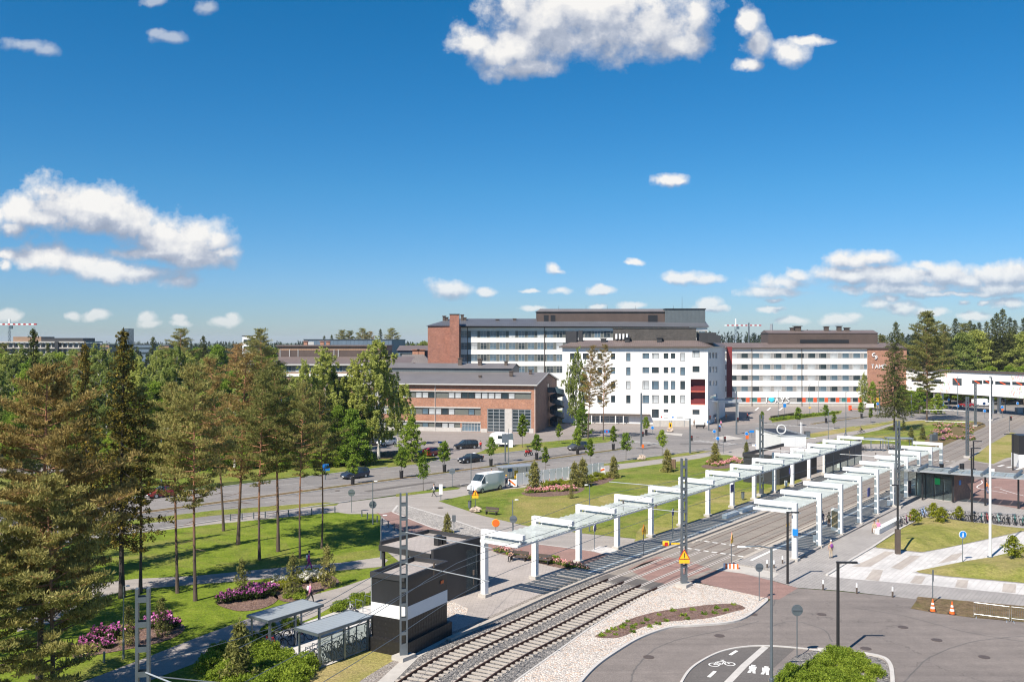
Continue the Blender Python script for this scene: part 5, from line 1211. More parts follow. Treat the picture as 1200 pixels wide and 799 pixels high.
def window(root, a, b, u0, u1, v0, v1, pane='glass', fr='frame_d', nv=1, nh=0, inset=0.12, fw=0.07, split=None, name='window'):
    """window part (frame) with its pane as a sub-part, set in the wall a-b (root space)"""
    w_, h_ = round(u1-u0, 2), round(v1-v0, 2); key = (w_, h_, nv, nh, fr, fw, split)
    if key not in WC:
        mb = MB(); 
        for q in ((-w_/2+fw/2, 0, fw, h_), (w_/2-fw/2, 0, fw, h_)): mb.box((q[0], 0, q[1]), (q[2], 0.09, q[3]))
        for zz in (-h_/2+fw/2, h_/2-fw/2): mb.box((0, 0, zz), (w_-2*fw, 0.09, fw))
        xs = [-w_/2+w_*(i+1)/(nv+1) for i in range(nv)] if split is None else [-w_/2+w_*split]
        for x in xs: mb.box((x, 0, 0), (fw*0.8, 0.08, h_-2*fw))
        for i in range(nh): mb.box((0, 0.0, h_/2-h_*(i+1)/(nh+1) if nh > 1 else h_*0.2), (w_-2*fw, 0.07, fw*0.7))
        WC[key] = mb.mesh('window', fr)
    kp = (w_, h_, pane)
    if kp not in WC:
        mb = MB(); mb.box((0, 0.02, 0), (w_-0.04, 0.02, h_-0.04)); WC[kp] = mb.mesh('pane', pane)
    a = Vector((a[0], a[1], 0)); b = Vector((b[0], b[1], 0)); d = (b-a).normalized(); n = Vector((d.y, -d.x, 0))
    o = link(name, WC[key], root); o.location = a+d*((u0+u1)/2)-n*inset+Vector((0, 0, (v0+v1)/2)); o.rotation_euler = (0, 0, math.atan2(d.y, d.x))
    link('pane', WC[kp], o); return o
def lw(root, pt):  # world -> building space
    return inv(root) @ Vector((pt[0], pt[1], 0))
def ventbox(root, x, y, z, w_, h_, name='roof_vent', mat_='brownm', cap=True):
    mb = MB(); mb.box((x, y, z+h_/2), (w_, w_, h_))
    if cap: mb.box((x, y, z+h_+0.12), (w_*1.35, w_*1.35, 0.2))
    return part(name, mb, mat_, root)
r5 = random.Random(55)
def pick(*opts): return r5.choice(opts)

# ---- main ward block: long white facade with window bands
Y5 = 275.0
B5 = thing('ward_building', 'long white banded hospital ward with brick end and brown rooftop storey', 'building', (XZ(502, 0, Y5)[0], Y5, 0))
def x5(px, Y=Y5): return (px-CX)*Y/F-B5.location.x
xa, xb = x5(540), x5(829); D5 = 16
mb = MB(); rows = [(21.45, 23.5), (17.95, 20.0), (14.45, 16.5), (11.0, 13.05)]
holes = [(0.0+0.05, xb-xa-0.05, a, b) for a, b in rows]
wallmesh(mb, (xa, 0), (xb, 0), 0, 24.7, holes); wallmesh(mb, (xb, 0), (xb, D5), 0, 24.7); wallmesh(mb, (xb, D5), (xa, D5), 0, 24.7); wallmesh(mb, (xa, D5), (xa, 0), 0, 24.7)
part('wall', mb, 'band', B5)
mb = MB()
for a, b in rows: mb.box(((xa+xb)/2, 0.19, (a+b)/2), (xb-xa-0.1, 0.02, b-a-0.002))
part('window_band', mb, 'infill', B5)
for ri, (a, b) in enumerate(rows):
    u = 0.15; i = 0
    while u+1.95 < xb-xa:
        vis = ri == 0 or (xa+u)*F/Y5 < 1e9
        pxm = CX+(B5.location.x+xa+u)*F/Y5
        if not (pxm > 722 and ri > 0) and not (ri == 3 and pxm > 660): window(B5, (xa, 0), (xb, 0), u, u+1.95, a+0.03, b-0.03, 'glassb' if i == 0 else pick('blind', 'glassb', 'glassb', 'glass'), 'frame_w', 1, 1, 0.1, 0.06)
        u += 2.82; i += 1
# brick end block with chimney tower
mb = MB(); x0 = 0.0; wallmesh(mb, (0, -2), (xa, -2), 0, 25.0); wallmesh(mb, (xa, -2), (xa, 0), 0, 25.0); wallmesh(mb, (0, D5), (0, -2), 0, 25.0); wallmesh(mb, (xa, D5), (0, D5), 0, 25.0)
part('brick_wall', mb, 'brickd', B5)
cx0, cx1 = x5(527, 271), x5(538, 271)
mb = MB(); mb.bbox((cx0, -4.2, 0), (cx1, -1.9, 28.2)); mb.m = 1; mb.bbox((cx0-0.1, -4.3, 28.2), (cx1+0.1, -1.8, 28.4)); part('chimney', mb, ['brickd', 'blackm'], B5)
mb = MB()  # roof
xr = x5(829)+0.5; xl = -0.5
mb.add([(xl, -2.4, 24.95), (xr, -0.6, 24.65), (xr, D5+0.6, 24.65), (xl, D5+0.6, 24.95), (6, D5/2, 27.3), (xr, D5/2, 27.3)], [(0, 1, 5, 4), (2, 3, 4, 5), (3, 0, 4), (1, 2, 5), (0, 3, 2, 1)])
mb.m = 1; mb.box(((xl+xr)/2, -0.62, 24.6), (xr-xl-12, 0.12, 0.22)); part('roof', mb, ['roofd', 'brownm'], B5)
p0, p1 = x5(629, 279), x5(779, 279)
mb = MB(); mb.bbox((p0, 4, 24.8), (p1, 12, 29.3)); mb.m = 1; mb.add([(p0-0.3, 3.6, 29.3), (p1, 3.6, 29.3), (p1, 12.4, 29.3), (p0-0.3, 12.4, 29.3), (p0+1.2, 8, 30.3), (p1, 8, 30.3)], [(0, 1, 5, 4), (2, 3, 4, 5), (3, 0, 4), (1, 2, 5)])
part('rooftop_storey', mb, ['sheetb', 'roofg'], B5)
q0, q1 = x5(779, 279), x5(826, 279)
mb = MB(); mb.bbox((q0+0.02, 3.4, 24.8), (q1, 12.5, 30.0)); mb.m = 1; mb.bbox((q0-0.1, 3.2, 30.0), (q1+0.2, 12.7, 30.25)); part('rooftop_storey', mb, ['sheetg', 'blackm'], B5)
mb = MB()
for px in (640, 648): mb.box((x5(px, 279), 3.97, 27.2), (1.4, 0.1, 2.2))
mb.box((x5(765, 279), 3.97, 27.2), (2.8, 0.1, 2.2)); part('louvre', mb, 'blackm', B5)
for px, hh in ((521, 1.6), (524, 1.2), (542, 2.0), (545, 1.1), (583, 0.6), (603, 0.8), (640, 0.6)): ventbox(B5, x5(px, 282), 5.5, 26.3, 0.9, hh)
for px in (655, 687, 712, 745, 790, 800): part('antenna', MB().cyl((x5(px, 282), 8, 30.1), 1.2 if px != 800 else 4.0, 0.06, 0.03, 6), 'galvdark', B5)
mb = MB()
for px in (548, 638): mb.cyl((x5(px), -0.12, 0), 24.6, 0.09, 0.09, 8)
part('downpipe', mb, 'brownm', B5)
mb = MB(); mb.bbox((x5(829), -0.1, 24.6), (x5(829)+0.25, D5, 24.9)); part('verge', mb, 'brownm', B5)

# ---- red brick building
C1 = Vector((5.3, 206.0)); r1 = R(-12); d1 = Vector((math.cos(r1), math.sin(r1))); L1 = 44.0; A1 = C1-d1*L1
B1 = thing('brick_building', 'two-storey red brick building with grey sheet roof and spiral escape stair', 'building', (A1.x, A1.y, 0), r1)
def f1(px, py): return uv(px, py, A1, C1)
mb = MB(); H1 = 10.9; W1 = 29.0
row1 = (f1(540, 466.8)[1], f1(540, 459.3)[1]); row2 = (f1(520, 485.8)[1], f1(520, 478)[1]); row3 = (f1(520, 504.5)[1], f1(520, 495)[1])
e1, e2, e3, e4 = f1(541, 0)[0], f1(563.3, 0)[0], f1(571, 0)[0], f1(592, 0)[0]; e5, e6 = f1(600, 0)[0], f1(622.5, 0)[0]
gz = f1(590, 479)[1]
holes = [(2, e6, *row1), (2, e2, *row2), (2, e1-0.3, *row3), (e1, e2, 0.05, row3[1]), (e3, e4, 0.05, gz), (e5, e6, 0.05, gz)]
wallmesh(mb, (0, 0), (L1, 0), 0, H1, holes); wallmesh(mb, (0, W1), (0, 0), 0, H1); wallmesh(mb, (L1, W1), (0, W1), 0, H1)
part('wall', mb, 'bricko', B1)
mb = MB(); wallmesh(mb, (L1, 0), (L1, W1), 0, H1); mb.add([(L1, 0, H1), (L1, W1, H1), (L1, W1/2, 12.9)], [(0, 1, 2)]); part('gable_wall', mb, 'brickb', B1)
mb = MB(); mb.box((L1/2+1, -0.04, row1[1]+0.16), (L1-4, 0.12, 0.28)); mb.box(((e2+2)/2, -0.04, row2[1]+0.16), (e2-2, 0.12, 0.28)); mb.box(((e2+2)/2, -0.04, row3[1]+0.16), (e2-2, 0.12, 0.28))
mb.box(((e1+2)/2, -0.05, 0.45), (e1-2, 0.1, 0.9)); mb.box(((e2+e3)/2, -0.03, 0.4), (e3-e2-0.1, 0.06, 0.8)); mb.box(((e4+e5)/2, -0.06, gz/2), (e5-e4, 0.12, gz)); mb.box((L1-1, -0.03, 0.5), (1.0, 0.06, 1.0))
part('trim', mb, 'kerbstone', B1)
mb = MB(); mb.box((L1/2+1, 0.2, sum(row1)/2), (L1-4.2, 0.03, row1[1]-row1[0])); mb.box(((e2+2)/2, 0.2, sum(row2)/2), (e2-2, 0.03, row2[1]-row2[0])); mb.box(((e1+2)/2, 0.2, sum(row3)/2), (e1-2.3, 0.03, row3[1]-row3[0]))
part('window_band', mb, 'infill', B1)
for (a, b), end in ((row1, e6), (row2, e2), (row3, e1-0.4)):
    u = 2.1
    while u+1.5 < end:
        k = pick(0, 1, 1, 2)
        if k: window(B1, (0, 0), (L1, 0), u, u+1.45, a+0.04, b-0.04, pick('blind', 'blind', 'blind', 'glassb', 'glass'), 'frame_d', 0, 0, 0.1, 0.07)
        u += 1.55
window(B1, (0, 0), (L1, 0), e1+0.02, e2-0.02, 0.08, row3[1]-0.02, 'glassb', 'frame_w', 5, 1, 0.12, 0.09, name='glass_entrance')
for a, b in ((e3, e4), (e5, e6)):
    window(B1, (0, 0), (L1, 0), a+0.02, b-0.02, 0.08, gz-0.03, 'glass', 'alu', 2, 6, 0.12, 0.16, name='glazed_wall')
mb = MB(); mid = W1/2  # roof with overhang
mb.add([(-.5, -.7, H1-.1), (L1+.4, -.7, H1-.1), (L1+.4, mid, 13.05), (-.5, mid, 13.05), (L1+.4, W1+.6, H1-.1), (-.5, W1+.6, H1-.1)], [(0, 1, 2, 3), (2, 4, 5, 3)])
mb.add([(-.5, -.7, H1-.32), (L1+.4, -.7, H1-.32), (L1+.4, mid, 12.83), (-.5, mid, 12.83), (L1+.4, W1+.6, H1-.32), (-.5, W1+.6, H1-.32)], [(3, 2, 1, 0), (3, 5, 4, 2)])
mb.m = 1; mb.box((L1/2, -.72, H1-.21), (L1+.9, .1, .26)); mb.beam((L1+.42, -.7, H1-.2), (L1+.42, mid, 12.95), .08, .3); mb.beam((L1+.42, mid, 12.95), (L1+.42, W1+.6, H1-.2), .08, .3)
part('roof', mb, ['roofg', 'frame_w'], B1)
k0, k1 = 3.0, 35.5  # raised clerestory on the roof
mb = MB(); mb.bbox((k0, 14.0, 12.0), (k1, 23, 13.9)); mb.m = 1
mb.add([(k0-.3, 13.6, 13.9), (k1+.3, 13.6, 13.9), (k1+.3, 18.5, 15.0), (k0-.3, 18.5, 15.0), (k1+.3, 23.4, 13.9), (k0-.3, 23.4, 13.9)], [(0, 1, 2, 3), (3, 2, 4, 5)]); mb.m = 0
mb.add([(k1, 14, 13.9), (k1, 23, 13.9), (k1, 18.5, 14.9)], [(0, 1, 2)]); part('clerestory', mb, ['sheetg', 'roofg'], B1)
for x, y, z, w_, h_ in ((22, 17, 14.4, .9, 1.7), (27, 17, 14.4, .9, 1.6), (33.5, 17, 14.4, .7, 1.0), (36.5, 9, 12.3, .8, 1.0), (40.5, 12, 12.7, .7, .8), (29.5, 7, 12, .6, .3)): ventbox(B1, x, y, z, w_, h_)
mb = MB()
for px in (510, 627): mb.cyl((f1(px, 0)[0], -0.1, 0), H1-.2, .08, .08, 8)
part('downpipe', mb, 'frame_w', B1)
# spiral escape stair on the gable
mb = MB(); cxs, cys, rr = L1+2.0, 17.0, 1.75; n = 90
for i in range(n):
    a0, a1 = 2*PI*3*i/n, 2*PI*3*(i+1)/n; z0, z1 = 8.2*i/n, 8.2*(i+1)/n
    p = [(cxs+rr*math.cos(-a0-1.6), cys+rr*math.sin(-a0-1.6)), (cxs+rr*math.cos(-a1-1.6), cys+rr*math.sin(-a1-1.6))]
    for o_, lo, hi in ((0, 0, 1.25), (-.06, 0, 1.25)):
        s_ = (rr+o_)/rr; q = [(cxs+(x-cxs)*s_, cys+(y-cys)*s_) for x, y in p]
        mb.add([(*q[0], z0+lo), (*q[1], z1+lo), (*q[1], z1+hi), (*q[0], z0+hi)], [(0, 1, 2, 3)])
    mb.add([(*p[0], z0+.1), (*p[1], z1+.1), (cxs, cys, z1+.1), (cxs, cys, z0+.1)], [(0, 1, 2, 3)])
mb.cyl((cxs, cys, 0), 9.6, .14, .14, 10); mb.bbox((L1+.02, cys-1.6, 8.2), (cxs, cys+.2, 8.35)); mb.bbox((L1+.02, cys-1.66, 8.2), (cxs+.6, cys-1.6, 9.5))
M['stairblue'] = simple('stair_blue_grey', (0.05, 0.085, 0.105), 0.5, var=0.1)
part('spiral_stair', mb, 'stairblue', B1)
mb = MB(); mb.bbox((L1+.0, 15.3, 8.3), (L1+.06, 16.2, 10.3)); part('door', mb, 'glass', B1)

# ---- white building at the square
A6 = Vector((XZ(659, 0, 233)[0], 233.0)); C6 = Vector((XZ(829.5, 0, 226)[0], 226.0)); E6 = Vector((XZ(849.7, 0, 254)[0], 254.0)); r6 = math.atan2(C6.y-A6.y, C6.x-A6.x)
B6 = thing('white_building', 'five-storey white clinic with square windows and dark red balcony recess', 'building', (A6.x, A6.y, 0), r6)
L6 = (C6-A6).length; e = lw(B6, E6); e6p = (e.x, e.y); H6 = 19.1
def f6(px, py): return uv(px, py, A6, C6)
def hole6(x0, x1, y0, y1): a = f6(x0, y1); b = f6(x1, y0); return (a[0], b[0], a[1], b[1])
wins = []
for (x0, x1), ys in (((733.8, 738.9), ((413.5, 423.2), (430.2, 439.7), (446.5, 456), (463, 472.4))), ((752.9, 760.8), ((413.8, 420.2), (430.2, 437.1), (446.3, 456.3), (463, 472.4))), ((763.8, 772.1), ((413.8, 420.2), (430.2, 437.1), (446.3, 456.3), (463, 472.4), (479.5, 489.3))),
    ((777.7, 783.2), ((413.8, 420.2), (430.2, 437.1), (446.3, 456.3), (463, 472.4), (479.5, 483))), ((786.2, 791.4), ((413.8, 420.2), (430.2, 437.1), (446.3, 456.3), (463, 472.4))), ((797.2, 802.9), ((413.5, 423.2), (430.2, 439.7), (446.3, 456.3), (463, 472.4))), ((811.5, 819.8), ((411, 419), (429, 436), (480, 485.5))),
    ((700, 705.5), ((414, 421), (430.5, 438), (447, 455.5), (463.5, 471.5))), ((683, 690), ((414, 421), (430.5, 438), (447, 455.5), (463.5, 471.5))), ((668, 675), ((414, 421), (430.5, 438), (447, 455.5), (463.5, 471.5))), ((716, 721), ((414, 421), (430.5, 438), (447, 455.5), (463.5, 471.5)))):
    for y0, y1 in ys: wins.append(hole6(x0, x1, y0, y1))
bal = hole6(809.3, 826.4, 444.2, 474.3); ent = hole6(692, 737, 487.5, 500); ent = (ent[0], ent[1], 0.05, ent[3])
mb = MB(); wallmesh(mb, (0, 0), (L6, 0), 0, H6, wins+[ent, bal], 0.25)
# side wall openings
LS = math.hypot(e6p[0]-L6, e6p[1]); side = []
def fs(px, py): return uv(px, py, C6, E6)
for (y0, y1) in ((412.5, 420.5), (429, 437), (445.5, 452.5)):
    for x0, x1 in ((831.3, 833.3), (834.6, 837.2), (838.2, 840.6)):
        a = fs(x0, y1-0.0); b = fs(x1, y0+0.3); side.append((a[0], b[0], a[1]+.1, b[1]))
a = fs(832, 470); b = fs(840.5, 461); side.append((a[0], b[0], a[1]+.4, b[1]))
a = fs(836, 494); b = fs(840, 484); side.append((a[0], b[0], 1.0, b[1]))
wallmesh(mb, (L6, 0), e6p, 0, H6, side, 0.22); back = (e6p[0]-2, e6p[1]); wallmesh(mb, e6p, (0, e6p[1]), 0, H6); wallmesh(mb, (0, e6p[1]), (0, 0), 0, H6)
part('wall', mb, 'plaster', B6)
for h in wins:
    window(B6, (0, 0), (L6, 0), h[0]+.01, h[1]-.01, h[2]+.01, h[3]-.01, pick('glass', 'glass', 'glass', 'glass', 'glassb', 'blind') if h[0] < L6*.9 else 'darkred', 'frame_d', 1 if h[1]-h[0] > 1.5 else 0, 0, 0.16, 0.08, split=0.25 if h[1]-h[0] > 1.5 else None)
for h in side: window(B6, (L6, 0), e6p, h[0]+.01, h[1]-.01, h[2]+.01, h[3]-.01, 'glassb', 'frame_w', 1, 0, 0.14, 0.07)
# balcony recess
mb = MB(); u0, u1, v0, v1 = bal; vm = (v0+v1)/2
mb.bbox((u0, 1.4, v0), (u1, 1.45, v1)); mb.bbox((u0-.02, .24, v0), (u0, 1.4, v1)); mb.bbox((u1, .24, v0), (u1+.02, 1.4, v1)); mb.bbox((u0, .24, v1), (u1, 1.4, v1+.02))
part('balcony_recess', mb, 'darkred', B6)
for zz in (v0, vm):
    mb = MB(); mb.bbox((u0+.01, .02, zz), (u1-.01, 1.38, zz+.28)); mb.m = 1; mb.bbox((u0+.01, .03, zz+.28), (u1-.01, .05, zz+1.3))
    for k in range(24): x = u0+.05+(u1-u0-.1)*k/23; mb.box((x, .0, zz+.75), (.03, .02, 1.1))
    part('balcony', mb, ['coral', 'darkred'], B6)
window(B6, (0, 0), (L6, 0), ent[0]+.02, ent[1]-.02, .08, ent[3]-.03, 'glassb', 'frame_w', 7, 1, 0.2, 0.14, name='glass_entrance')
mb = MB(); a = f6(670, 484.5); b = f6(762, 484.5); mb.bbox((a[0], -1.4, a[1]-.15), (b[0], -.003, a[1]+.15)); part('entrance_canopy', mb, 'brownm', B6)
mb = MB()
for px in (694, 704, 722, 731): mb.cyl((f6(px, 0)[0], -1.2, 0), a[1]-.15, .13, .13, 8)
part('column', mb, 'white', B6)
# roof: low brown hip, dark rooftop storey
mb = MB(); mb.add([(-.7, -.8, H6), (L6+.5, -.8, H6), (e6p[0]+.6, e6p[1], H6), (-.7, e6p[1]+.5, H6), (3, 5.0, 20.7), (L6-3, 5.0, 20.7), (e6p[0]-3, e6p[1]-4, 20.7), (3, e6p[1]-4, 20.7)], [(0, 1, 5, 4), (1, 2, 6, 5), (2, 3, 7, 6), (3, 0, 4, 7), (4, 5, 6, 7), (3, 2, 1, 0)])
mb.m = 1; mb.bbox((-.75, -.86, H6-.25), (L6+.6, -.78, H6+.1)); part('roof', mb, ['roofb', 'brownm'], B6)
g0, g1 = uv(714, 385, A6+Vector((0, 5)), C6+Vector((0, 5)))[0], uv(811, 385, A6+Vector((0, 5)), C6+Vector((0, 5)))[0]
mb = MB(); mb.bbox((g0, 4.6, 20.0), (g1, 17, 23.6)); mb.m = 1; mb.bbox((g0-.1, 4.5, 23.6), (g1+.1, 17.1, 23.75)); part('rooftop_storey', mb, ['brickk', 'blackm'], B6)
mb = MB(); mb.bbox((g1+.1, 6, 20), (g1+5, 14, 22.6)); mb.bbox((g1+3, 5, 20), (g1+6, 9, 21.9)); part('plant_room', mb, 'anthr', B6)
for i in range(4): part('roof_vent', MB().cyl((g0+.9+i*.9, 4.2, 21.0), 1.3, .28, .28, 10), 'white', B6)
mb = MB(); mb.bbox((.4, 3, 19.8), (3.2, 6, 23.0)); mb.bbox((3.6, 3.6, 19.8), (4.6, 5, 23.2)); part('plant_room', mb, 'anthr', B6)
for x, hh in ((g1-9, 1.0), (g1-17, 1.0), (g1-23, .8)): ventbox(B6, x, 3.6, 20.2, 1.2, hh, mat_='anthr')
mb = MB(); p = fs(848.6, 0)[0]; q = Vector((L6, 0)).lerp(Vector(e6p), min(1, p/LS)); mb.box((e6p[0]+1.1, e6p[1]-.8, 12), (1.5, .4, 13.8)); part('red_fin', mb, 'darkred', B6)
# entrance canopy toward the square
mb = MB(); q = lw(B6, (XZ(848, 0, 238)[0], 238)); mb.box((q.x+1, q.y, 5.2), (7, 6, .5)); mb.box((q.x+3.5, q.y-2.5, 2.5), (.25, .25, 5)); mb.box((q.x+3.5, q.y+2.5, 2.5), (.25, .25, 5)); part('porch_roof', mb, 'alu', B6)

# ---- long white building behind the square
Y7 = 291.0; x70 = XZ(838, 0, Y7)[0]
B7 = thing('office_building', 'long white-banded building with brown rooftop storey and orange ground-floor panels', 'building', (x70, Y7, 0))
def x7(px, Y=Y7): return (px-CX)*Y/F-x70
def z7(py, Y=Y7): return EYE-(py-HZ)*Y/F
xe = x7(1016.3); xz = x7(1062); H7 = z7(407.5); D7 = 15
rows = [(z7(c+3.1), z7(c-3.1)) for c in (416.8, 429.8, 442.8, 455.6)]; gr = (z7(471.3), z7(465.8))
mb = MB(); wallmesh(mb, (0, 0), (xe, 0), 0.85, H7, [(0.05, xe-0.05, a, b) for a, b in rows]+[(0.05, xe-.05, *gr)], .15); wallmesh(mb, (xz, D7), (0, D7), 0, H7); wallmesh(mb, (0, D7), (0, 0), 0, H7); part('wall', mb, 'band', B7)
mb = MB(); wallmesh(mb, (0, .1), (xe, .1), 0, .85); part('plinth', mb, 'concrete', B7)
mb = MB(); wallmesh(mb, (xe, -.3), (xz, -.3), 0, H7); wallmesh(mb, (xz, -.3), (xz, D7), 0, H7); wallmesh(mb, (xe, 0), (xe, -.3), 0, H7); part('brick_wall', mb, 'bricko', B7)
mb = MB()
for a, b in rows+[gr]: mb.box((xe/2, .16, (a+b)/2), (xe-.1, .02, b-a-.004))
part('window_band', mb, 'infill2', B7)
for a, b in rows:
    px = 854.5
    while px < 1014:
        u = x7(px); window(B7, (0, 0), (xe, 0), u, u+2.45, a+.03, b-.03, pick('glass', 'glassb', 'glassb', 'blind'), 'frame_w', 1, 0, .1, .07, split=.16); px += 13.15
px = 854.5; lets = 0
while px < 1014:
    u = x7(px)
    if not (893 < px < 925): window(B7, (0, 0), (xe, 0), u, u+1.75, gr[0]+.02, gr[1]-.02, pick('teal', 'glass', 'teal'), 'frame_w', 0, 0, .1, .06)
    if not (899 < px < 925):
        mb = MB(); mb.box((u+2.35, .08, sum(gr)/2), (1.0, .1, gr[1]-gr[0]-.04)); part('orange_panel', mb, 'orangep', B7)
    px += 13.15
def letters(mb, s, x, z, h, y, th=.12, gap=.28):
    """block capitals built from strokes on a facade: x to the right, z up"""
    S = {'T': [((0, 1), (.7, 1)), ((.35, 0), (.35, 1))], 'A': [((0, 0), (.35, 1)), ((.7, 0), (.35, 1)), ((.15, .35), (.55, .35))], 'M': [((0, 0), (0, 1)), ((0, 1), (.4, .4)), ((.4, .4), (.8, 1)), ((.8, 1), (.8, 0))],
         'P': [((0, 0), (0, 1)), ((0, 1), (.5, 1)), ((.5, 1), (.6, .75)), ((.6, .75), (.5, .5)), ((.5, .5), (0, .5))], 'I': [((.1, 0), (.1, 1))], 'Y': [((0, 1), (.35, .5)), ((.7, 1), (.35, .5)), ((.35, .5), (.35, 0))],
         'S': [((.65, 1), (.1, 1)), ((.1, 1), (0, .75)), ((0, .75), (.65, .3)), ((.65, .3), (.5, 0)), ((.5, 0), (0, 0))], 'V': [((0, 1), (.35, 0)), ((.7, 1), (.35, 0))]}
    for c in s:
        for (a, b), (c_, d_) in S[c]: mb.beam((x+a*h, y, z+b*h), (x+c_*h, y, z+d_*h), th, th, up=(0, 1, 0))
        x += (max(max(p[0], q[0]) for p, q in S[c])+gap)*h
    return x
mb = MB(); zc = gr[0]+.05; lh = gr[1]-gr[0]-.1; letters(mb, 'I', x7(897.5), zc, lh, -.1, .3); letters(mb, 'AYS', x7(908.5), zc, lh, -.1, .3, .55); part('lettering', mb, 'white', B7)
mb = MB(); xc_ = x7(904); r_h = lh*.62  # heart-like disc
mb.ell((xc_-.38, -.12, zc+lh*.62), (.62, .1, .6), 14, 8); mb.ell((xc_+.38, -.12, zc+lh*.62), (.62, .1, .6), 14, 8); mb.ell((xc_, -.12, zc+lh*.42), (.62, .1, .62), 14, 8); part('heart_emblem', mb, 'cyan', B7)
mb = MB(); letters(mb, 'TAMP', x7(1020.5), z7(431.6), z7(427)-z7(431.6), -.45, .17, .3); part('lettering', mb, 'white', B7)
mb = MB()  # emblem: two hooked strokes
ex, ez = x7(1022.4), z7(416.4)
ribs = [[(1.0, 1.0), (.2, 1.0), (-.35, .45), (-.2, -.2), (.35, -.55)], [(1.5, -.1), (2.0, -.5), (1.9, -1.2), (1.3, -1.7), (.9, -1.5)], [(.7, -.1), (1.2, -.5), (1.3, -1.1)]]
for rb in ribs:
    pts = smoothline([Vector((ex+p[0]*.62, -.5, ez+p[1]*.62)) for p in rb], 5); mb.tube(pts, .16, 6)
part('emblem', mb, 'white', B7)
mb = MB(); mb.add([(-.5, -.6, H7), (xz+.4, -.6, H7), (xz+.4, D7+.5, H7), (-.5, D7+.5, H7), (1, 5, 19.9), (xz-1, 5, 19.9), (xz-1, 10, 19.9), (1, 10, 19.9)], [(0, 1, 5, 4), (1, 2, 6, 5), (2, 3, 7, 6), (3, 0, 4, 7), (4, 5, 6, 7), (3, 2, 1, 0)]); mb.m = 1; mb.bbox((-.5, -.66, H7-.3), (xz+.4, -.58, H7+.1))
part('roof', mb, ['roofb', 'brownm'], B7)
s0, s1 = x7(900, 295), x7(1028, 295)
mb = MB(); mb.bbox((s0, 3.6, 18.6), (s1, 12.4, 23.0)); mb.m = 1; mb.add([(s0-.2, 3.4, 23), (s1+.2, 3.4, 23), (s1+.2, 12.6, 23), (s0-.2, 12.6, 23), (s0-.2, 8, 24.0), (s1+.2, 8, 24.0)], [(0, 1, 5, 4), (2, 3, 4, 5), (3, 0, 4), (1, 2, 5)]); part('rooftop_storey', mb, ['sheetb', 'roofb'], B7)
mb = MB(); mb.box(((x7(937, 295)+x7(994, 295))/2, 3.55, 20.4), (x7(994, 295)-x7(937, 295), .12, 1.0)); part('louvre', mb, 'blackm', B7)
for px, w_, h_ in ((935.5, 1.9, 1.7), (929, 1.0, 1.2), (969.5, 1.3, 1.6), (984.5, 1.3, 1.7), (993.5, 1.4, 1.2)): ventbox(B7, x7(px, 297), 7, 23.4, w_, h_)
part('steel_chimney', MB().cyl((x7(907, 297), 9, 22), 4.0, .45, .45, 12), 'alu', B7)
mb = MB()
for px in (881, 939.5): part('downpipe', MB().cyl((x7(px), -.12, 0), H7, .09, .09, 8), 'brownm', B7)
# low wall and steps between the ward and the square
mb = MB(); mb.bbox((-3, 4, 0), (1, 8, 12)); mb.m = 1; mb.bbox((-8, 1.5, 4.4), (8, 6, 4.9)); part('link_block', mb, ['anthr', 'alu'], B7)

# ---- brown hall behind the birches
Y3 = 262.0; B3 = thing('hall_building', 'low brown hall with white-framed window row behind the birches', 'building', (XZ(284, 0, Y3)[0], Y3, 0))
def x3(px, Y=Y3): return (px-CX)*Y/F-B3.location.x
z3 = lambda py, Y=Y3: EYE-(py-HZ)*Y/F
xr3 = x3(478); mb = MB(); rw = (z3(436), z3(428.5)); wallmesh(mb, (0, 0), (xr3, 0), 0, z3(426.5), [(.1, xr3-.1, *rw)], .2); wallmesh(mb, (0, 20), (0, 0), 0, z3(426.5)); wallmesh(mb, (xr3, 0), (xr3, 20), 0, z3(426.5)); part('wall', mb, 'sheeto', B3)
mb = MB(); mb.box((xr3/2, .22, sum(rw)/2), (xr3, .03, rw[1]-rw[0])); part('window_band', mb, 'infill2', B3)
u = .5
while u+1.7 < xr3: window(B3, (0, 0), (xr3, 0), u, u+1.75, rw[0]+.05, rw[1]-.05, pick('blind', 'blind', 'blind', 'glassb'), 'frame_w', 1, 1, .12, .08); u += 2.9
mb = MB(); mb.bbox((0, -.3, z3(441)), (xr3, -.003, z3(437.6))); part('trim', mb, 'white', B3)
mb = MB(); zz = z3(426.5); zt = z3(418, 276); mb.add([(-.5, -.8, zz), (xr3+.5, -.8, zz), (xr3+.5, 14, zt), (-.5, 14, zt)], [(0, 1, 2, 3)]); mb.m = 1; mb.bbox((-.5, -.9, zz-.4), (xr3+.5, -.8, zz+.02)); part('roof', mb, ['roofb', 'frame_w'], B3)
u0, u1 = x3(326, 277), x3(452, 277); zt2 = z3(405.5, 277); mb = MB(); mb.bbox((u0, 14.3, zt-1), (u1, 30, zt2-1.3)); mb.m = 1; mb.bbox((u0-.02, 14.25, zt2-1.3), (u1+.02, 30.02, zt2)); mb.m = 2; mb.bbox((u0-.5, 13.7, zt2), (u1+.5, 30.6, zt2+.3)); part('upper_storey', mb, ['sheetb', 'sheeto', 'roofb'], B3)
mb = MB()
for px in (329, 340, 350, 392, 397): mb.box((x3(px, 277), 14.2, (zt+zt2)/2-.5), (.18, .1, zt2-zt-1))
part('pilaster', mb, 'frame_w', B3)
for px in (361, 380, 387): ventbox(B3, x3(px, 285), 20, zt2+.3, 1.1, 1.0, mat_='bricko')
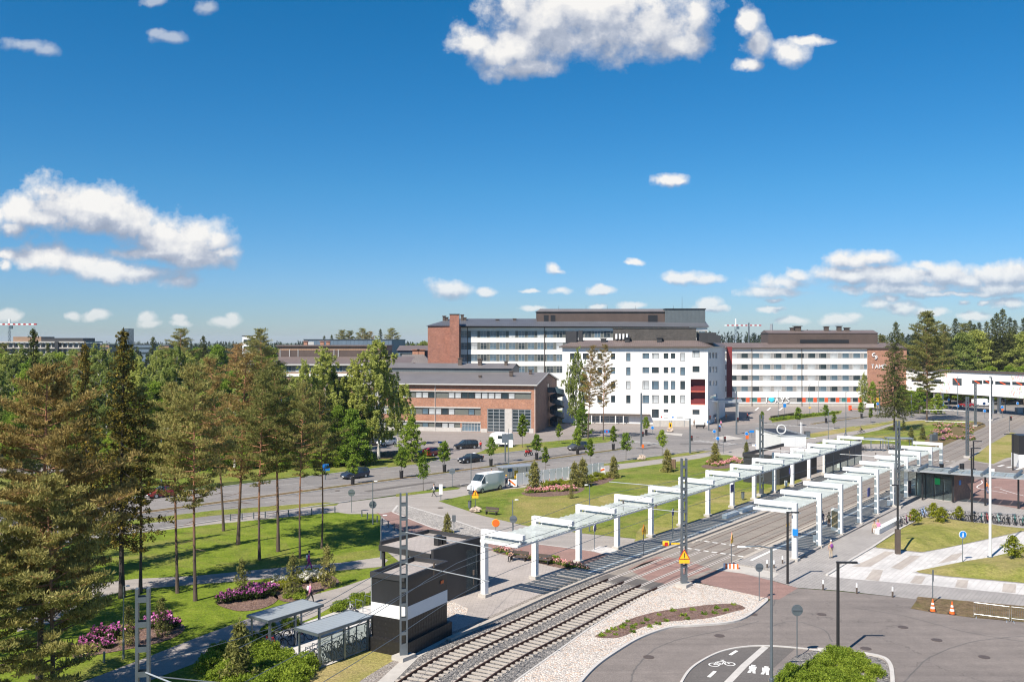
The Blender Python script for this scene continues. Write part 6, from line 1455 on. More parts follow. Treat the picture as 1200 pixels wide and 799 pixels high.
# ---- blue-grey warehouse behind
Y4 = 330.0; B4 = thing('warehouse', 'blue-grey metal hall on the skyline behind the brown hall', 'building', (XZ(356, 0, Y4)[0], Y4, 0))
x4 = lambda px: (px-CX)*Y4/F-B4.location.x
mb = MB(); mb.bbox((0, 0, 0), (x4(459), 42, 20.9)); mb.m = 1; mb.bbox((-.2, -.2, 20.9), (x4(459)+.2, 42.2, 21.15)); part('hall', mb, ['sheetbl', 'galvdark'], B4)
mb = MB(); mb.bbox((1.2, -.1, 18.6), (3.6, -.01, 20.2)); part('door', mb, 'frame_w', B4)
Y8 = 300.0; B8 = thing('annex_building', 'low blue-grey annex between the birch and the brick end of the ward', 'building', (XZ(466, 0, Y8)[0], Y8, 0))
x8 = lambda px, Y=Y8: (px-CX)*Y/F-B8.location.x
mb = MB(); mb.bbox((0, 0, 0), (x8(503), 14, 17.4)); part('wall', mb, 'sheetbl', B8)
mb = MB(); mb.add([(-.4, -.5, 17.4), (x8(503), -.5, 17.4), (x8(503), 9, 19.0), (-.4, 9, 19.0)], [(0, 1, 2, 3)]); mb.m = 1; mb.box((x8(484), -.04, 16.2), (x8(500)-x8(470), .06, .8)); part('roof', mb, ['roofb', 'glass'], B8)
mb = MB(); mb.add([(x8(468, 290), -10, 13.2), (x8(506, 290), -10, 13.2), (x8(506, 290), 0, 13.2), (x8(468, 290), 0, 13.2), (x8(468, 290), -3, 16.2), (x8(494, 290), -3, 16.2)], [(0, 1, 5, 4), (1, 2, 5), (2, 3, 4, 5), (3, 0, 4)]); mb.bbox((x8(468, 290), -9.6, 0), (x8(506, 290), -.5, 13.2)); part('wing', mb, 'roofg', B8)
for px in (485, 492): ventbox(B8, x8(px, 292), -2, 15.8, 2.0, 1.8, mat_='bricko')
# ---- far buildings on the horizon
Yc = 480.0; Bc = thing('unfinished_building', 'grey unfinished office block with concrete decks on the left horizon', 'building', (XZ(-12, 0, Yc)[0], Yc, 0))
xc = lambda px: (px-CX)*Yc/F-Bc.location.x
zc_ = lambda py: EYE-(py-HZ)*Yc/F
mb = MB()
for py in (401.5, 408.5, 416): mb.bbox((0, 0, zc_(py)), (xc(100), 20, zc_(py)+.7))
for k in range(18): mb.bbox((k*xc(100)/17.5, 1, 0), (k*xc(100)/17.5+.5, 2, zc_(401.5)))
part('concrete_frame', mb, 'concrete', Bc)
mb = MB(); mb.bbox((.5, 3, 0), (xc(98), 19, zc_(402))); part('glass_front', mb, 'glassb', Bc)
mb = MB(); mb.bbox((xc(13), 2, zc_(401)), (xc(46), 16, zc_(394.5))); part('insulated_storey', mb, 'sheeto', Bc)
mb = MB(); mb.bbox((xc(46), 2, zc_(401)), (xc(95), 16, zc_(396))); mb.bbox((xc(64.5), -.5, 0), (xc(68.5), 3, zc_(400))); part('plant_storey', mb, 'anthr', Bc)
def crane(px, py_base_top, Y, x0, x1, py, lab, top=4):
    b = Vector(((px-CX)*Y/F, Y, 0)); zt = EYE-(py-HZ)*Y/F; t = thing('tower_crane', lab, 'crane', b)
    mb = MB(); w_ = .5
    for sx in (-1, 1):
        for sy in (-1, 1): mb.beam((sx*w_, sy*w_, 0), (sx*w_, sy*w_, zt), .15, .15)
    for k in range(int(zt/2.5)): mb.beam((-w_, -w_, k*2.5), (w_, -w_, k*2.5+2.5), .16, .16); mb.beam((w_, w_, k*2.5), (-w_, w_, k*2.5+2.5), .16, .16)
    part('mast', mb, 'galv', t)
    xa_, xb_ = (x0-px)*Y/F, (x1-px)*Y/F; mb = MB(); n = 16
    for k in range(n):
        mb.m = k % 2; mb.box((xa_+(xb_-xa_)*(k+.5)/n, 0, zt+.8), (abs(xb_-xa_)/n, .9, .8))
    part('jib', mb, ['white', 'red'], t); mb = MB(); mb.beam((0, 0, zt), (0, 0, zt+top), .8, .8); part('crane_top', mb, 'white', t); part('cab', MB().box((1.6, -1.2, zt-1), (1.6, 1.6, 2)), 'glassb', t)
crane(11, 0, 560, -6, 43, 381.5, 'white and red tower crane over the unfinished block on the left horizon'); crane(862, 0, 700, 849, 892, 382.5, 'distant white and red tower crane seen between the two white buildings', 6)
t = thing('slewing_mast', 'thin dark mast beside the distant crane', 'mast', ((877.5-CX)*640/F, 640, 0)); part('pole', MB().cyl((0, 0, 0), 33, .7, .5, 8), 'galvdark', t)
def farblock(x0, x1, py, Y, mat_, lab, rows_=3, name='distant_building'):
    a = (x0-CX)*Y/F; b = (x1-CX)*Y/F; h = EYE-(py-HZ)*Y/F; t = thing(name, lab, 'building', (a, Y, 0)); mb = MB().bbox((0, 0, 0), (b-a, 14, h)); part('wall', mb, mat_, t)
    mb = MB()
    for k in range(rows_):
        z = h-1.6-k*3.3; mb.bbox((.6, -.06, z-1.3), (b-a-.6, -.01, z))
    part('window_row', mb, 'glass', t); part('roof', MB().bbox((-.2, -.2, h), (b-a+.2, 14.2, h+.4)), 'roofd', t)
farblock(143.5, 150, 385.5, 900, 'glassb', 'slim glass office tower on the left horizon behind the rust-tipped spruce', 9)
farblock(284, 300, 394, 450, 'white', 'white block on the horizon left of the brown hall', 2)
farblock(155, 178, 404, 620, 'sheetbl', 'low grey block on the horizon right of the glass tower', 2)
farblock(186, 198, 405, 500, 'sheeto', 'small pinkish house on the left horizon', 1)
farblock(104, 128, 404, 640, 'sheeto', 'low tan roofline on the horizon beyond the unfinished block', 1)
# ---- skybridge
P0 = Vector((123.3, 292.0)); dS = Vector((15, -42)).normalized(); rS = math.atan2(dS.y, dS.x); LSb = 84.0
SB = thing('skybridge', 'white enclosed footbridge with dark strip windows crossing above the street', 'bridge', (P0.x, P0.y, 0), rS)
P1 = P0+dS*LSb; fb = lambda px, py: uv(px, py, P0, P1)
z0, z1 = 5.0, 11.5; wd = 5.0
hs_ = []
for x0, x1, y0, y1 in ((1068, 1080, 444.5, 447), (1083, 1103, 444.5, 447.5), (1116, 1127, 443.5, 451.2), (1139, 1151, 446, 449.5), (1152, 1164, 446, 449.5), (1166, 1184, 447.6, 450.4), (1186, 1203, 448, 451), (1205, 1225, 448.5, 451.5)):
    a = fb(x0, y1); b = fb(x1, y0); hs_.append((a[0], b[0], a[1], b[1]))
mb = MB(); wallmesh(mb, (0, 0), (LSb, 0), z0, z1, hs_, .2); wallmesh(mb, (LSb, wd), (0, wd), z0, z1); wallmesh(mb, (LSb, 0), (LSb, wd), z0, z1); mb.quad((0, 0, z0), (0, wd, z0), (LSb, wd, z0), (LSb, 0, z0)); M['sbclad'] = cladding('skybridge_white', (0.78, 0.78, 0.77), 2.4, 1.15, .86, .5, var=.03)
part('wall', mb, 'sbclad', SB)
for h in hs_: window(SB, (0, 0), (LSb, 0), h[0]+.01, h[1]-.01, h[2]+.01, h[3]-.01, 'glass', 'frame_d', 2, 0, .12, .07)
part('roof', MB().bbox((-.3, -.4, z1), (LSb+.3, wd+.4, z1+.35)), 'brownm', SB); part('soffit_beam', MB().bbox((0, 1.2, z0-.3), (LSb, wd-.3, z0-.005)), 'brownm', SB)
for h in hs_[2:]:
    mb = MB(); um = (h[0]+h[1])/2; mb.beam((um-.9, .02, h[3]-.1), (um+.9, .02, h[2]+.15), .25, .1, up=(0, 1, 0)); part('orange_blind', mb, 'orangep', SB)
M['artp'] = simple('facade_art_pink', (.75, .35, .4), .6); M['arto'] = simple('facade_art_orange', (.8, .42, .22), .6); M['artg'] = simple('facade_art_green', (.4, .62, .35), .6)
ra = random.Random(3)
for pxa, pxb in ((1102, 1113), (1184, 1204)):
    ua, ub = fb(pxa, 0)[0], fb(pxb, 0)[0]; mb = MB()
    for k in range(26):
        mb.m = ra.choice((0, 0, 1, 2)); u = ra.uniform(ua, ub); z = ra.choice((ra.uniform(5.3, 8.0), ra.uniform(9.6, 11.4))); l = ra.uniform(.5, 1.3); s_ = ra.choice((-1, 1))
        mb.beam((u, -.03, z-l/2), (u+s_*l*.4, -.03, z+l/2), .12, .04, up=(0, 1, 0))
    part('facade_art', mb, ['artp', 'arto', 'artg'], SB)
for u in (12, 33, 52, 70):
    mb = MB(); mb.box((u, 1.2, z0/2-.15), (.7, .7, z0-.3)); mb.box((u, wd-1.2, z0/2-.15), (.7, .7, z0-.3)); part('pier', mb, 'alu', SB)
# ================================================================ tram stop and street furniture
E1 = Vector((0.595, 0.804, 0)); E2 = Vector((0.804, -0.595, 0))   # along the stop / to its right
ANG = math.atan2(E1.y, E1.x); UZ = Vector((0, 0, 1))
STEP = Vector((4.19, 5.68, 0))
# ---- canopy frames and glass
def frame(b, side, label, grp):
    """side +1: arm reaches right (over the left platform edge), -1: reaches left"""
    t = thing('canopy_frame', label, 'canopy frame', b, ANG, grp)
    s = -side  # local y axis is to the left of the track direction
    H = 5.4; arm = 3.9
    mb = MB(); mb.bbox((-.22, -.22, .25), (.22, .22, H)); part('post', mb, 'white', t)
    mb = MB(); mb.bbox((-.2, min(s*.225, s*arm), H-.42), (.2, max(s*.225, s*arm), H)); part('beam', mb, 'white', t)
    mb = MB(); mb.bbox((-.38, -.38, 0), (.38, .38, .26)); part('footing', mb, 'concrete', t)
    for y in (0.7, 3.5): part('hanger', MB().box((0, s*y, H-.62), (.1, .1, .36)), 'white', t)
    return t
def glass_run(b0, n, side, label, zt=4.72):
    t = thing('glass_canopy', label, 'canopy', b0, ANG); s = -side; Lb = STEP.length
    per = 9; tot = n*per; Lp = Lb/per; a0 = -0.6
    for k in range(tot):
        x = a0+k*Lp
        mb = MB(); w_ = .5; y0, y1 = s*.0+s*.15, s*3.75
        # louvred pane, tilted along the run, staggered at the track side
        mb.add([(x, y0, zt-.07), (x+w_, y0, zt+.06), (x+w_, y1, zt+.06), (x, y1, zt-.07), (x, y0, zt-.09), (x+w_, y0, zt+.04), (x+w_, y1, zt+.04), (x, y1, zt-.09)], [(0, 1, 2, 3), (7, 6, 5, 4), (0, 3, 7, 4), (1, 5, 6, 2), (3, 2, 6, 7), (0, 4, 5, 1)])
        if k < 96: part('glass_pane', mb, 'glassroof', t)
        else:
            REST.append(mb) 
    if REST:
        big = MB()
        for m_ in REST: big.add(m_.v, m_.f)
        o = part('glass_panes', big, 'glassroof', t); o['kind'] = 'stuff'; REST.clear()
    for y in (s*.7, s*3.5):
        part('purlin', MB().bbox((a0, y-.05, zt-.3), (a0+n*Lb, y+.05, zt-.16)), 'white', t)
    e = MB().bbox((a0-.12, min(s*.1, s*3.8), zt-.2), (a0-.02, max(s*.1, s*3.8), zt+.0)); part('end_bar', e, 'white', t)
    return t
REST = []
bL = Vector((-2.2, 74.3, 0)); bR = Vector((26.4, 86.4, 0))
ordn = ['first', 'second', 'third', 'fourth', 'fifth', 'sixth', 'seventh', 'eighth', 'ninth', 'tenth', 'eleventh', 'twelfth', 'thirteenth', 'fourteenth']
fr0 = None
for i in range(14):
    lab = 'white portal frame of the longer canopy, %s counted from the black kiosk' % ordn[i]
    p = bL+STEP*i
    if fr0 is None: fr0 = frame(p, 1, lab, 'white frames of the longer canopy'); snapshot(fr0)
    else: dup(fr0, p, ANG, lab, 'white frames of the longer canopy')
fr1 = None
for i in range(10):
    lab = 'white portal frame of the shorter canopy, %s counted from the asphalt yard' % ordn[i]
    p = bR+Vector((4.14, 5.66, 0))*i
    if fr1 is None: fr1 = frame(p, -1, lab, 'white frames of the shorter canopy'); snapshot(fr1)
    else: dup(fr1, p, ANG, lab, 'white frames of the shorter canopy')
glass_run(bL, 13, 1, 'long louvred glass canopy over the platform beside the lawn'); glass_run(bR, 9, -1, 'shorter louvred glass canopy over the platform beside the plaza')
# ---- catenary masts
def mast(px, py, Y, side, label, H=10.7, base=True, arms=True):
    p = G(px, py) if Y is None else Vector(((px-CX)*Y/F, Y, 0))
    t = thing('catenary_mast', label, 'mast', p, ANG); RM = Matrix.Rotation(-ANG+R(12), 4, 'Z')
    for s in (-1, 1):
        mb = MB(); mb.bbox((s*.2-.05, -.16, 1.0), (s*.2+.05, .16, H)); z = 1.6
        while z < H-.2: mb.bbox((-.152, min(s*.14, s*.162), z), (.152, max(s*.14, s*.162), z+.2)); z += .92
        part('column', mb.xf(RM), 'galvdark', t)
    part('foot', MB().bbox((-.25, -.16, .3), (.25, .16, 1.0)).xf(RM), 'galvdark', t)
    if base: part('footing', MB().bbox((-.6, -.5, 0), (.6, .5, .3)), 'concrete', t)
    if arms:
        s = -side
        for z, L, dz in ((8.2, 7.2, -.1), (6.2, 7.0, -.1)):
            mb = MB(); mb.tube([(0, s*.17, z), (0, s*L, z+dz)], .032, 8); part('bracket_arm', mb, 'alu', t)
        for y in (2.6, 5.8):
            mb = MB(); mb.tube([(0, s*y, 6.15), (0, s*y, 5.7)], .02, 5); mb.cyl((0, s*y, 6.3), .3, .06, .06, 8); part('insulator', mb, 'brownm', t)
    return t
mast(473, 772, None, 1, 'tall grey lattice mast on a concrete block beside the black and white kiosk'); mb_ = mast(801.5, 687, None, -1, 'grey lattice mast carrying the yellow warning triangle by the track crossing')
mast(1052, 595, None, -1, 'grey lattice mast between the glass pavilion and the shorter canopy'); mast(1133.6, 536, None, -1, 'grey lattice mast on the grass edge where the tracks leave the stop')
mast(167.5, 0, 34.5, 1, 'grey lattice mast standing in front of the park path', 11.3); mast(892.3, 581, None, 1, 'grey lattice mast rising through the longer canopy')
mast(1161.3, 492.5, None, -1, 'dark lattice mast on the island behind the flagpole', 11.2, arms=False); mast(1143, 499.5, None, 1, 'grey mast at the far tip of the meadow', 10.5, arms=False)
# contact and carrier wires along the tracks
for off, z, lab in ((0.0, 5.7, 'contact wire over the track by the long canopy'), (SP, 5.7, 'contact wire over the track by the short canopy'), (0.0, 7.3, 'upper carrier wire over the track by the long canopy'), (SP, 7.3, 'upper carrier wire over the track by the short canopy')):
    mb = MB(); pts = []
    for i, p in enumerate(span(2, CUM[-1]-70, off, 4)): pts.append(p+Vector((0, 0, z+(0.35*math.sin(i*.45)**2 if z > 6 else 0))))
    mb.tube(pts, .018, 4); wsolo('overhead_wire', mb, 'galvdark', lab, 'wire', pts[0])
def wire(a, b, lab, r=.014, sag=.3):
    pts = [a.lerp(b, k/8)-Vector((0, 0, sag*math.sin(PI*k/8))) for k in range(9)]; mb = MB(); mb.tube(pts, r, 4); wsolo('stay_wire', mb, 'galvdark', lab, 'wire', pts[0])
mA = G(473, 772); wire(mA+Vector((0, 0, 8.2)), bL+Vector((0, 0, 5.1)), 'thin wire from the kiosk mast down to the first canopy frame'); wire(mA+Vector((.2, 0, 6)), Vector((-13.9, 34.5, 8.4)), 'thin wire between the kiosk mast and the mast at the path', .014, .6)
wire(Vector((-13.6, 34.6, 8.0)), Vector((-3.0, 38, 6.2)), 'pale wire running low from the mast at the path', .03, .2); wire(Vector((-13.6, 34.6, 6.5)), Vector((-5, 36, 5.6)), 'lower pale wire from the mast at the path', .03, .2)
# ---- black and white kiosk tower
def kiosk(o, e1, l1, l2, label, H=5.2, white=(2.35, 3.2), rev=False):
    ang = math.atan2(e1.y, e1.x); t = thing('kiosk', label, 'kiosk', o, ang)
    mb = MB(); mb.bbox((0, 0, .95), (l1, l2, white[0])); part('quilted_wall', mb, 'quilt', t)
    part('white_wall', MB().bbox((-.02, -.02, white[0]), (l1+.02, l2+.02, white[1])), 'white', t)
    part('black_wall', MB().bbox((0, 0, white[1]), (l1, l2, H-.35)), 'blackm', t)
    part('plinth', MB().bbox((-.25, -.25, 0), (l1+.25, l2+.25, .95)), 'quilt', t)
    mb = MB(); z0_, z1_ = H-.35, H
    for a, b in (((-.08, -.08), (l1+.08, .1)), ((-.08, l2-.1), (l1+.08, l2+.08)), ((-.08, .1), (.1, l2-.1)), ((l1-.1, .1), (l1+.08, l2-.1))): mb.bbox((*a, z0_), (*b, z1_))
    part('parapet', mb, 'anthr', t); part('roof', MB().bbox((.1, .1, H-.35), (l1-.1, l2-.1, H-.3)), 'paver_warm', t)
    return t
m_, nt_, bs_ = new_mat('black_quilted_panel')
tcq = nt_.nodes.new('ShaderNodeTexCoord'); vq = N(nt_, 'ShaderNodeTexVoronoi', Scale=3.2, Randomness=0.3); nt_.links.new(tcq.outputs['Object'], vq.inputs['Vector'])
nt_.links.new(ramp(nt_, vq.outputs['Distance'], [(0.0, (.3, .28, .26)), (.05, (.03, .028, .027)), (.3, (.018, .017, .017))]), bs_.inputs['Base Color']); bs_.inputs['Roughness'].default_value = .38; bump(nt_, bs_, vq.outputs['Distance'], .4, .05); M['quilt'] = m_
kk = kiosk(G(476, 769), Vector((.48, .877, 0)), 4.9, 2.8, 'tall black kiosk with a white band and dark quilted base beside the lattice mast')
mb = MB(); mb.tube([(.15, 2.9, 4.9), (.15, 2.9, 1.6), (.15, 3.05, 1.3), (.15, 3.05, .1)], .06, 8); part('downpipe', mb, 'alu', kk)
part('warning_plate', MB().box((4.2, -.05, 3.9), (.35, .03, .22)), 'orange', kk)
# black pavilion behind it
pv = thing('pavilion', 'low black flat-roofed pavilion between the kiosk and the first canopy frame', 'pavilion', (-6.07, 71.6, 0), ANG)
mb = MB(); mb.bbox((0, 0, 0), (4.0, .25, 4.35)); mb.bbox((4.0, 0, 3.6), (5.85, .25, 4.35)); mb.bbox((5.65, 0.02, 0), (5.85, .25, 3.6)); part('wall', mb, 'anthr', pv)
part('glass_wall', MB().bbox((4.0, .08, .1), (5.65, .12, 3.6)), 'glasscab', pv)
mb = MB(); mb.bbox((0.02, .25, 3.8), (5.8, 5.6, 4.0)); part('roof', mb, 'paver_warm', pv)
mb = MB(); mb.bbox((0, 5.6, 3.55), (5.85, 5.8, 4.3)); mb.bbox((5.8, .25, 3.55), (5.95, 5.6, 4.3)); mb.bbox((-.12, .25, 3.55), (0.0, 5.8, 4.02)); part('parapet', mb, 'anthr', pv)
mb = MB(); mb.bbox((1.0, .3, 0), (5.7, 2.6, 3.8)); part('cabin', mb, 'anthr', pv); part('side_glass', MB().bbox((.3, 3.0, .1), (5.6, 3.05, 3.7)), 'glasscab', pv)
for x, y in ((.15, 5.5), (5.6, 5.5), (.15, 2.9)): part('post', MB().bbox((x-.1, y-.1, 0), (x+.1, y+.1, 3.8)), 'anthr', pv)
mb = MB(); mb.box((2.7, 1.9, 4.4), (.5, .45, .8)); mb.box((3.3, 1.9, 4.3), (.4, .45, .6)); part('roof_vent', mb, 'blackm', pv)
# white kiosk and dark pavilion further along, the screen behind the platform
k2 = thing('kiosk', 'white box kiosk with flat grey roof and a ring on top behind the longer canopy', 'kiosk', (43.7, 150.5, 0), R(3))
part('wall', MB().bbox((0, 0, 0), (4.2, 13, 5.0)), 'sbclad', k2); part('roof', MB().bbox((.15, .15, 5.0), (4.05, 12.85, 5.06)), 'anthr', k2)
mb = MB(); mb.bbox((-.06, -.06, 5.0), (4.26, .15, 5.22)); mb.bbox((-.06, .15, 5.0), (.15, 13, 5.22)); mb.bbox((4.05, .15, 5.0), (4.26, 13, 5.22)); part('parapet', mb, 'alu', k2)
mb = MB(); mb.torus((0.3, .6, 6.1), .72, .09, 20, 6); part('roof_ring', mb, 'white', k2)
mb = MB(); mb.bbox((-.02, -.02, 0), (4.22, 13.02, 1.4)); part('dark_base', mb, 'anthr', k2)
mb = MB()
for y in (3.0, 3.6):
    mb.cyl((4.6, y, 0), 7.0, .05, .05, 6)
for k in range(13): mb.box((4.6, 3.3, .6+k*.5), (.05, .6, .05))
part('ladder', mb, 'white', k2)
p3_ = thing('pavilion', 'long dark low pavilion behind the longer canopy near the white kiosk', 'pavilion', (38, 131.5, 0), ANG)
part('wall', MB().bbox((0, 0, 0), (16, 5.4, 3.7)), 'anthr', p3_); mb = MB(); mb.bbox((-.1, -.1, 3.7), (16.1, .15, 4.2)); mb.bbox((-.1, 5.25, 3.7), (16.1, 5.5, 4.2)); mb.bbox((-.1, .15, 3.7), (.15, 5.25, 4.2)); part('parapet', mb, 'anthr', p3_); part('roof', MB().bbox((.15, .15, 3.7), (16, 5.25, 3.75)), 'paver_warm', p3_)
sc3 = thing('screen_wall', 'dark glazed screen behind the far end of the longer canopy', 'wall', (47.6, 140.6, 0), ANG+R(1)); part('panel', MB().bbox((0, 0, 1.2), (20, .08, 3.9)), 'anthr', sc3); part('glass', MB().bbox((0, .02, .1), (20, .06, 1.2)), 'glasscab', sc3)
for k in range(6): part('post', MB().box((k*4, .04, 2), (.12, .14, 4)), 'galvdark', sc3)
# glass pavilion with brick end
K = Vector((56.1, 118.0, 0)); gp = thing('station_pavilion', 'glass-fronted station pavilion with brown brick end beside the bicycle row', 'pavilion', K, math.atan2(.8, -.6))
# local x runs away from the viewer to the left, local y (left of it) points back-left; depth is -y
mb = MB(); mb.bbox((0, -5.0, 0), (7.2, -4.8, 3.3)); mb.bbox((0, -4.8, 0), (.2, -.2, 3.3)); part('wall', mb, 'brickb', gp)
part('roof', MB().bbox((-.3, -5.3, 3.3), (7.5, .4, 3.6)), 'blackm', gp); part('floor', MB().bbox((.2, -4.8, 0), (7.2, 0, .06)), 'concrete', gp)
for k in range(6): part('glass_front', MB().bbox((k*1.2+.05, -.06, .1), (k*1.2+1.15, -.02, 3.2)), 'glasscab', gp)
for k in range(7): part('mullion', MB().box((k*1.2, -.04, 1.65), (.09, .1, 3.3)), 'blackm', gp)
mb = MB(); mb.bbox((1.6, -3.2, .06), (4.2, -2.6, 2.2)); mb.bbox((5, -4, .06), (6.8, -3.4, 2.5)); part('counter', mb, 'galvdark', gp)
mb = MB(); mb.box((1.9, .08, 2.4), (.7, .05, .8)); part('green_sign', mb, 'grn', gp); part('red_machine', MB().bbox((6.2, -1.2, .06), (6.7, -.6, 1.9)), 'red', gp); part('white_machine', MB().bbox((5.0, -1.4, .06), (5.5, -.9, 2.2)), 'white', gp)
part('blue_sign', MB().box((-.03, -1.9, 2.3), (.04, .5, .6)), 'blue', gp)
mb = MB(); mb.cyl((3, -3, 3.6), .7, .25, .3, 8); mb.cyl((.8, -4, 3.6), .9, .3, .3, 8); part('roof_vent', mb, 'blackm', gp)
# glass roofed walkway on black posts
gw = thing('glass_walkway_roof', 'long low glass roof on black posts running from the pavilion to the right', 'canopy', (52.9, 119.3, 0), math.atan2(-2.05, 3.0))
Lw = 24
for k in range(7): part('post', MB().box((k*3.63, 0, 1.95), (.2, .2, 3.9)), 'blackm', gw)
for k in range(7):
    mb = MB(); mb.tube([(k*3.63-.2, -1.7, 4.1), (k*3.63+.1, 2.6, 4.35)], .17, 8); part('cross_beam', mb, 'galvdark', gw)
for k in range(22): part('glass_pane', MB().bbox((-2.5+k*1.2, -1.5, 3.93), (-2.5+k*1.2+1.12, 2.4, 3.98)), 'glassroof', gw)
mb = MB(); mb.bbox((-2.6, -1.6, 3.8), (24, -1.5, 4.02)); mb.bbox((-2.6, 2.4, 3.8), (24, 2.5, 4.02)); part('edge_beam', mb, 'alu', gw)
kb_ = thing('kiosk', 'black kiosk with white lower wall cut off by the photo edge on the grass', 'kiosk', ((1194-CX)*150/F, 150, 0), R(-8))
part('black_wall', MB().bbox((0, 0, 2.1), (6, 3, 5.2)), 'blackm', kb_); part('white_wall', MB().bbox((-.03, -.03, .0), (6.03, 3.03, 2.1)), 'white', kb_)
# ---- bicycle shelters
def shelter(p, ang, label, glass=True):
    t = thing('bike_shelter', label, 'bike shelter', p, ang, 'steel bicycle shelters')
    mb = MB(); mb.bbox((-.25, -2.05, 2.2), (4.5, .15, 2.26)); mb.m = 1; mb.bbox((-.27, -2.07, 2.1), (4.52, -2.0, 2.28)); mb.bbox((-.27, .1, 2.1), (4.52, .17, 2.28)); mb.bbox((-.27, -2.0, 2.1), (-.2, .1, 2.28)); mb.bbox((4.45, -2.0, 2.1), (4.52, .1, 2.28)); part('roof', mb, ['roofalu', 'galv'], t)
    for x in (0, 2.12, 4.25): part('post', MB().bbox((x-.07, -1.97, 0), (x+.07, -1.83, 2.15)), 'galv', t)
    for x in (0, 4.25): part('post', MB().bbox((x-.05, -.1, 0), (x+.05, 0.0, 2.15)), 'galv', t)
    if glass:
        for x in (0.1, 2.2): part('glass_wall', MB().bbox((x, -1.91, .25), (x+1.95, -1.89, 1.85)), 'glasscab', t)
        mb = MB(); mb.bbox((.07, -1.93, .18), (4.2, -1.87, .24)); mb.bbox((.07, -1.93, 1.86), (4.2, -1.87, 1.92)); part('rail', mb, 'galvdark', t)
        for x in (1.05, 3.2): part('mullion', MB().bbox((x-.03, -1.93, .24), (x+.03, -1.87, 1.86)), 'galvdark', t)
    mb = MB()
    for k in range(6): mb.tube([(.4+k*.7, -1.5, 0), (.4+k*.7, -1.5, .75), (.4+k*.7, -.9, .75), (.4+k*.7, -.9, 0)], .025, 6)
    part('rack', mb, 'galv', t); return t
M['roofalu'] = ribbed('shelter_roof_sheet', (.42, .46, .48), .35, .4, .3, var=.06, strength=.4)
shelter(Vector((-17.4, 61.8, 0)), ANG, 'bicycle shelter nearer the park path with a red child bike beside it', False); shelter(Vector((-13.6, 59.1, 0)), ANG, 'bicycle shelter with glazed side nearest the black kiosk')
shelter(G(1004, 527), R(-8), 'left one of the two far bicycle shelters on the lawn edge', False); shelter(G(1038, 526), R(-8), 'right one of the two far bicycle shelters behind the canopy', False)
# ---- lamps
def lamp_black(p, h, arm, label, d=0.0, base=None, grp=None):
    t = thing('street_lamp', label, 'street lamp', p, d, grp)
    part('pole', MB().cyl((0, 0, 0), h, .11, .1, 10), 'blackm', t)
    part('arm', MB().box((arm/2, 0, h-.06), (abs(arm)+.2, .17, .11)), 'blackm', t)
    part('lamp_head', MB().box((arm, 0, h-.13), (.5, .16, .03)), 'alu', t)
    if base: part('base_cladding', MB().box((0, 0, base/2), (.42, .42, base)), 'brownm', t)
    return t
def lamp_grey(p, h, arm, label, d=0.0, r=.055, head=.45, mat_='galv', grp=None):
    t = thing('street_lamp', label, 'street lamp', p, d, grp)
    part('pole', MB().tube([(0, 0, 0), (0, 0, 1.2), (0, 0, 1.22), (0, 0, h)], [r*1.5, r*1.5, r, r*.8], 8), mat_, t)
    mb = MB(); mb.ell((arm+head*.3*(1 if arm >= 0 else -1), 0, h+.02), (head/2, .13, .06), 10, 6); part('lamp_head', mb, 'white', t)
    if abs(arm) > .3: part('arm', MB().tube([(0, 0, h-.05), (arm*.5, 0, h+.08), (arm, 0, h+.04)], .035, 6), mat_, t)
    return t
lamp_black(G(982, 769.5), 6.2, 1.15, 'black angular street lamp rising from the traffic island shrubs'); lamp_black(G(923, 684), 6.1, .85, 'black angular street lamp beside the first frame of the short canopy')
lamp_black(G(1052, 649), 6.7, -.45, 'black street lamp with a brown clad base at the corner of the grass mound', 0, 2.4); lamp_black(G(1139, 612.5), 6.1, .3, 'tall black lamp post at the edge of the mound beside the parked bicycles')
lamp_black(G(1138.5, 580), 6.3, 1.1, 'black angular lamp behind the glass walkway roof, nearer one'); lamp_black(G(1140.8, 566), 6.1, 1.1, 'black angular lamp on the cycle path behind the glass walkway roof, farther one'); lamp_black(G(1187, 551), 5.8, -1.3, 'black angular lamp on the grass before the cut-off kiosk')
lamp_grey(Vector((14.85, 53, 0)), 8.7, -1.5, 'tall galvanised lamp at the traffic island with a curved arm', 0, .09, .6); lamp_grey(G(144.7, 772), 4.7, .15, 'low park lamp beside the pink rhododendrons', 0, .05, .35)
lamp_grey(G(690.8, 622.6), 5.0, -.2, 'thin grey lamp on the lawn before the long canopy'); lamp_grey(G(600.8, 641), 4.7, .25, 'thin grey lamp above the seated person on the plaza'); lamp_grey(G(446.3, 655), 4.1, .25, 'thin grey lamp at the corner of the black pavilion'); lamp_grey(G(436.8, 614.4), 4.8, .2, 'thin grey lamp at the end of the park bollards')
lamp_grey(G(552, 579), 5.5, .3, 'thin grey lamp beside the white van'); lamp_grey(G(596, 545), 6.0, .3, 'thin street lamp at the bus shelter')
lamp_grey(G(991.3, 512.6), 9.7, .6, 'tall thin street lamp beside the median hedge', 0, .08); lamp_grey(G(970.6, 519), 6.3, .2, 'thin lamp post just right of the white kiosk', 0, .06); lamp_grey(G(1122.3, 486.5), 10.6, .9, 'tall double-headed street lamp before the skybridge', 0, .1)
lamp_grey(G(949, 487), 8.6, .5, 'street lamp on the square, first of the pair before the orange panels', 0, .06); lamp_grey(G(959.3, 486), 9.4, .5, 'street lamp on the square, second of the pair before the orange panels', 0, .06); lamp_grey(G(912, 490), 7.5, .4, 'street lamp on the square under the heart emblem', 0, .06); lamp_grey(G(1112, 479), 6.5, .1, 'short grey post with a blue round sign before the skybridge', 0, .09)
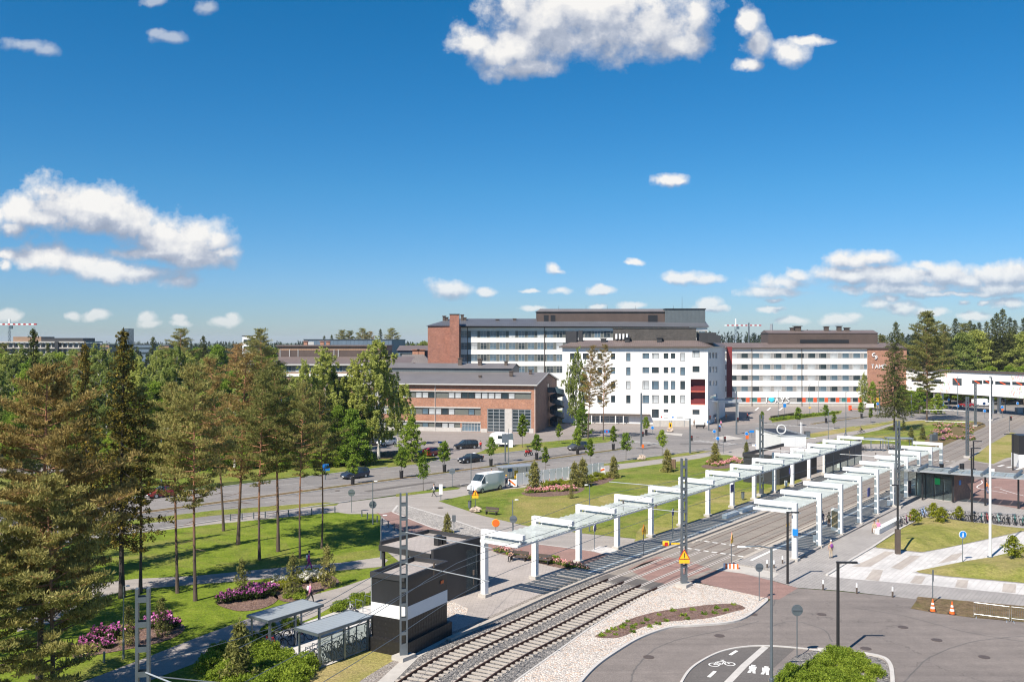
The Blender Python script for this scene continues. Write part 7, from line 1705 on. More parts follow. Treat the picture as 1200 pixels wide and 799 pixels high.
lamp_grey(G(378, 545), 9.0, .8, 'street lamp post between the pines and the birches', 0, .08); lamp_grey(G(189, 583), 9.0, .8, 'street lamp standing behind the pines at the avenue', 0, .08); lamp_grey(G(1158, 573), 3.2, .1, 'low post with a small blue plate behind the flagpole', 0, .04)
fp = thing('flagpole', 'tall white flagpole without a flag rising from the light paved path', 'flagpole', G(1160.3, 653)); part('pole', MB().tube([(0, 0, 0), (0, 0, 9), (0, 0, 17)], [.13, .1, .055], 12), 'white', fp); part('finial', MB().ell((0, 0, 17.1), (.1, .1, .12), 10, 6), 'alu', fp); part('foot', MB().cyl((0, 0, 0), .12, .28, .26, 12), 'galv', fp)
# ---- signal poles and signs
def pole(p, h, r, label, name='signal_pole', mat_='galvdark', extra=None, cat='signal pole'):
    t = thing(name, label, cat, p); part('pole', MB().cyl((0, 0, 0), h, r, r*.85, 10), mat_, t)
    if extra: extra(t)
    return t
def sig(z, x=.3):
    def f(t):
        part('signal_head', MB().box((x, -.05, z), (.32, .3, .95)), 'blackm', t)
        for k, m in ((.28, 'red'), (0, 'frame_d'), (-.28, 'frame_d')): part('signal_lens', MB().ell((x, -.21, z+k), (.1, .03, .1), 8, 4), m, t)
    return f
def armx(h, L):
    def f(t): part('arm', MB().tube([(0, 0, h-.1), (L, 0, h)], .07, 8), 'alu', t); sig(2.8)(t)
    return f
pole(G(751.5, 523), 10.4, .2, 'tallest grey pole at the end of the median by the sparse pines', extra=sig(2.4)); pole(G(808.6, 531.3), 6.4, .17, 'thick grey signal pole with a short arm at the cycle path', extra=armx(6.4, -1.4))
pole(G(863, 508.8), 9.5, .2, 'tall grey pole before the entrance porch of the clinic', extra=sig(3.2)); pole(G(841.5, 519), 8.5, .13, 'grey pole with blue signs on the refuge island', extra=armx(8.4, -1.2)); pole(G(830.5, 504.5), 5.0, .15, 'dark signal pole at the corner of the white clinic', extra=sig(3.0))
pole(G(1030.7, 488), 7.2, .19, 'grey signal pole with yellow plate right of the lime tree', extra=armx(7.1, 3.2)); pole(G(847.5, 531), 3.4, .05, 'thin signal post at the lawn corner by the crossing', extra=sig(2.6)); pole(G(1183, 505.5), 3.6, .05, 'traffic light at the tip of the grass where tracks cross the road', extra=sig(3.0))
pole(G(592, 541), 4.8, .12, 'grey post with a large grey sign behind the white van', extra=lambda t: (part('sign_board', MB().box((.1, -.12, 4.0), (1.3, .06, 1.5)), 'galv', t), part('white_plate', MB().box((.9, -.14, 3.1), (.8, .05, 1.3)), 'white', t)))
pole(G(1068, 489), 6.2, .14, 'dark pole between the spruce and the bare-trunked pine'); pole(G(1178, 484), 5.0, .12, 'dark pole on the road island beside the concrete blocks'); pole(G(919.5, 487.5), 3.2, .05, 'thin post with a blue plate on the square', extra=lambda t: part('sign_plate', MB().box((0, -.06, 2.9), (.8, .04, 1.0)), 'blue', t))
def disc(t, z, r, mats, ring=None, y=-.05, name='sign_disc'):
    mb = MB(); mb.add([(r*math.cos(a), y, z+r*math.sin(a)) for a in np.linspace(0, 2*PI, 21)[:-1]]+[(r*math.cos(a), y+.03, z+r*math.sin(a)) for a in np.linspace(0, 2*PI, 21)[:-1]], [tuple(range(20)), tuple(range(39, 19, -1))]+[(i, i+20, (i+1) % 20+20, (i+1) % 20) for i in range(20)])
    part(name, mb, mats, t)
def round_sign(px, pyc, pyb, r, mat_, label, rz=0.0, back=False, edge='white'):
    b = G(px, pyb); zc__ = EYE-(pyc-HZ)*b.y/F; t = thing('road_sign', label, 'road sign', b, rz); part('post', MB().cyl((0, 0, 0), zc__+r*.8, .035, .035, 8), 'galv', t)
    if back:
        disc(t, zc__, r, 'galv'); part('clamp_bar', MB().box((0, -.08, zc__), (r*1.6, .03, .08)), 'galvdark', t)
    else:
        disc(t, zc__, r, edge, y=-.06); disc(t, zc__, r*.88, mat_, y=-.09, name='sign_face')
    return t
s_ = round_sign(1128, 626, 658.3, .36, 'blue', 'round blue pedestrian sign standing between the two grass mounds'); b_z = EYE-(626-HZ)*s_.location.y/F
mb = MB(); mb.ell((0, -.1, b_z+.15), (.05, .01, .05), 8, 4); mb.box((0, -.1, b_z-.0), (.1, .015, .2)); mb.beam((-.02, -.1, b_z-.08), (-.1, -.1, b_z-.24), .05, .015, up=(0, 1, 0)); mb.beam((.02, -.1, b_z-.08), (.08, -.1, b_z-.24), .05, .015, up=(0, 1, 0)); part('walker_symbol', mb, 'white', s_)
round_sign(934, 714.5, 771, .37, None, 'back of a round sign on a post at the edge of the traffic island', 0, True); round_sign(889.7, 664.5, 704, .34, None, 'back of a round sign at the tip of the pale stone bed', R(10), True)
round_sign(551.6, 577, 596, .3, None, 'back of a round sign beside the orange triangle sign', 0, True); round_sign(412, 577, 600.5, .42, None, 'back of two stacked round signs, upper one, at the corner of the park', 0, True); round_sign(601.6, 608, 642, .38, None, 'back of a round sign on the lamp above the seated person', 0, True)
round_sign(696.6, 618.5, 644, .38, 'blued', 'edge-on dark round sign on the concrete pad by the cycle lane', R(65)); round_sign(788, 600, 632, .4, 'blued', 'edge-on dark round sign beside the longer canopy posts', R(65)); round_sign(530, 552, 571, .42, None, 'back of a round sign on the avenue verge left of the van', 0, True)
round_sign(437, 591, 614, .42, None, 'back of a round sign under a square plate at the bollard row', 0, True)
for i, (x, yc, yb, lab) in enumerate(((764.5, 501, 510, 'round blue sign with blue post under the clinic hoarding'), (830, 494.3, 504, 'round blue sign at the clinic corner beside the dark signal pole'), (843, 500, 511, 'round blue sign on the refuge island pole'), (837, 505.3, 514, 'round blue sign over a blue post, lower left of the refuge'), (841, 513.5, 522, 'round blue sign nearest the lawn at the refuge island'),
    (874.8, 508, 520, 'round blue sign above an orange plate'), (1094.4, 466.5, 475, 'round blue sign left of the skybridge pier'), (1104.8, 473.5, 481, 'round blue sign over a blue marker post by the skybridge'), (1111.7, 468.2, 479.5, 'round blue sign on the short grey post before the skybridge'), (1122.6, 475.5, 486, 'round blue sign on the double-headed lamp'),
    (1153.2, 472.8, 483, 'round blue sign near the white truck'), (1153.7, 481.3, 490, 'round blue sign with marker post on the tram island'), (1174.3, 476.8, 489, 'round blue sign with an orange plate below, on the tram island'), (1192.3, 472.4, 480, 'round blue sign beside the concrete blocks'), (1028.5, 473, 486, 'round blue sign under the yellow plate'))):
    round_sign(x, yc, yb, .42 if yb < 500 else .36, 'blue', lab)
def plate(px, pyc, pyb, w_, h_, mat_, label, name='road_sign', face=None, rz=0.0):
    b = G(px, pyb); z = EYE-(pyc-HZ)*b.y/F; t = thing(name, label, 'sign', b, rz); part('post', MB().cyl((0, 0, 0), z+h_*.45, .04, .04, 8), 'galv', t); part('sign_board', MB().box((0, -.06, z), (w_, .04, h_)), mat_, t)
    if face: part('sign_face', MB().box((0, -.09, z), (w_*.4, .02, h_*.5)), face, t)
    return t
plate(785.5, 498.2, 505, .75, 1.25, 'yellow', 'yellow-orange diversion board before the clinic hoarding', face='blackm'); plate(875.5, 512, 520, .6, .7, 'orange', 'small orange plate at the junction refuge'); plate(1174.6, 480, 489, .5, .6, 'orange', 'small orange plate on the tram island'); plate(753.3, 522.6, 539, .4, .6, 'orange', 'small orange plate on the verge rock')
plate(711, 505.3, 513, 1.0, .65, 'blue', 'blue and red small banner between the pine trunks', face='red'); plate(949, 477.5, 487, .7, .35, 'yellow', 'small yellow plate on the lamp of the square'); plate(1028.2, 468.2, 486, .8, .9, 'yellow', 'yellow plate beside the grey signal pole'); plate(880.8, 505.4, 513, 1.0, .5, 'blue', 'small blue plate at the crossing behind the mast'); plate(886.5, 521.5, 527, 1.7, .35, 'white', 'low white and blue board behind the dark pavilion', face='blue')
plate(381, 545.5, 562, 1.0, .5, 'blue', 'upper blue direction plate behind the last lawn pine', rz=.4); plate(381.6, 549.5, 562, 1.2, .5, 'blue', 'lower blue direction plate behind the last lawn pine', rz=.4); plate(516, 518, 527, .9, .35, 'blue', 'small blue plate at the parking area entrance'); plate(1093, 674, 706.5, .1, .9, 'galvdark', 'sign seen edge-on at the end of the grass by the cones', rz=.0); plate(597.5, 548.5, 566, .6, 1.0, 'blue', 'blue plate on the bus shelter corner')
plate(532, 607, 621, .4, .7, 'galvdark', 'grey plate beside the small conifer behind the black pavilion'); plate(516.6, 573, 586, .45, 1.3, 'white', 'white upright board beside the walking man in white'); plate(1162, 552, 561, .8, .8, 'white', 'small white board behind the flagpole')
def tri(px, pyc, pyb, s, label, rz=0.0, on=None, plate_=True):
    if on is None:
        b = G(px, pyb); z = EYE-(pyc-HZ)*b.y/F; t = thing('warning_sign', label, 'warning sign', b, rz); part('post', MB().cyl((0, 0, 0), z, .04, .04, 8), 'galvdark', t)
    else: t = thing('warning_sign', label, 'warning sign', on, rz); z = 0
    for k, (sc_, m, y) in enumerate(((1, 'red', -.06), (.78, 'yellow', -.09))):
        r_2 = s*sc_; mb = MB(); P = [(r_2*math.cos(a), y, z+r_2*math.sin(a)) for a in (PI/2, PI/2+2*PI/3, PI/2+4*PI/3)]; mb.add(P+[(x, y+.025, zz) for x, _, zz in P], [(0, 1, 2), (5, 4, 3), (0, 3, 4, 1), (1, 4, 5, 2), (2, 5, 3, 0)]); part('triangle' if k == 0 else 'triangle_face', mb, m, t)
    mb = MB(); mb.box((0, -.12, z+.06*s/.45), (.05, .01, .28*s/.45)); mb.box((0, -.12, z-.17*s/.45), (.06, .01, .06)); part('symbol', mb, 'blackm', t)
    if plate_: part('sub_plate', MB().box((0, -.07, z-s*.5-.16), (s*1.5, .03, .3)), 'yellow', t)
    return t
pB = G(801.5, 687); tri(0, 0, 0, .58, 'red-edged yellow warning triangle fixed low on the lattice mast', 0, Vector((pB.x-.05, pB.y-.36, EYE-(651-HZ)*(pB.y-.36)/F))); tri(754, 619, 653, .42, 'yellow warning triangle on a dark post at the platform end', R(50), plate_=True)
tri(857, 629, 662, .45, 'yellow warning triangle seen obliquely above the striped block', R(60)); tri(557, 578, 597, .5, 'orange warning triangle on the lawn corner near the van', 0); 
mb = MB(); 
yb_ = thing('signal_box', 'yellow horizontal signal drum with red middle on the lattice mast', 'signal', (pB.x-1.3, pB.y-.2, EYE-(636-HZ)*pB.y/F)); mb = MB(); mb.tube([(-.5, 0, 0), (.0, 0, 0)], .22, 12); mb.box((0.55, 0, 0), (.7, .12, .12)); part('housing', mb, 'yellow', yb_); part('lens', MB().box((-.25, -.22, 0), (.25, .06, .3)), 'red', yb_)
ds = round_sign(581, 612.5, 640, .4, 'orange', 'round orange and yellow no-entry style sign behind the black pavilion', edge='yellow')
# striped block, bollards, cones, crowd barriers
p = G(856.5, 666); t = thing('striped_block', 'red and white striped concrete block at the foot of the oblique triangle sign', 'barrier block', p, R(-12)); mb = MB()
for k in range(8): mb.m = k % 2; mb.bbox((-.66+k*.165, -.18, 0), (-.66+(k+1)*.165, .18, .42))
part('block', mb, ['white', 'orange'], t)
def bollard(px, py, label, h=.85, grp='bollards with white tops'):
    t = thing('bollard', label, 'bollard', G(px, py), 0, grp); part('body', MB().cyl((0, 0, 0), h*.62, .07, .07, 10), 'brownm', t); part('white_top', MB().cyl((0, 0, h*.62), h*.38, .071, .06, 10), 'white', t)
bollard(964.6, 691.3, 'white-topped bollard left one of three on the dark paving edge'); bollard(1004, 695.5, 'white-topped bollard middle one of three on the dark paving edge'); bollard(1046, 700, 'white-topped bollard right one of three on the dark paving edge')
bollard(899, 667, 'white-topped bollard in the paved corner before the short canopy, leftmost'); bollard(907, 667.5, 'white-topped bollard in the paved corner before the short canopy, second'); bollard(917, 662, 'white-topped bollard in the paved corner before the short canopy, nearest the black lamp')
for i, (x, y) in enumerate([(424, 605), (430.5, 608), (442, 612), (448, 615), (455, 618), (462, 621)]+[(270+k*13.6, 610-k*1.05) for k in range(10)]):
    solo('bollard', MB().cyl((0, 0, 0), .75, .08, .07, 8), 'galvdark', 'low dark bollard in the row between park lawn and footpath', 'bollard', G(x, y), 0, 'low dark bollards along the park lawn')
def cone(px, py, label):
    t = thing('traffic_cone', label, 'traffic cone', G(px, py), 0, 'traffic cones'); part('base', MB().box((0, 0, .03), (.5, .5, .06)), 'rubber', t)
    mb = MB(); prof = [(.2, .06), (.165, .26), (.165, .26), (.12, .48), (.095, .6), (.05, .82), (.035, .95)]; mb.lathe((0, 0, 0), prof[:2], 14); mb.m = 1; mb.lathe((0, 0, 0), [(.166, .26), (.132, .42)], 14); mb.m = 0; mb.lathe((0, 0, 0), [(.132, .42), (.105, .56)], 14); mb.m = 1; mb.lathe((0, 0, 0), [(.106, .56), (.08, .7)], 14); mb.m = 0; mb.lathe((0, 0, 0), [(.08, .7), (.035, .97)], 14); part('cone', mb, ['orange', 'white'], t)
cone(1093, 716.5, 'orange and white traffic cone under the edge-on sign'); cone(1115.7, 719.5, 'orange and white traffic cone nearer the crowd barriers')
def barrier(a, b, label):
    d = b-a; L = d.length; t = thing('crowd_barrier', label, 'crowd barrier', a, math.atan2(d.y, d.x), 'steel crowd barriers')
    mb = MB(); mb.tube([(.05, 0, .1), (.05, 0, 1.15), (L-.05, 0, 1.15), (L-.05, 0, .1)], .02, 6); mb.tube([(.05, 0, .3), (L-.05, 0, .3)], .02, 6); part('frame', mb, 'alu', t)
    mb = MB()
    for k in range(18): mb.tube([(.15+k*(L-.3)/17, 0, .3), (.15+k*(L-.3)/17, 0, 1.13)], .006, 5)
    part('bars', mb, 'galv', t)
    for x in (.2, L-.2): part('foot', MB().box((x, 0, .04), (.06, .55, .04)), 'alu', t)
barrier(G(1140.5, 723.5), G(1183.5, 729), 'steel crowd barrier next to the orange cones'); barrier(G(1184.5, 729), G(1232, 734), 'steel crowd barrier running out of the photo edge')
# benches and stop furniture
def bench(p, rz, label, L=1.9):
    t = thing('bench', label, 'bench', p, rz, None); part('seat', MB().box((0, 0, .45), (L, .45, .07)), 'wood_dark', t); part('backrest', MB().box((0, .25, .72), (L, .06, .32)), 'wood_dark', t)
    for s in (-1, 1): part('leg', MB().box((s*L*.38, 0, .21), (.08, .42, .42)), 'blackm', t)
bench(G(607.5, 656.5), R(-25), 'dark plaza bench with a person sitting at its end'); bench(G(634, 660.5), R(-25), 'empty dark plaza bench next to the planted strip'); bench(G(576, 603), R(-25), 'dark bench alone on a paved spot of the lawn', 1.7)
def slabbench(a, b, label, w_=.6, h=.55):
    d = b-a; t = thing('bench', label, 'bench', a, math.atan2(d.y, d.x)); L = d.length; part('body', MB().bbox((0, -w_/2, .0), (L, w_/2, h-.08)), 'white', t); part('seat', MB().bbox((-.04, -w_/2-.04, h-.08), (L+.04, w_/2+.04, h)), 'white', t)
slabbench(G(1027, 625.5), G(1055, 611), 'long white block bench with two people at its near end'); a = along(spos(103.5), -4.2)[0]; b = along(spos(106.3), -4.2)[0]; slabbench(a, b, 'white block bench under the long canopy, nearer the crossing', .55, .6); a = along(spos(107.0), -4.2)[0]; b = along(spos(109.8), -4.2)[0]; slabbench(a, b, 'white block bench under the long canopy, farther from the crossing', .55, .6)
ip = thing('info_panel', 'upright white timetable panel between the frames of the short canopy', 'information panel', G(979.5, 623.5), R(-70)); part('frame', MB().bbox((-.65, -.12, 0.1), (.65, .12, 2.55)), 'white', ip)
m_, nt_, bs_ = new_mat('timetable_poster'); nt_.links.new(ramp(nt_, noise(nt_, 4, 3), [(.35, (.1, .09, .06)), (.5, (.3, .26, .18)), (.65, (.16, .13, .05))]), bs_.inputs['Base Color']); bs_.inputs['Roughness'].default_value = .2; M['poster'] = m_
for s in (-1, 1): part('display', MB().box((0, s*.125, 1.4), (1.05, .02, 1.75)), 'poster', ip)
def hung(p, size, mat_, label, name='sign_panel', cat='sign', rz=ANG): solo(name, MB().box((0, 0, 0), size), mat_, label, cat, p, rz)
hung(AT(1018.3, 576.4, 104.4), (.85, .08, .95), 'blued', 'dark blue stop panel on a frame of the short canopy'); hung(AT(858, 572, 112.5), (.85, .08, .95), 'blued', 'dark blue stop panel on a frame of the long canopy'); hung(AT(926, 551.5, 131), (.8, .08, .8), 'blued', 'dark blue stop panel beside the dark screen')
hung(AT(923.3, 614.8, 86.2), (.6, .1, .2), 'yellow', 'small yellow plate on the first frame of the short canopy'); hung(AT(932, 623.5, 86.0), (.15, .5, .6), 'blue', 'small blue disc plate on the first frame of the short canopy'); hung(AT(986, 534, 149), (.7, .1, .3), 'yellow', 'small yellow plate at the end of the long canopy')
def bin_(p, label, mat_='white'):
    t = thing('litter_bin', label, 'litter bin', p); part('body', MB().cyl((0, 0, .25), .75, .2, .22, 12), mat_, t); part('lid', MB().cyl((0, 0, 1.0), .08, .23, .2, 12), 'blackm', t); part('stand', MB().cyl((0, 0, 0), .25, .08, .08, 8), 'galv', t)
bin_(G(955, 637.5), 'white litter bin at the second frame of the short canopy'); bin_(G(1041.5, 594.5), 'white litter bin at the last near frame of the short canopy'); bin_(G(921, 571), 'white litter bin at a far frame of the long canopy'); bin_(G(550.5, 597), 'dark litter bin beside the orange triangle', 'galvdark'); bin_(G(870.5, 586), 'grey litter bin by the long canopy benches', 'galv')
# works fence, bus shelter, hoardings
t = thing('site_fence', 'white panelled works fence with red striped board along the avenue', 'fence', G(632.6, 565.7)); A_ = G(605, 570); Bp = G(707.6, 555.5); d = (Bp-A_); n_ = 14
for k in range(n_):
    a, b = A_.lerp(Bp, k/n_+.004), A_.lerp(Bp, (k+1)/n_-.004); mb = MB(); mb.beam(a+UZ*1.0, b+UZ*1.0, .06, 1.7); wpart('panel', mb, 'white', t)
    if 2 <= k <= 7:
        mb = MB(); q = 5
        for j in range(q): mb.m = j % 2; mb.beam(a.lerp(b, j/q)+UZ*.3-Vector((.05, .06, 0)), a.lerp(b, (j+1)/q)+UZ*.3-Vector((.05, .06, 0)), .03, .32)
        wpart('striped_board', mb, ['orange', 'yellow'] if k % 2 else ['orange', 'white'], t)
for k in range(0, n_+1, 2): a = A_.lerp(Bp, k/n_); mb = MB(); mb.box((a.x, a.y, .1), (.5, .9, .2)); wpart('foot', mb, 'concrete', t)
for i, (x, y, rz) in enumerate(((600.5, 570.5, -35), (703.5, 556, 10))):
    t = thing('barrier_board', ['white barrier with slanted orange stripes beside the worker', 'white barrier with an orange stripe at the fence end'][i], 'barrier', G(x, y), R(rz)); part('board', MB().box((0, 0, .6), (1.5, .12, .95)), 'white', t); part('stripe', MB().box((0, -.07, .65), (1.35, .02, .25), M4=Matrix.Rotation(R(-18 if i else 30), 3, 'Y')), 'orange', t); part('foot', MB().box((0, 0, .06), (.5, .7, .12)), 'rubber', t)
bs = thing('bus_shelter', 'glass bus shelter with flat roof and yellow timetable at the works fence', 'bus shelter', G(590, 569), R(28)); Lbs = 4.6
for x in (0, Lbs/2, Lbs):
    for y in (0, 1.5): part('post', MB().box((x, y, 1.25), (.1, .1, 2.5)), 'alu', bs)
part('roof', MB().bbox((-.3, -.5, 2.5), (Lbs+.3, 1.8, 2.65)), 'alu', bs); part('glass_wall', MB().bbox((.05, 1.48, .2), (Lbs-.05, 1.52, 2.35)), 'glasscab', bs); part('glass_wall', MB().bbox((Lbs-.02, .1, .2), (Lbs+.02, 1.45, 2.35)), 'glasscab', bs); part('timetable', MB().box((2.0, -.06, 1.5), (.55, .04, 1.1)), 'yellow', bs); part('seat', MB().box((3.1, 1.1, .48), (1.8, .4, .06)), 'wood_dark', bs)
ho = thing('hoarding', 'pale works hoarding with two white banners before the white clinic', 'hoarding', G(765, 499.5), r6+R(2)); wv = 8.6; part('wall', MB().bbox((0, 0, 0), (wv, .12, 1.5)), 'concrete', ho)
for x0, x1, m in ((1.6, 4.0, 'red'), (4.3, 7.6, 'blue')):
    part('banner', MB().bbox((x0, -.1, 1.6), (x1, -.05, 3.1)), 'white', ho); part('banner_mark', MB().box((x0+.45, -.12, 2.3), (.35, .02, .4)), m, ho)
    mb = MB()
    for k in range(3): mb.box((x0+(x1-x0)*.62, -.115, 2.7-k*.3), ((x1-x0)*.45, .012, .08))
    part('banner_lines', mb, 'infill', ho); mb = MB(); mb.box((x0+.1, 0, 1.55), (.08, .08, 3.1)); mb.box((x1-.1, 0, 1.55), (.08, .08, 3.1)); part('banner_posts', mb, 'galv', ho)
# small things
def rock(px, py, s, label): 
    rg = np.random.default_rng(int(px)); mb = MB(); mb.ell((0, 0, s*.3), (s*.6, s*.42, s*.36), 9, 6); mb.v = [tuple(np.array(v)*(1+.18*rg.normal())) for v in mb.v]; solo('rock', mb, 'rockm', label, 'rock', G(px, py))
M['rockm'] = simple('granite', (.5, .4, .32), .9, var=.2, bmp=.4)
rock(557, 600, 1.1, 'pale rock at the foot of the orange triangle sign'); rock(752, 539, 1.2, 'pinkish rock on the verge with the small orange plate'); rock(785.5, 506, 1.3, 'pale rock on the refuge under the yellow-orange board'); rock(332, 683, 1.0, 'pale stone among the golden shrubs of the park bed')
wb = thing('wooden_box', 'brown wooden box with dark side on the lawn beside a young conifer', 'box', G(788, 549), R(20)); part('body', MB().box((0, 0, .75), (.8, .5, 1.5)), 'sheeto', wb); part('door', MB().box((.45, 0, .75), (.1, .45, 1.4)), 'wood_dark', wb)
cab = thing('cabinet', 'grey cabinets on the meadow edge beside the tram tracks', 'cabinet', G(1093, 517), R(30)); part('body', MB().box((0, 0, .7), (1.2, .6, 1.4)), 'galvdark', cab); part('door', MB().box((.9, 0, .9), (.55, .6, 1.8)), 'galvdark', cab)
cab = thing('cabinet', 'small dark cabinet beside the white kiosk ladder', 'cabinet', G(946, 513), 0); part('body', MB().box((0, 0, .7), (1.1, .6, 1.4)), 'anthr', cab); part('door', MB().box((0, -.31, .7), (.95, .02, 1.2)), 'galvdark', cab)
for i, (x, lab) in enumerate(((1194, 'pale concrete block on the road by the skybridge, inner one'), (1202, 'pale concrete block on the road cut off by the photo edge'))): solo('concrete_block', MB().box((0, 0, .8), (1.7, 1.2, 1.6)), 'kerbstone', lab, 'concrete block', G(x, 484), R(8))
rh = thing('red_hut', 'small red wooden hut with grey roof seen under the skybridge', 'hut', ((1128.5-CX)*300/F, 300, 0)); part('wall', MB().bbox((0, 0, 0), (5.9, 4, 3.2)), 'red', rh); mb = MB(); mb.add([(-.5, -.5, 3.2), (6.4, -.5, 3.2), (6.4, 4.5, 3.2), (-.5, 4.5, 3.2), (2, 2, 4.1), (4, 2, 4.1)], [(0, 1, 5, 4), (1, 2, 5), (2, 3, 4, 5), (3, 0, 4), (3, 2, 1, 0)]); part('roof', mb, 'roofg', rh); part('window', MB().box((4.9, -.05, 2), (.9, .06, .9)), 'frame_w', rh)
ob = thing('bench', 'orange-red bench with flower boxes before the long white-banded building', 'bench', G(1003, 481.5)); part('seat', MB().box((0, 0, .5), (3.4, .6, .12)), 'orangep', ob); part('backrest', MB().box((-1.6, .3, .9), (.9, .1, 1.5)), 'orangep', ob); part('leg', MB().box((-1.3, 0, .22), (.12, .5, .44)), 'wood_dark', ob); part('leg', MB().box((1.3, 0, .22), (.12, .5, .44)), 'wood_dark', ob)
plate(1019.5, 475, 481, 2.2, 1.2, 'white', 'white notice board between hedge and spruce'); 
bb = thing('planter_bench', 'black street bench beside the small lime street tree', 'bench', G(820.5, 502)); part('seat', MB().box((0, 0, .6), (2.0, .7, .5)), 'blackm', bb); part('leg', MB().box((-.8, 0, .18), (.12, .6, .36)), 'blackm', bb); part('leg', MB().box((.8, 0, .18), (.12, .6, .36)), 'blackm', bb); part('armrest', MB().box((1.1, 0, .9), (.15, .7, .9)), 'blackm', bb)
lowb = thing('low_wall', 'low brown wall edging the square above the hedge', 'wall', G(903, 490.5)); mb = MB(); mb.beam(G(903, 491)+UZ*.4, G(930, 487)+UZ*.4, .3, .8); wpart('wall', mb, 'brownm', lowb)
for i, (x, y) in enumerate([(946+k*6.5, 524-k*.2) for k in range(7)]):
    t = thing('bike_hoop', 'steel hoop of the railing behind the far platform end', 'railing', G(x, y), R(20), 'steel hoops behind the platform'); part('hoop', MB().tube([(-.5, 0, 0), (-.5, 0, 1.0), (.5, 0, 1.0), (.5, 0, 0)], .035, 6), 'galv', t)
for i, (x, y) in enumerate([(297, 762), (303.5, 757), (432, 711), (421, 716), (440, 705), (363, 775), (371, 770)]):
    t = thing('bike_hoop', 'steel bicycle hoop in the paved bicycle yard', 'bike rack', G(x, y), ANG+R(90), 'steel hoops of the bicycle yard'); part('hoop', MB().tube([(-.4, 0, 0), (-.4, 0, .85), (.4, 0, .85), (.4, 0, 0)], .03, 6), 'galv', t)
mk_ = solo('marker_post', MB().cyl((0, 0, 0), .7, .08, .08, 8), 'galv', 'short grey marker post by the pink rhododendrons', 'post', G(122, 776))
# ================================================================ bicycles
def bike_mb():
    fr_, wh, rest = MB(), [], MB()
    A, B_, S, Hd, C_ = Vector((-.52, 0, .34)), Vector((.55, 0, .34)), Vector((-.18, 0, .85)), Vector((.36, 0, .88)), Vector((-.06, 0, .3))
    for a, b in ((A, C_), (A, S), (C_, S), (C_, Hd), (S, Hd), (B_, Hd)): fr_.tube([a, b], .02, 5)
    fr_.tube([Hd, Hd+Vector((-.03, 0, .14))], .018, 5); fr_.tube([S, S+Vector((-.03, 0, .1))], .015, 5)
    return fr_, A, B_, S, Hd
BKM = {}
def bike_parts(col):
    if 'w' not in BKM:
        fr_, A, B_, S, Hd = bike_mb()
        BKM['frame'] = fr_; w_ = MB(); w_.torus((0, 0, 0), .325, .022, 18, 5)
        for k in range(6):
            a = k*PI/6; w_.tube([(.3*math.cos(a), 0, .3*math.sin(a)), (-.3*math.cos(a), 0, -.3*math.sin(a))], .004, 3, False)
        BKM['w'] = w_.mesh('wheel', 'rubber')
        s = MB(); s.ell((-.22, 0, .98), (.14, .07, .035), 8, 5); BKM['saddle'] = s.mesh('saddle', 'rubber')
        h = MB(); h.tube([(.28, -.28, 1.0), (.36, -.12, 1.04), (.33, 0, 1.03), (.36, .12, 1.04), (.28, .28, 1.0)], .016, 5); BKM['bar'] = h.mesh('handlebar', 'galv')
        f = MB(); 
        for cx_ in (-.52, .55):
            pts = [Vector((cx_+.36*math.cos(a), 0, .34+.36*math.sin(a))) for a in np.linspace(.3, 2.6, 8)]
            f.tube(pts, .018, 4)
        f.box((-.55, 0, .74), (.42, .13, .02)); BKM['guard'] = f.mesh('mudguards', 'blackm')
        b = MB(); b.bbox((.5, -.17, .78), (.8, .17, 1.02)); BKM['basket'] = b.mesh('basket', 'galvdark')
    if col not in BKM:
        m = MB(); m.v = list(BKM['frame'].v); m.f = list(BKM['frame'].f); m.mi = list(BKM['frame'].mi); BKM[col] = m.mesh('frame', col)
    return BKM
M['bkblack'] = simple('bike_black', (.03, .03, .035), .35); M['bkred'] = simple('bike_red', (.6, .03, .03), .35); M['bkblue'] = simple('bike_blue', (.03, .2, .5), .35); M['bkwhite'] = simple('bike_white', (.7, .7, .7), .35); M['bkpink'] = simple('bike_magenta', (.6, .05, .35), .35); M['bkgreen'] = simple('bike_teal', (.05, .3, .28), .35)
BCN = dict(bkblack='black', bkred='red', bkblue='blue', bkwhite='white', bkpink='magenta', bkgreen='teal')
def bike(p, rz, col, label, group, s=1.0, basket=False):
    if label.startswith('bicycle') and 'ridden' not in label: label = BCN[col]+' '+label+(', one with a basket' if basket else '')
    B = bike_parts(col); t = thing('bicycle', label, 'bicycle', p, rz, group); t.scale = (s, s, s); t.rotation_euler = (R(rnd.uniform(-7, 7)), 0, rz)
    link('frame', B[col], t)
    for x in (-.52, .55): o = link('wheel', B['w'], t); o.location = (x, 0, .34)
    link('saddle', B['saddle'], t); link('handlebar', B['bar'], t); link('mudguards', B['guard'], t)
    if basket: link('basket', B['basket'], t)
    return t
def loc(o, e, x, y): return o+Vector((math.cos(e), math.sin(e), 0))*x+Vector((-math.sin(e), math.cos(e), 0))*y
S1 = Vector((-17.4, 61.8, 0)); S2 = Vector((-13.6, 59.1, 0))
for x, c, lab in ((.5, 'bkred', 'red bicycle with child seat under the shelter nearer the park path'), (1.2, 'bkblack', 'black bicycle second in the shelter nearer the park path'), (1.8, 'bkblack', 'black bicycle third in the shelter nearer the park path'), (2.6, 'bkblue', 'blue bicycle in the shelter nearer the park path'), (3.4, 'bkred', 'dark red bicycle last in the shelter nearer the park path')):
    bike(loc(S1, ANG, x, -1.2), ANG-R(75), c, lab, 'bicycles under the shelter nearer the park path')
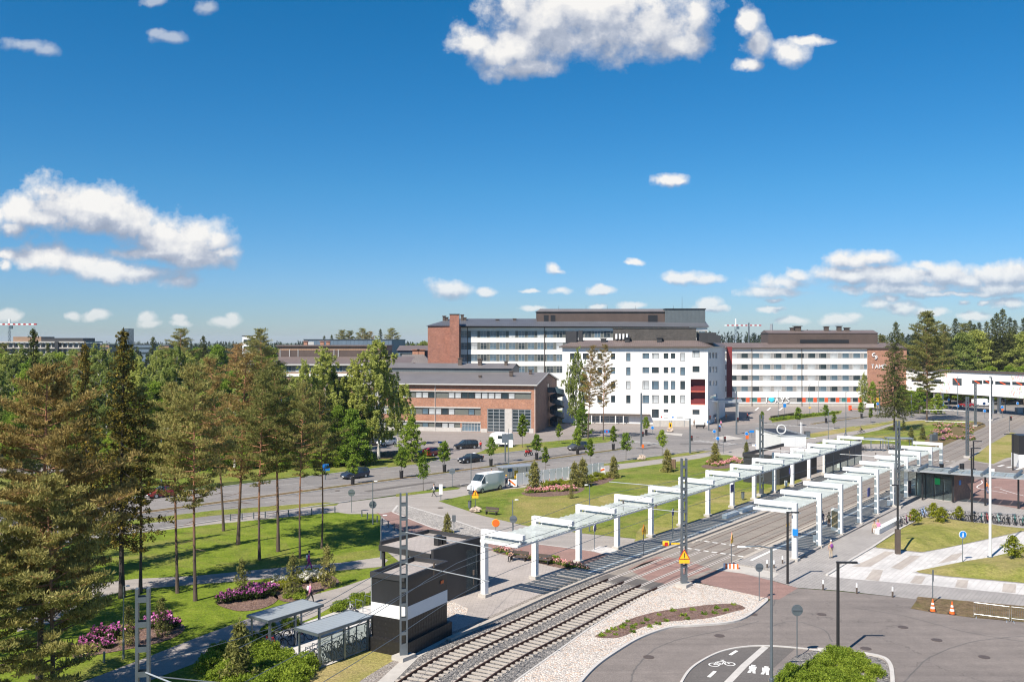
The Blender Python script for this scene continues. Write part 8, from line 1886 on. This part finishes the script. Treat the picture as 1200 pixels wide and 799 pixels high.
for i, (x, c) in enumerate(((.5, 'bkblack'), (1.1, 'bkwhite'), (1.7, 'bkblack'), (2.4, 'bkblack'), (3.0, 'bkgreen'), (3.7, 'bkblack'), (4.4, 'bkblack'))): bike(loc(S2, ANG, x, -.9), ANG+R(80+i*3), c, 'bicycle parked behind the glass of the shelter nearest the black kiosk', 'bicycles of the glazed shelter')
for i, (x, y, c) in enumerate(((412, 722, 'bkwhite'), (416, 725, 'bkblack'), (433, 745, 'bkblack'), (438, 741, 'bkblue'), (436, 752, 'bkblack'))): bike(G(x, y), ANG+R(70), c, 'bicycle leaning at the hoops between shelter and black kiosk', 'bicycles at the open hoops')
r9 = random.Random(9)
for i in range(12):
    f = i/11; p = G(1052+f*40, 617.5-f*16); bike(p, R(75)+r9.uniform(-.25, .25), 'bkpink' if i == 3 else r9.choice(['bkblack', 'bkblack', 'bkwhite', 'bkblue', 'bkred']), 'magenta bicycle among dark ones at the left end of the row' if i == 3 else 'bicycle in the row at the left flank of the grass mound', None if i == 3 else 'bicycles left of the grass mound', 1.05)
for i in range(30):
    f = i/29; p = G(1094+f*116, 607.5+f*8.5); red = i in (16,); bike(p, R(80)+r9.uniform(-.3, .3), 'bkred' if red else r9.choice(['bkblack', 'bkblack', 'bkwhite', 'bkblack', 'bkgreen']), 'bicycle with a bright pink-red seat bag in the long row' if red else 'bicycle in the long row behind the grass mound', None if red else 'bicycles in the long row behind the mound', 1.05, i % 4 == 0)
for i, (x, y) in enumerate(((1009, 528), (1013, 528.5), (1041, 527), (1046, 527), (1051, 527.5), (1104, 583), (1110, 584), (1100, 582))): bike(G(x, y), R(40), 'bkblack', 'dark bicycle standing at the far shelters or pavilion glass', 'bicycles at the far shelters and pavilion')
# ================================================================ vehicles
M['carblack'] = simple('car_black', (.02, .022, .026), .22, .1, var=.05, spec=.8); M['carblue'] = simple('car_dark_blue', (.025, .04, .075), .22, .1, var=.05, spec=.8); M['cargrey'] = simple('car_grey', (.1, .105, .115), .25, .3, var=.05, spec=.8)
M['carwhite'] = simple('car_white', (.78, .79, .8), .28, var=.03, spec=.7); M['carred'] = simple('car_red', (.3, .02, .025), .25, var=.05, spec=.8); M['lamp_w'] = simple('headlamp', (.75, .78, .8), .1, var=.02); M['lamp_r'] = simple('tail_lamp', (.45, .01, .01), .2, var=.02)
def car(kind, p, head, mat_, label, group=None):
    """head: direction the nose points to (radians)"""
    dims = dict(sedan=(4.7, 1.8, 1.45), hatch=(4.3, 1.8, 1.55), suv=(4.5, 1.85, 1.68), wagon=(4.7, 1.8, 1.5), van=(5.9, 2.05, 2.45))[kind]; L, W, H = dims
    t = thing('delivery_van' if kind == 'van' else 'car', label, 'van' if kind == 'van' else 'car', p, head, group)
    # stations from tail (-L/2) to nose: x, z lower, z belt, half width belt, z roof, half width roof
    if kind == 'sedan': st = [(-.5, .45, .85, .74, .9, .6), (-.47, .3, .95, .84, 1.0, .72), (-.36, .22, .98, .88, 1.05, .74), (-.22, .22, .96, .9, 1.38, .62), (-.08, .22, .95, .9, 1.45, .62), (.06, .22, .93, .9, 1.43, .62), (.22, .22, .92, .9, .98, .74), (.36, .22, .86, .88, .9, .72), (.46, .28, .72, .82, .76, .66), (.5, .4, .6, .7, .64, .55)]
    elif kind == 'van': st = [(-.5, .5, 1.2, .96, 2.25, .86), (-.48, .35, 1.25, 1.02, 2.4, .9), (-.2, .3, 1.25, 1.02, 2.45, .9), (.1, .3, 1.25, 1.02, 2.45, .9), (.2, .3, 1.25, 1.02, 2.4, .88), (.33, .3, 1.2, 1.0, 1.55, .86), (.38, .3, 1.1, .98, 1.2, .84), (.47, .35, .9, .9, .98, .75), (.5, .45, .7, .78, .75, .65)]
    else:
        hh = H; st = [(-.5, .5, .95, .76, 1.05, .66), (-.48, .3, 1.0, .86, hh*.88, .66), (-.42, .24, 1.0, .9, hh*.97, .66), (-.2, .24, .99, .91, hh, .66), (.0, .24, .98, .91, hh*.99, .66), (.1, .24, .97, .91, hh*.96, .66), (.27, .24, .95, .9, 1.02, .76), (.38, .24, .9, .88, .94, .74), (.47, .3, .78, .82, .82, .66), (.5, .42, .62, .7, .68, .58)]
    k = W/1.8 if kind != 'van' else 1
    vs = []; rings = []
    for (x, zl, zb, wb, zr, wr) in st:
        X = x*L; rings.append([(X, -wb*k*.9, zl), (X, -wb*k, zl+(zb-zl)*.45), (X, -wb*k*.99, zb), (X, -wr*k, zr), (X, -wr*k*.6, zr+.03), (X, wr*k*.6, zr+.03), (X, wr*k, zr), (X, wb*k*.99, zb), (X, wb*k, zl+(zb-zl)*.45), (X, wb*k*.9, zl)])
    body = MB(); glass_ = []; n = 10
    for r_ in rings: vs += r_
    fs = []
    for i in range(len(rings)-1):
        for j in range(n):
            q = (i*n+j, (i+1)*n+j, (i+1)*n+(j+1) % n, i*n+(j+1) % n); fs.append(q)
    fs.append(tuple(range(n))); fs.append(tuple((len(rings)-1)*n+j for j in range(n-1, -1, -1)))
    body.add(vs, [f[::-1] for f in fs]); ob = part('body', body, mat_, t, smooth=True)
    bv = ob
    # glazing: quads laid 8 mm proud of the shell
    def pane(nm, idx, shrink=.12, off=.012):
        P = [Vector(rings[a][b]) for a, b in idx]; c = sum(P, Vector())/len(P); nn = (P[1]-P[0]).cross(P[2]-P[1]).normalized()
        if nn.dot(c-Vector((c.x*.6, 0, .7))) < 0: nn = -nn
        Q = [q.lerp(c, shrink)+nn*off for q in P]; mb = MB(); mb.add(Q+[q-nn*.006 for q in Q], [tuple(range(len(Q))), tuple(range(2*len(Q)-1, len(Q)-1, -1))]); part(nm, mb, 'glass', t)
    if kind == 'sedan': sides = [(2, 3), (3, 4), (4, 5), (5, 6)]; ws = (5, 6); rw = (2, 3)
    elif kind == 'van': sides = [(4, 5)]; ws = (4, 5); rw = (0, 1)
    else: sides = [(1, 2), (2, 3), (3, 4), (4, 5), (5, 6)]; ws = (5, 6); rw = (0, 1)
    for a, b in sides:
        pane('window', [(a, 2), (b, 2), (b, 3), (a, 3)]); pane('window', [(a, 7), (b, 7), (b, 6), (a, 6)])
    pane('windscreen', [(ws[0], 3), (ws[1], 3), (ws[1], 6), (ws[0], 6)], .06, .04); pane('rear_window', [(rw[0], 3), (rw[1], 3), (rw[1], 6), (rw[0], 6)], .08, .04)
    wr_ = .36 if kind == 'van' else .33
    if 'wheel%s' % wr_ not in BKM:
        ty = MB(); prof = [(wr_*.62, -.11), (wr_*.95, -.11), (wr_, -.07), (wr_, .07), (wr_*.95, .11), (wr_*.62, .11)]; ty.lathe((0, 0, 0), prof, 18); ty.xf(Matrix.Rotation(R(90), 4, 'X')); BKM['wheel%s' % wr_] = ty.mesh('tyre', 'rubber')
        rm = MB(); rm.lathe((0, 0, 0), [(wr_*.6, -.112), (wr_*.5, -.118), (wr_*.12, -.1)], 12); rm.lathe((0, 0, 0), [(wr_*.12, .1), (wr_*.5, .118), (wr_*.6, .112)], 12); rm.xf(Matrix.Rotation(R(90), 4, 'X')); BKM['rim%s' % wr_] = rm.mesh('rim', 'alu')
    for x in (-.31*L, .32*L):
        for y in (-W/2+.1, W/2-.1):
            o = link('wheel', BKM['wheel%s' % wr_], t); o.location = (x, y, wr_); link('rim', BKM['rim%s' % wr_], o)
    for s in (-1, 1):
        part('headlight', MB().ell((L*.46, s*W*.36, .68 if kind != 'van' else .85), (.14, .17, .1), 8, 5), 'lamp_w', t); part('tail_light', MB().box((-L*.495, s*W*.4, .85 if kind != 'van' else 1.1), (.08, .16, .25)), 'lamp_r', t)
        part('mirror', MB().ell((L*.17, s*(W/2+.08), 1.0 if kind != 'van' else 1.35), (.08, .1, .08), 8, 5), mat_, t)
    part('front_bumper', MB().box((L*.49, 0, .4), (.12, W*.78, .18)), 'rubber', t); part('number_plate', MB().box((L*.49+.07, 0, .45), (.02, .5, .11)), 'white', t)
    return t
HL = math.atan2(-1, -1)  # along the avenue towards the viewer's left
car('sedan', G(551.5, 541.5), HL, 'carblack', 'black sedan driving on the avenue in front of the brick building'); car('suv', G(546, 525.5), HL-.35, 'carblack', 'dark car parked on the forecourt near the standing person'); car('wagon', G(508, 533.5), HL+PI+.3, 'carred', 'red car half hidden behind the dense round tree')
car('hatch', G(416, 560), HL, 'carblue', 'dark blue hatchback on the avenue below the birches'); car('hatch', G(677, 527), HL, 'cargrey', 'grey car passing the pair of sparse pines'); car('van', G(569.5, 575), HL+.1, 'carwhite', 'white delivery van parked beside the bus shelter')
car('hatch', G(453, 521.5), HL+.2, 'carwhite', 'white car parked behind the tall weeping birch'); car('wagon', G(432, 522), HL-.2, 'cargrey', 'silver-grey car parked behind the birch with white trunk'); car('sedan', G(193, 581.5), HL, 'carred', 'dark red car seen between the near pine trunks'); car('sedan', G(1132, 476.5), PI, 'carred', 'dark red car under the skybridge before the red hut'); car('van', G(1151, 476), 0, 'carwhite', 'white van under the skybridge right of the red hut'); car('van', G(1090, 476), PI, 'yellow', 'yellow vehicle half hidden behind the big bare-trunked pine')
# caravan-like white trailer
tr = thing('trailer', 'white box trailer parked before the glazed wall of the brick building', 'trailer', G(587.5, 523), R(-30)); mb = MB(); P = [(-1.9, .6), (1.9, .6), (2.1, 1.2), (1.9, 2.6), (-1.4, 2.75), (-2.0, 2.2)]
mb.add([(x, -1.1, z) for x, z in P]+[(x, 1.1, z) for x, z in P], [tuple(range(6)), tuple(range(11, 5, -1))]+[(i, i+6, (i+1) % 6+6, (i+1) % 6) for i in range(6)]); part('body', mb, 'carwhite', tr)
for s in (-1, 1): o = link('wheel', BKM['wheel0.33'], tr); o.location = (0, s*1.0, .33); link('rim', BKM['rim0.33'], o)
part('drawbar', MB().tube([(1.9, 0, .6), (3.0, 0, .45)], .05, 6), 'galvdark', tr); part('window', MB().box((.4, -1.11, 1.9), (1.1, .02, .6)), 'glass', tr)
# ================================================================ people
M['skin'] = simple('skin', (.55, .33, .24), .6, var=.05); M['hair_d'] = simple('hair_dark', (.05, .035, .025), .7, var=.1); M['hair_l'] = simple('hair_fair', (.4, .28, .15), .7, var=.1); M['hair_w'] = simple('hair_white', (.7, .68, .64), .7, var=.05)
for k, c in dict(c_mag=(.75, .05, .3), c_pink=(.75, .25, .42), c_white=(.75, .75, .75), c_blk=(.03, .03, .035), c_navy=(.03, .05, .12), c_beige=(.45, .36, .25), c_red=(.6, .03, .03), c_jean=(.08, .16, .3), c_hiv=(.7, .85, .05), c_or=(.75, .25, .05), c_brn=(.2, .12, .07), c_teal=(.3, .5, .52), c_pur=(.2, .05, .25)).items(): M[k] = simple(k.replace('c_', 'cloth_'), c, .85, var=.1)
POSES = {
 'stand': dict(hip=(0, 0, .93), knL=(.1, .02, .5), ftL=(.1, 0, .06), knR=(-.1, .02, .5), ftR=(-.1, 0, .06), ch=(0, 0, 1.32), hd=(0, .03, 1.62), elL=(.24, .02, 1.08), haL=(.24, .1, .84), elR=(-.24, .02, 1.08), haR=(-.24, .1, .84)),
 'walk': dict(hip=(0, 0, .92), knL=(.09, .2, .52), ftL=(.09, .3, .08), knR=(-.09, .0, .48), ftR=(-.09, -.32, .12), ch=(0, .03, 1.31), hd=(0, .08, 1.61), elL=(.23, -.1, 1.07), haL=(.22, -.12, .84), elR=(-.23, .08, 1.07), haR=(-.21, .26, .9)),
 'sit': dict(hip=(0, 0, .52), knL=(.11, .44, .5), ftL=(.11, .44, .07), knR=(-.11, .44, .5), ftR=(-.11, .5, .07), ch=(0, .04, .9), hd=(0, .12, 1.2), elL=(.22, .12, .72), haL=(.12, .34, .6), elR=(-.22, .12, .72), haR=(-.12, .34, .6)),
 'ride': dict(hip=(0, -.2, .98), knL=(.1, .14, .72), ftL=(.1, .0, .3), knR=(-.1, .2, .86), ftR=(-.1, .06, .48), ch=(0, .08, 1.3), hd=(0, .26, 1.56), elL=(.22, .22, 1.12), haL=(.25, .38, 1.04), elR=(-.22, .22, 1.12), haR=(-.25, .38, 1.04))}
def body_mesh(pose, top, leg, sleeve, shoe='c_blk', seed=0):
    q = {k: Vector(v) for k, v in POSES[pose].items()}; hip, ch, hd = q['hip'], q['ch'], q['hd']
    V = []; E = []; RR = []
    def v(p, r, par=None):
        V.append(tuple(p)); RR.append(r if isinstance(r, tuple) else (r, r)); 
        if par is not None: E.append((par, len(V)-1))
        return len(V)-1
    h = v(hip, (.15, .11)); w_ = v(hip.lerp(ch, .45), (.13, .1), h); c = v(ch, (.17, .115), w_); nk = v(ch.lerp(hd, .42), (.06, .06), c); jw = v(ch.lerp(hd, .72), (.075, .08), nk); hh = v(hd+Vector((0, .01, .04)), (.085, .1), jw); v(hd+Vector((0, 0, .13)), (.06, .07), hh)
    for s, n in ((1, 'L'), (-1, 'R')):
        kn, ft = q['kn'+n], q['ft'+n]; a = v(hip+Vector((s*.09, 0, -.05)), .095, h); b = v(hip.lerp(kn, .5)+Vector((s*.02, 0, 0)), .08, a); b = v(kn, .058, b); b = v(kn.lerp(ft, .45), .056, b); b = v(ft+Vector((0, -.02, .02)), .038, b); v(ft+Vector((0, .15, -.02)), .035, b)
        el, ha = q['el'+n], q['ha'+n]; a = v(ch+Vector((s*.17, 0, .02)), .065, c); b = v((ch+Vector((s*.19, 0, 0))).lerp(el, .5), .05, a); b = v(el, .042, b); b = v(el.lerp(ha, .6), .036, b); v(ha, .026, b)
    me = bpy.data.meshes.new('body'); me.from_pydata(V, E, []); o = bpy.data.objects.new('tmp', me); COL.objects.link(o)
    md = o.modifiers.new('s', 'SKIN'); lay = me.skin_vertices[0] if me.skin_vertices else None
    if lay is None:
        bm = __import__('bmesh').new(); bm.from_mesh(me); bm.verts.layers.skin.verify(); bm.to_mesh(me); bm.free(); lay = me.skin_vertices[0]
    for i, r_ in enumerate(RR): lay.data[i].radius = r_; lay.data[i].use_root = (i == 0)
    sd = o.modifiers.new('u', 'SUBSURF'); sd.levels = sd.render_levels = 1
    dg = bpy.context.evaluated_depsgraph_get(); ev = o.evaluated_get(dg); out = bpy.data.meshes.new_from_object(ev, depsgraph=dg); out.name = 'body'
    bpy.data.objects.remove(o)
    # hands: palm, four unequal curled fingers and a thumb; a nose and ears
    ex = MB()
    for s, n in ((1, 'L'), (-1, 'R')):
        ha, el = q['ha'+n], q['el'+n]; d = (ha-el).normalized(); sd_ = Vector((0, 1, 0)) if abs(d.y) < .8 else Vector((s, 0, 0)); sd_ = (sd_-d*sd_.dot(d)).normalized(); cu = d.cross(sd_)*(-s)
        pc = ha+d*.05; ex.tube([ha-d*.01, ha+d*.04, ha+d*.085], [.024, .034, .03], 6)
        for k, L in enumerate((.065, .075, .07, .055)):
            b0 = ha+d*.08+sd_*(-.027+.018*k); ex.tube([b0, b0+d*L*.55+cu*.01, b0+d*L*.85+cu*.035], [.0095, .009, .007], 5)
        b0 = ha+d*.02-sd_*.03; ex.tube([b0, b0-sd_*.028+d*.025, b0-sd_*.03+d*.055+cu*.01], [.011, .01, .008], 5)
    ex.ell(hd+Vector((0, .105, .03)), (.016, .022, .026), 6, 4); ex.ell(hd+Vector((.088, 0, .03)), (.014, .02, .03), 6, 4); ex.ell(hd+Vector((-.088, 0, .03)), (.014, .02, .03), 6, 4)
    vs = [tuple(x.co) for x in out.vertices]; fs = [tuple(p_.vertices) for p_ in out.polygons]; mb = MB()
    cols = ['skin', top, leg, shoe, 'frame_d']; mb.v = vs
    for f in fs:
        c_ = sum((Vector(vs[i]) for i in f), Vector())/len(f); dh = (c_-hd).length
        d_h = min((c_-q['haL']).length, (c_-q['haR']).length); nearleg = min((c_-q['ftL']).length, (c_-q['ftR']).length)
        arm = min((c_-q['elL']).length, (c_-q['elR']).length)
        m = 2
        if c_.z > ch.z+.08 and (c_-nk_pos(q)).length < .3 and abs(c_.x) < .13: m = 0
        elif nearleg < .17 and c_.z < .14: m = 3
        elif d_h < .05: m = 0
        elif (c_.z > hip.z+.02 and (c_-hip).dot(ch-hip) > 0 and c_.y < hip.y+.3) or arm < .2: m = 1
        if m == 1 and not sleeve and arm < .2 and (c_.z < ch.z-.12): m = 0
        mb.f.append(list(f)); mb.mi.append(m)
    mb.m = 0; mb.add(ex.v, ex.f); mb.m = 4
    for s in (-1, 1): mb.ell(hd+Vector((s*.034, .092, .055)), (.011, .008, .008), 6, 4)
    mb.box(hd+Vector((0, .093, -.02)), (.045, .01, .009))
    return mb.mesh('body', cols, True)
def nk_pos(q): return q['hd']
PM = {}
def person(p, rz, pose, top, leg, hair, label, sleeve=True, bag=None, hat=None, s=1.0, cat='person', shoe='c_blk'):
    """rz: 0 faces +Y (away from the viewer)"""
    key = (pose, top, leg, sleeve, shoe)
    if key not in PM: PM[key] = body_mesh(pose, top, leg, sleeve, shoe)
    t = thing('person', label, cat, p, rz); t.scale = (s, s, s); link('body', PM[key], t); hd = Vector(POSES[pose]['hd'])
    mb = MB(); mb.ell(hd+Vector((0, -.022, .065)), (.1, .105, .105), 12, 8)
    if hair == 'hair_l': mb.ell(hd+Vector((0, -.085, -.06)), (.075, .045, .13), 8, 6)
    part('hair', mb, hair, t, smooth=True)
    ch = Vector(POSES[pose]['ch'])
    if bag: part('backpack', MB().ell(ch+Vector((0, -.17, -.1)), (.16, .1, .21), 10, 8), bag, t, smooth=True)
    if hat: mb = MB(); mb.ell(hd+Vector((0, 0, .1)), (.12, .13, .075), 12, 8); mb.lathe(hd+Vector((0, 0, .08)), [(.15, 0), (.15, .012)], 14); part('helmet', mb, hat, t, smooth=True)
    return t
RR_ = math.radians
person(G(361.5, 668), RR_(-60), 'walk', 'c_mag', 'c_mag', 'hair_d', 'person in a long magenta coat with a white bag walking on the upper park path', bag='c_white'); person(G(363, 706.8), RR_(-60), 'walk', 'c_pink', 'c_blk', 'hair_d', 'person in a pink top and black trousers walking beside the bicycle shelters', bag='c_white')
person(G(509, 582), RR_(75), 'walk', 'c_white', 'c_blk', 'hair_d', 'person in a white shirt striding on the cycle path left of the van', bag='c_blk'); person(G(563.3, 527), RR_(20), 'stand', 'c_red', 'c_blk', 'hair_d', 'person in dark clothes and red standing alone on the forecourt'); person(G(593.3, 571), RR_(190), 'stand', 'c_navy', 'c_navy', 'hair_d', 'worker in navy with a yellow helmet beside the van', hat='yellow')
person(G(576, 563), RR_(90), 'stand', 'c_red', 'c_blk', 'hair_d', 'person in a red jacket behind the roof of the white van'); person(G(599.8, 657), RR_(150), 'sit', 'c_blk', 'c_blk', 'hair_d', 'person in black sitting on the plaza bench', sleeve=False); person(G(973.8, 654), RR_(5), 'stand', 'c_beige', 'c_beige', 'hair_w', 'white-haired person in beige with a dark bag walking away on the grey paving', sleeve=False, bag='c_pur')
person(G(963.5, 616.5), RR_(-30), 'walk', 'c_navy', 'c_jean', 'hair_d', 'person in a navy jacket and jeans waiting under the short canopy'); person(G(971.5, 618.5), RR_(-20), 'stand', 'c_blk', 'c_brn', 'hair_l', 'person with a yellow-brown backpack under the short canopy', bag='c_beige', sleeve=False)
person(G(1026.8, 624.5)+Vector((-.1, .15, 0)), RR_(140), 'sit', 'c_beige', 'c_brn', 'hair_d', 'person in light clothes sitting at the end of the white block bench'); person(G(1030, 623.0)+Vector((0, .2, 0)), RR_(150), 'sit', 'c_pink', 'c_pur', 'hair_l', 'person in pink sitting beside another on the white block bench')
person(G(851, 492.5), RR_(170), 'walk', 'c_or', 'skin', 'hair_d', 'runner in orange-brown crossing the shaded square', sleeve=False); person(G(876, 491), RR_(60), 'walk', 'c_red', 'c_blk', 'hair_d', 'person in a red top walking over the sunny square'); person(G(845, 500.5), RR_(120), 'walk', 'c_pink', 'c_blk', 'hair_d', 'person in pink near the blue sign at the clinic corner'); person(G(838.6, 497), RR_(0), 'stand', 'c_blk', 'c_blk', 'hair_d', 'person in black at the clinic corner')
person(G(813.5, 500), RR_(180), 'stand', 'c_brn', 'c_blk', 'hair_d', 'person in brown standing by the black street bench'); person(G(608.8, 566.5), RR_(160), 'sit', 'c_blk', 'c_navy', 'hair_d', 'person in black sitting inside the bus shelter'); person(G(1156.3, 578), RR_(30), 'walk', 'c_or', 'c_jean', 'hair_d', 'person in orange and jeans on the red cycle path behind the flagpole'); person(G(1116, 482), RR_(90), 'walk', 'c_blk', 'c_navy', 'hair_d', 'person in dark clothes crossing near the skybridge')
person(G(991.3, 511), RR_(90), 'walk', 'c_navy', 'c_navy', 'hair_d', 'person in navy walking at the foot of the tall thin lamp')
for (x, y, top, leg, rz, lab, lab2) in ((1009.5, 508.5, 'c_blk', 'c_blk', 95, 'cyclist in black on the path above the far shelters', 'bicycle ridden by the cyclist in black'), (1165, 484.5, 'c_hiv', 'c_blk', 95, 'cyclist in a bright yellow jacket crossing the tram tracks', 'bicycle ridden by the cyclist in yellow')):
    p = G(x, y); bike(p, R(rz+90), 'bkblack', lab2, None); person(p, R(rz), 'ride', top, leg, 'hair_d', lab)
# motorcycle
mc = thing('motorcycle', 'red motorcycle riding on the avenue', 'motorcycle', G(619.5, 534), HL); mb = MB(); mb.ell((.1, 0, .75), (.55, .2, .26), 12, 8); mb.ell((.62, 0, .85), (.26, .2, .3), 10, 8); mb.ell((-.55, 0, .85), (.4, .16, .14), 10, 6); part('fairing', mb, 'red', mc, smooth=True)
for x in (-.72, .75):
    o = part('tyre', MB().torus((x, 0, .32), .26, .075, 18, 8), 'rubber', mc)
mb = MB(); mb.box((-.1, 0, .5), (.5, .25, .35)); mb.tube([(.75, 0, .32), (.5, 0, .95)], .035, 6); mb.tube([(-.72, 0, .32), (-.1, 0, .5)], .035, 6); part('engine', mb, 'galvdark', mc); part('handlebar', MB().tube([(.35, -.35, 1.05), (.45, 0, 1.08), (.35, .35, 1.05)], .02, 6), 'blackm', mc); part('windshield', MB().ell((.68, 0, 1.12), (.12, .15, .14), 8, 6), 'glass', mc)
person(mc.location+Vector((math.cos(HL), math.sin(HL), 0))*-.05-Vector((0, 0, .1)), HL-PI/2, 'ride', 'c_blk', 'c_blk', 'hair_d', 'rider in black with a dark helmet on the red motorcycle', hat='blackm')
pm = thing('motorcycle', 'parked motorcycle before the clinic hoarding', 'motorcycle', G(790.5, 499), R(10)); mb = MB(); mb.ell((.1, 0, .75), (.55, .18, .25), 10, 6); mb.ell((-.5, 0, .85), (.4, .14, .12), 8, 5); part('fairing', mb, 'blackm', pm)
for x in (-.72, .75): part('tyre', MB().torus((x, 0, .32), .26, .075, 16, 6), 'rubber', pm)
part('engine', MB().box((0, 0, .45), (.6, .25, .35)), 'galvdark', pm); part('handlebar', MB().tube([(.4, -.35, 1.05), (.5, 0, 1.08), (.4, .35, 1.05)], .02, 6), 'galv', pm); part('tail_light', MB().box((-.9, 0, .9), (.05, .15, .1)), 'lamp_r', pm)
# ================================================================ the air
m_ = bpy.data.materials.new('air'); m_.use_nodes = True; nt_ = m_.node_tree; nt_.nodes.remove(nt_.nodes['Principled BSDF'])
pvn = N(nt_, 'ShaderNodeVolumePrincipled', Density=HAZE, Anisotropy=0.0); pvn.inputs['Color'].default_value = (.72, .84, 1.0, 1)
nt_.links.new(pvn.outputs[0], nt_.nodes['Material Output'].inputs['Volume']); M['air'] = m_
mb = MB(); mb.bbox((-9200, -9200, -1.0), (9200, 9200, 60)); struct('haze', mb, 'air', kind='stuff')
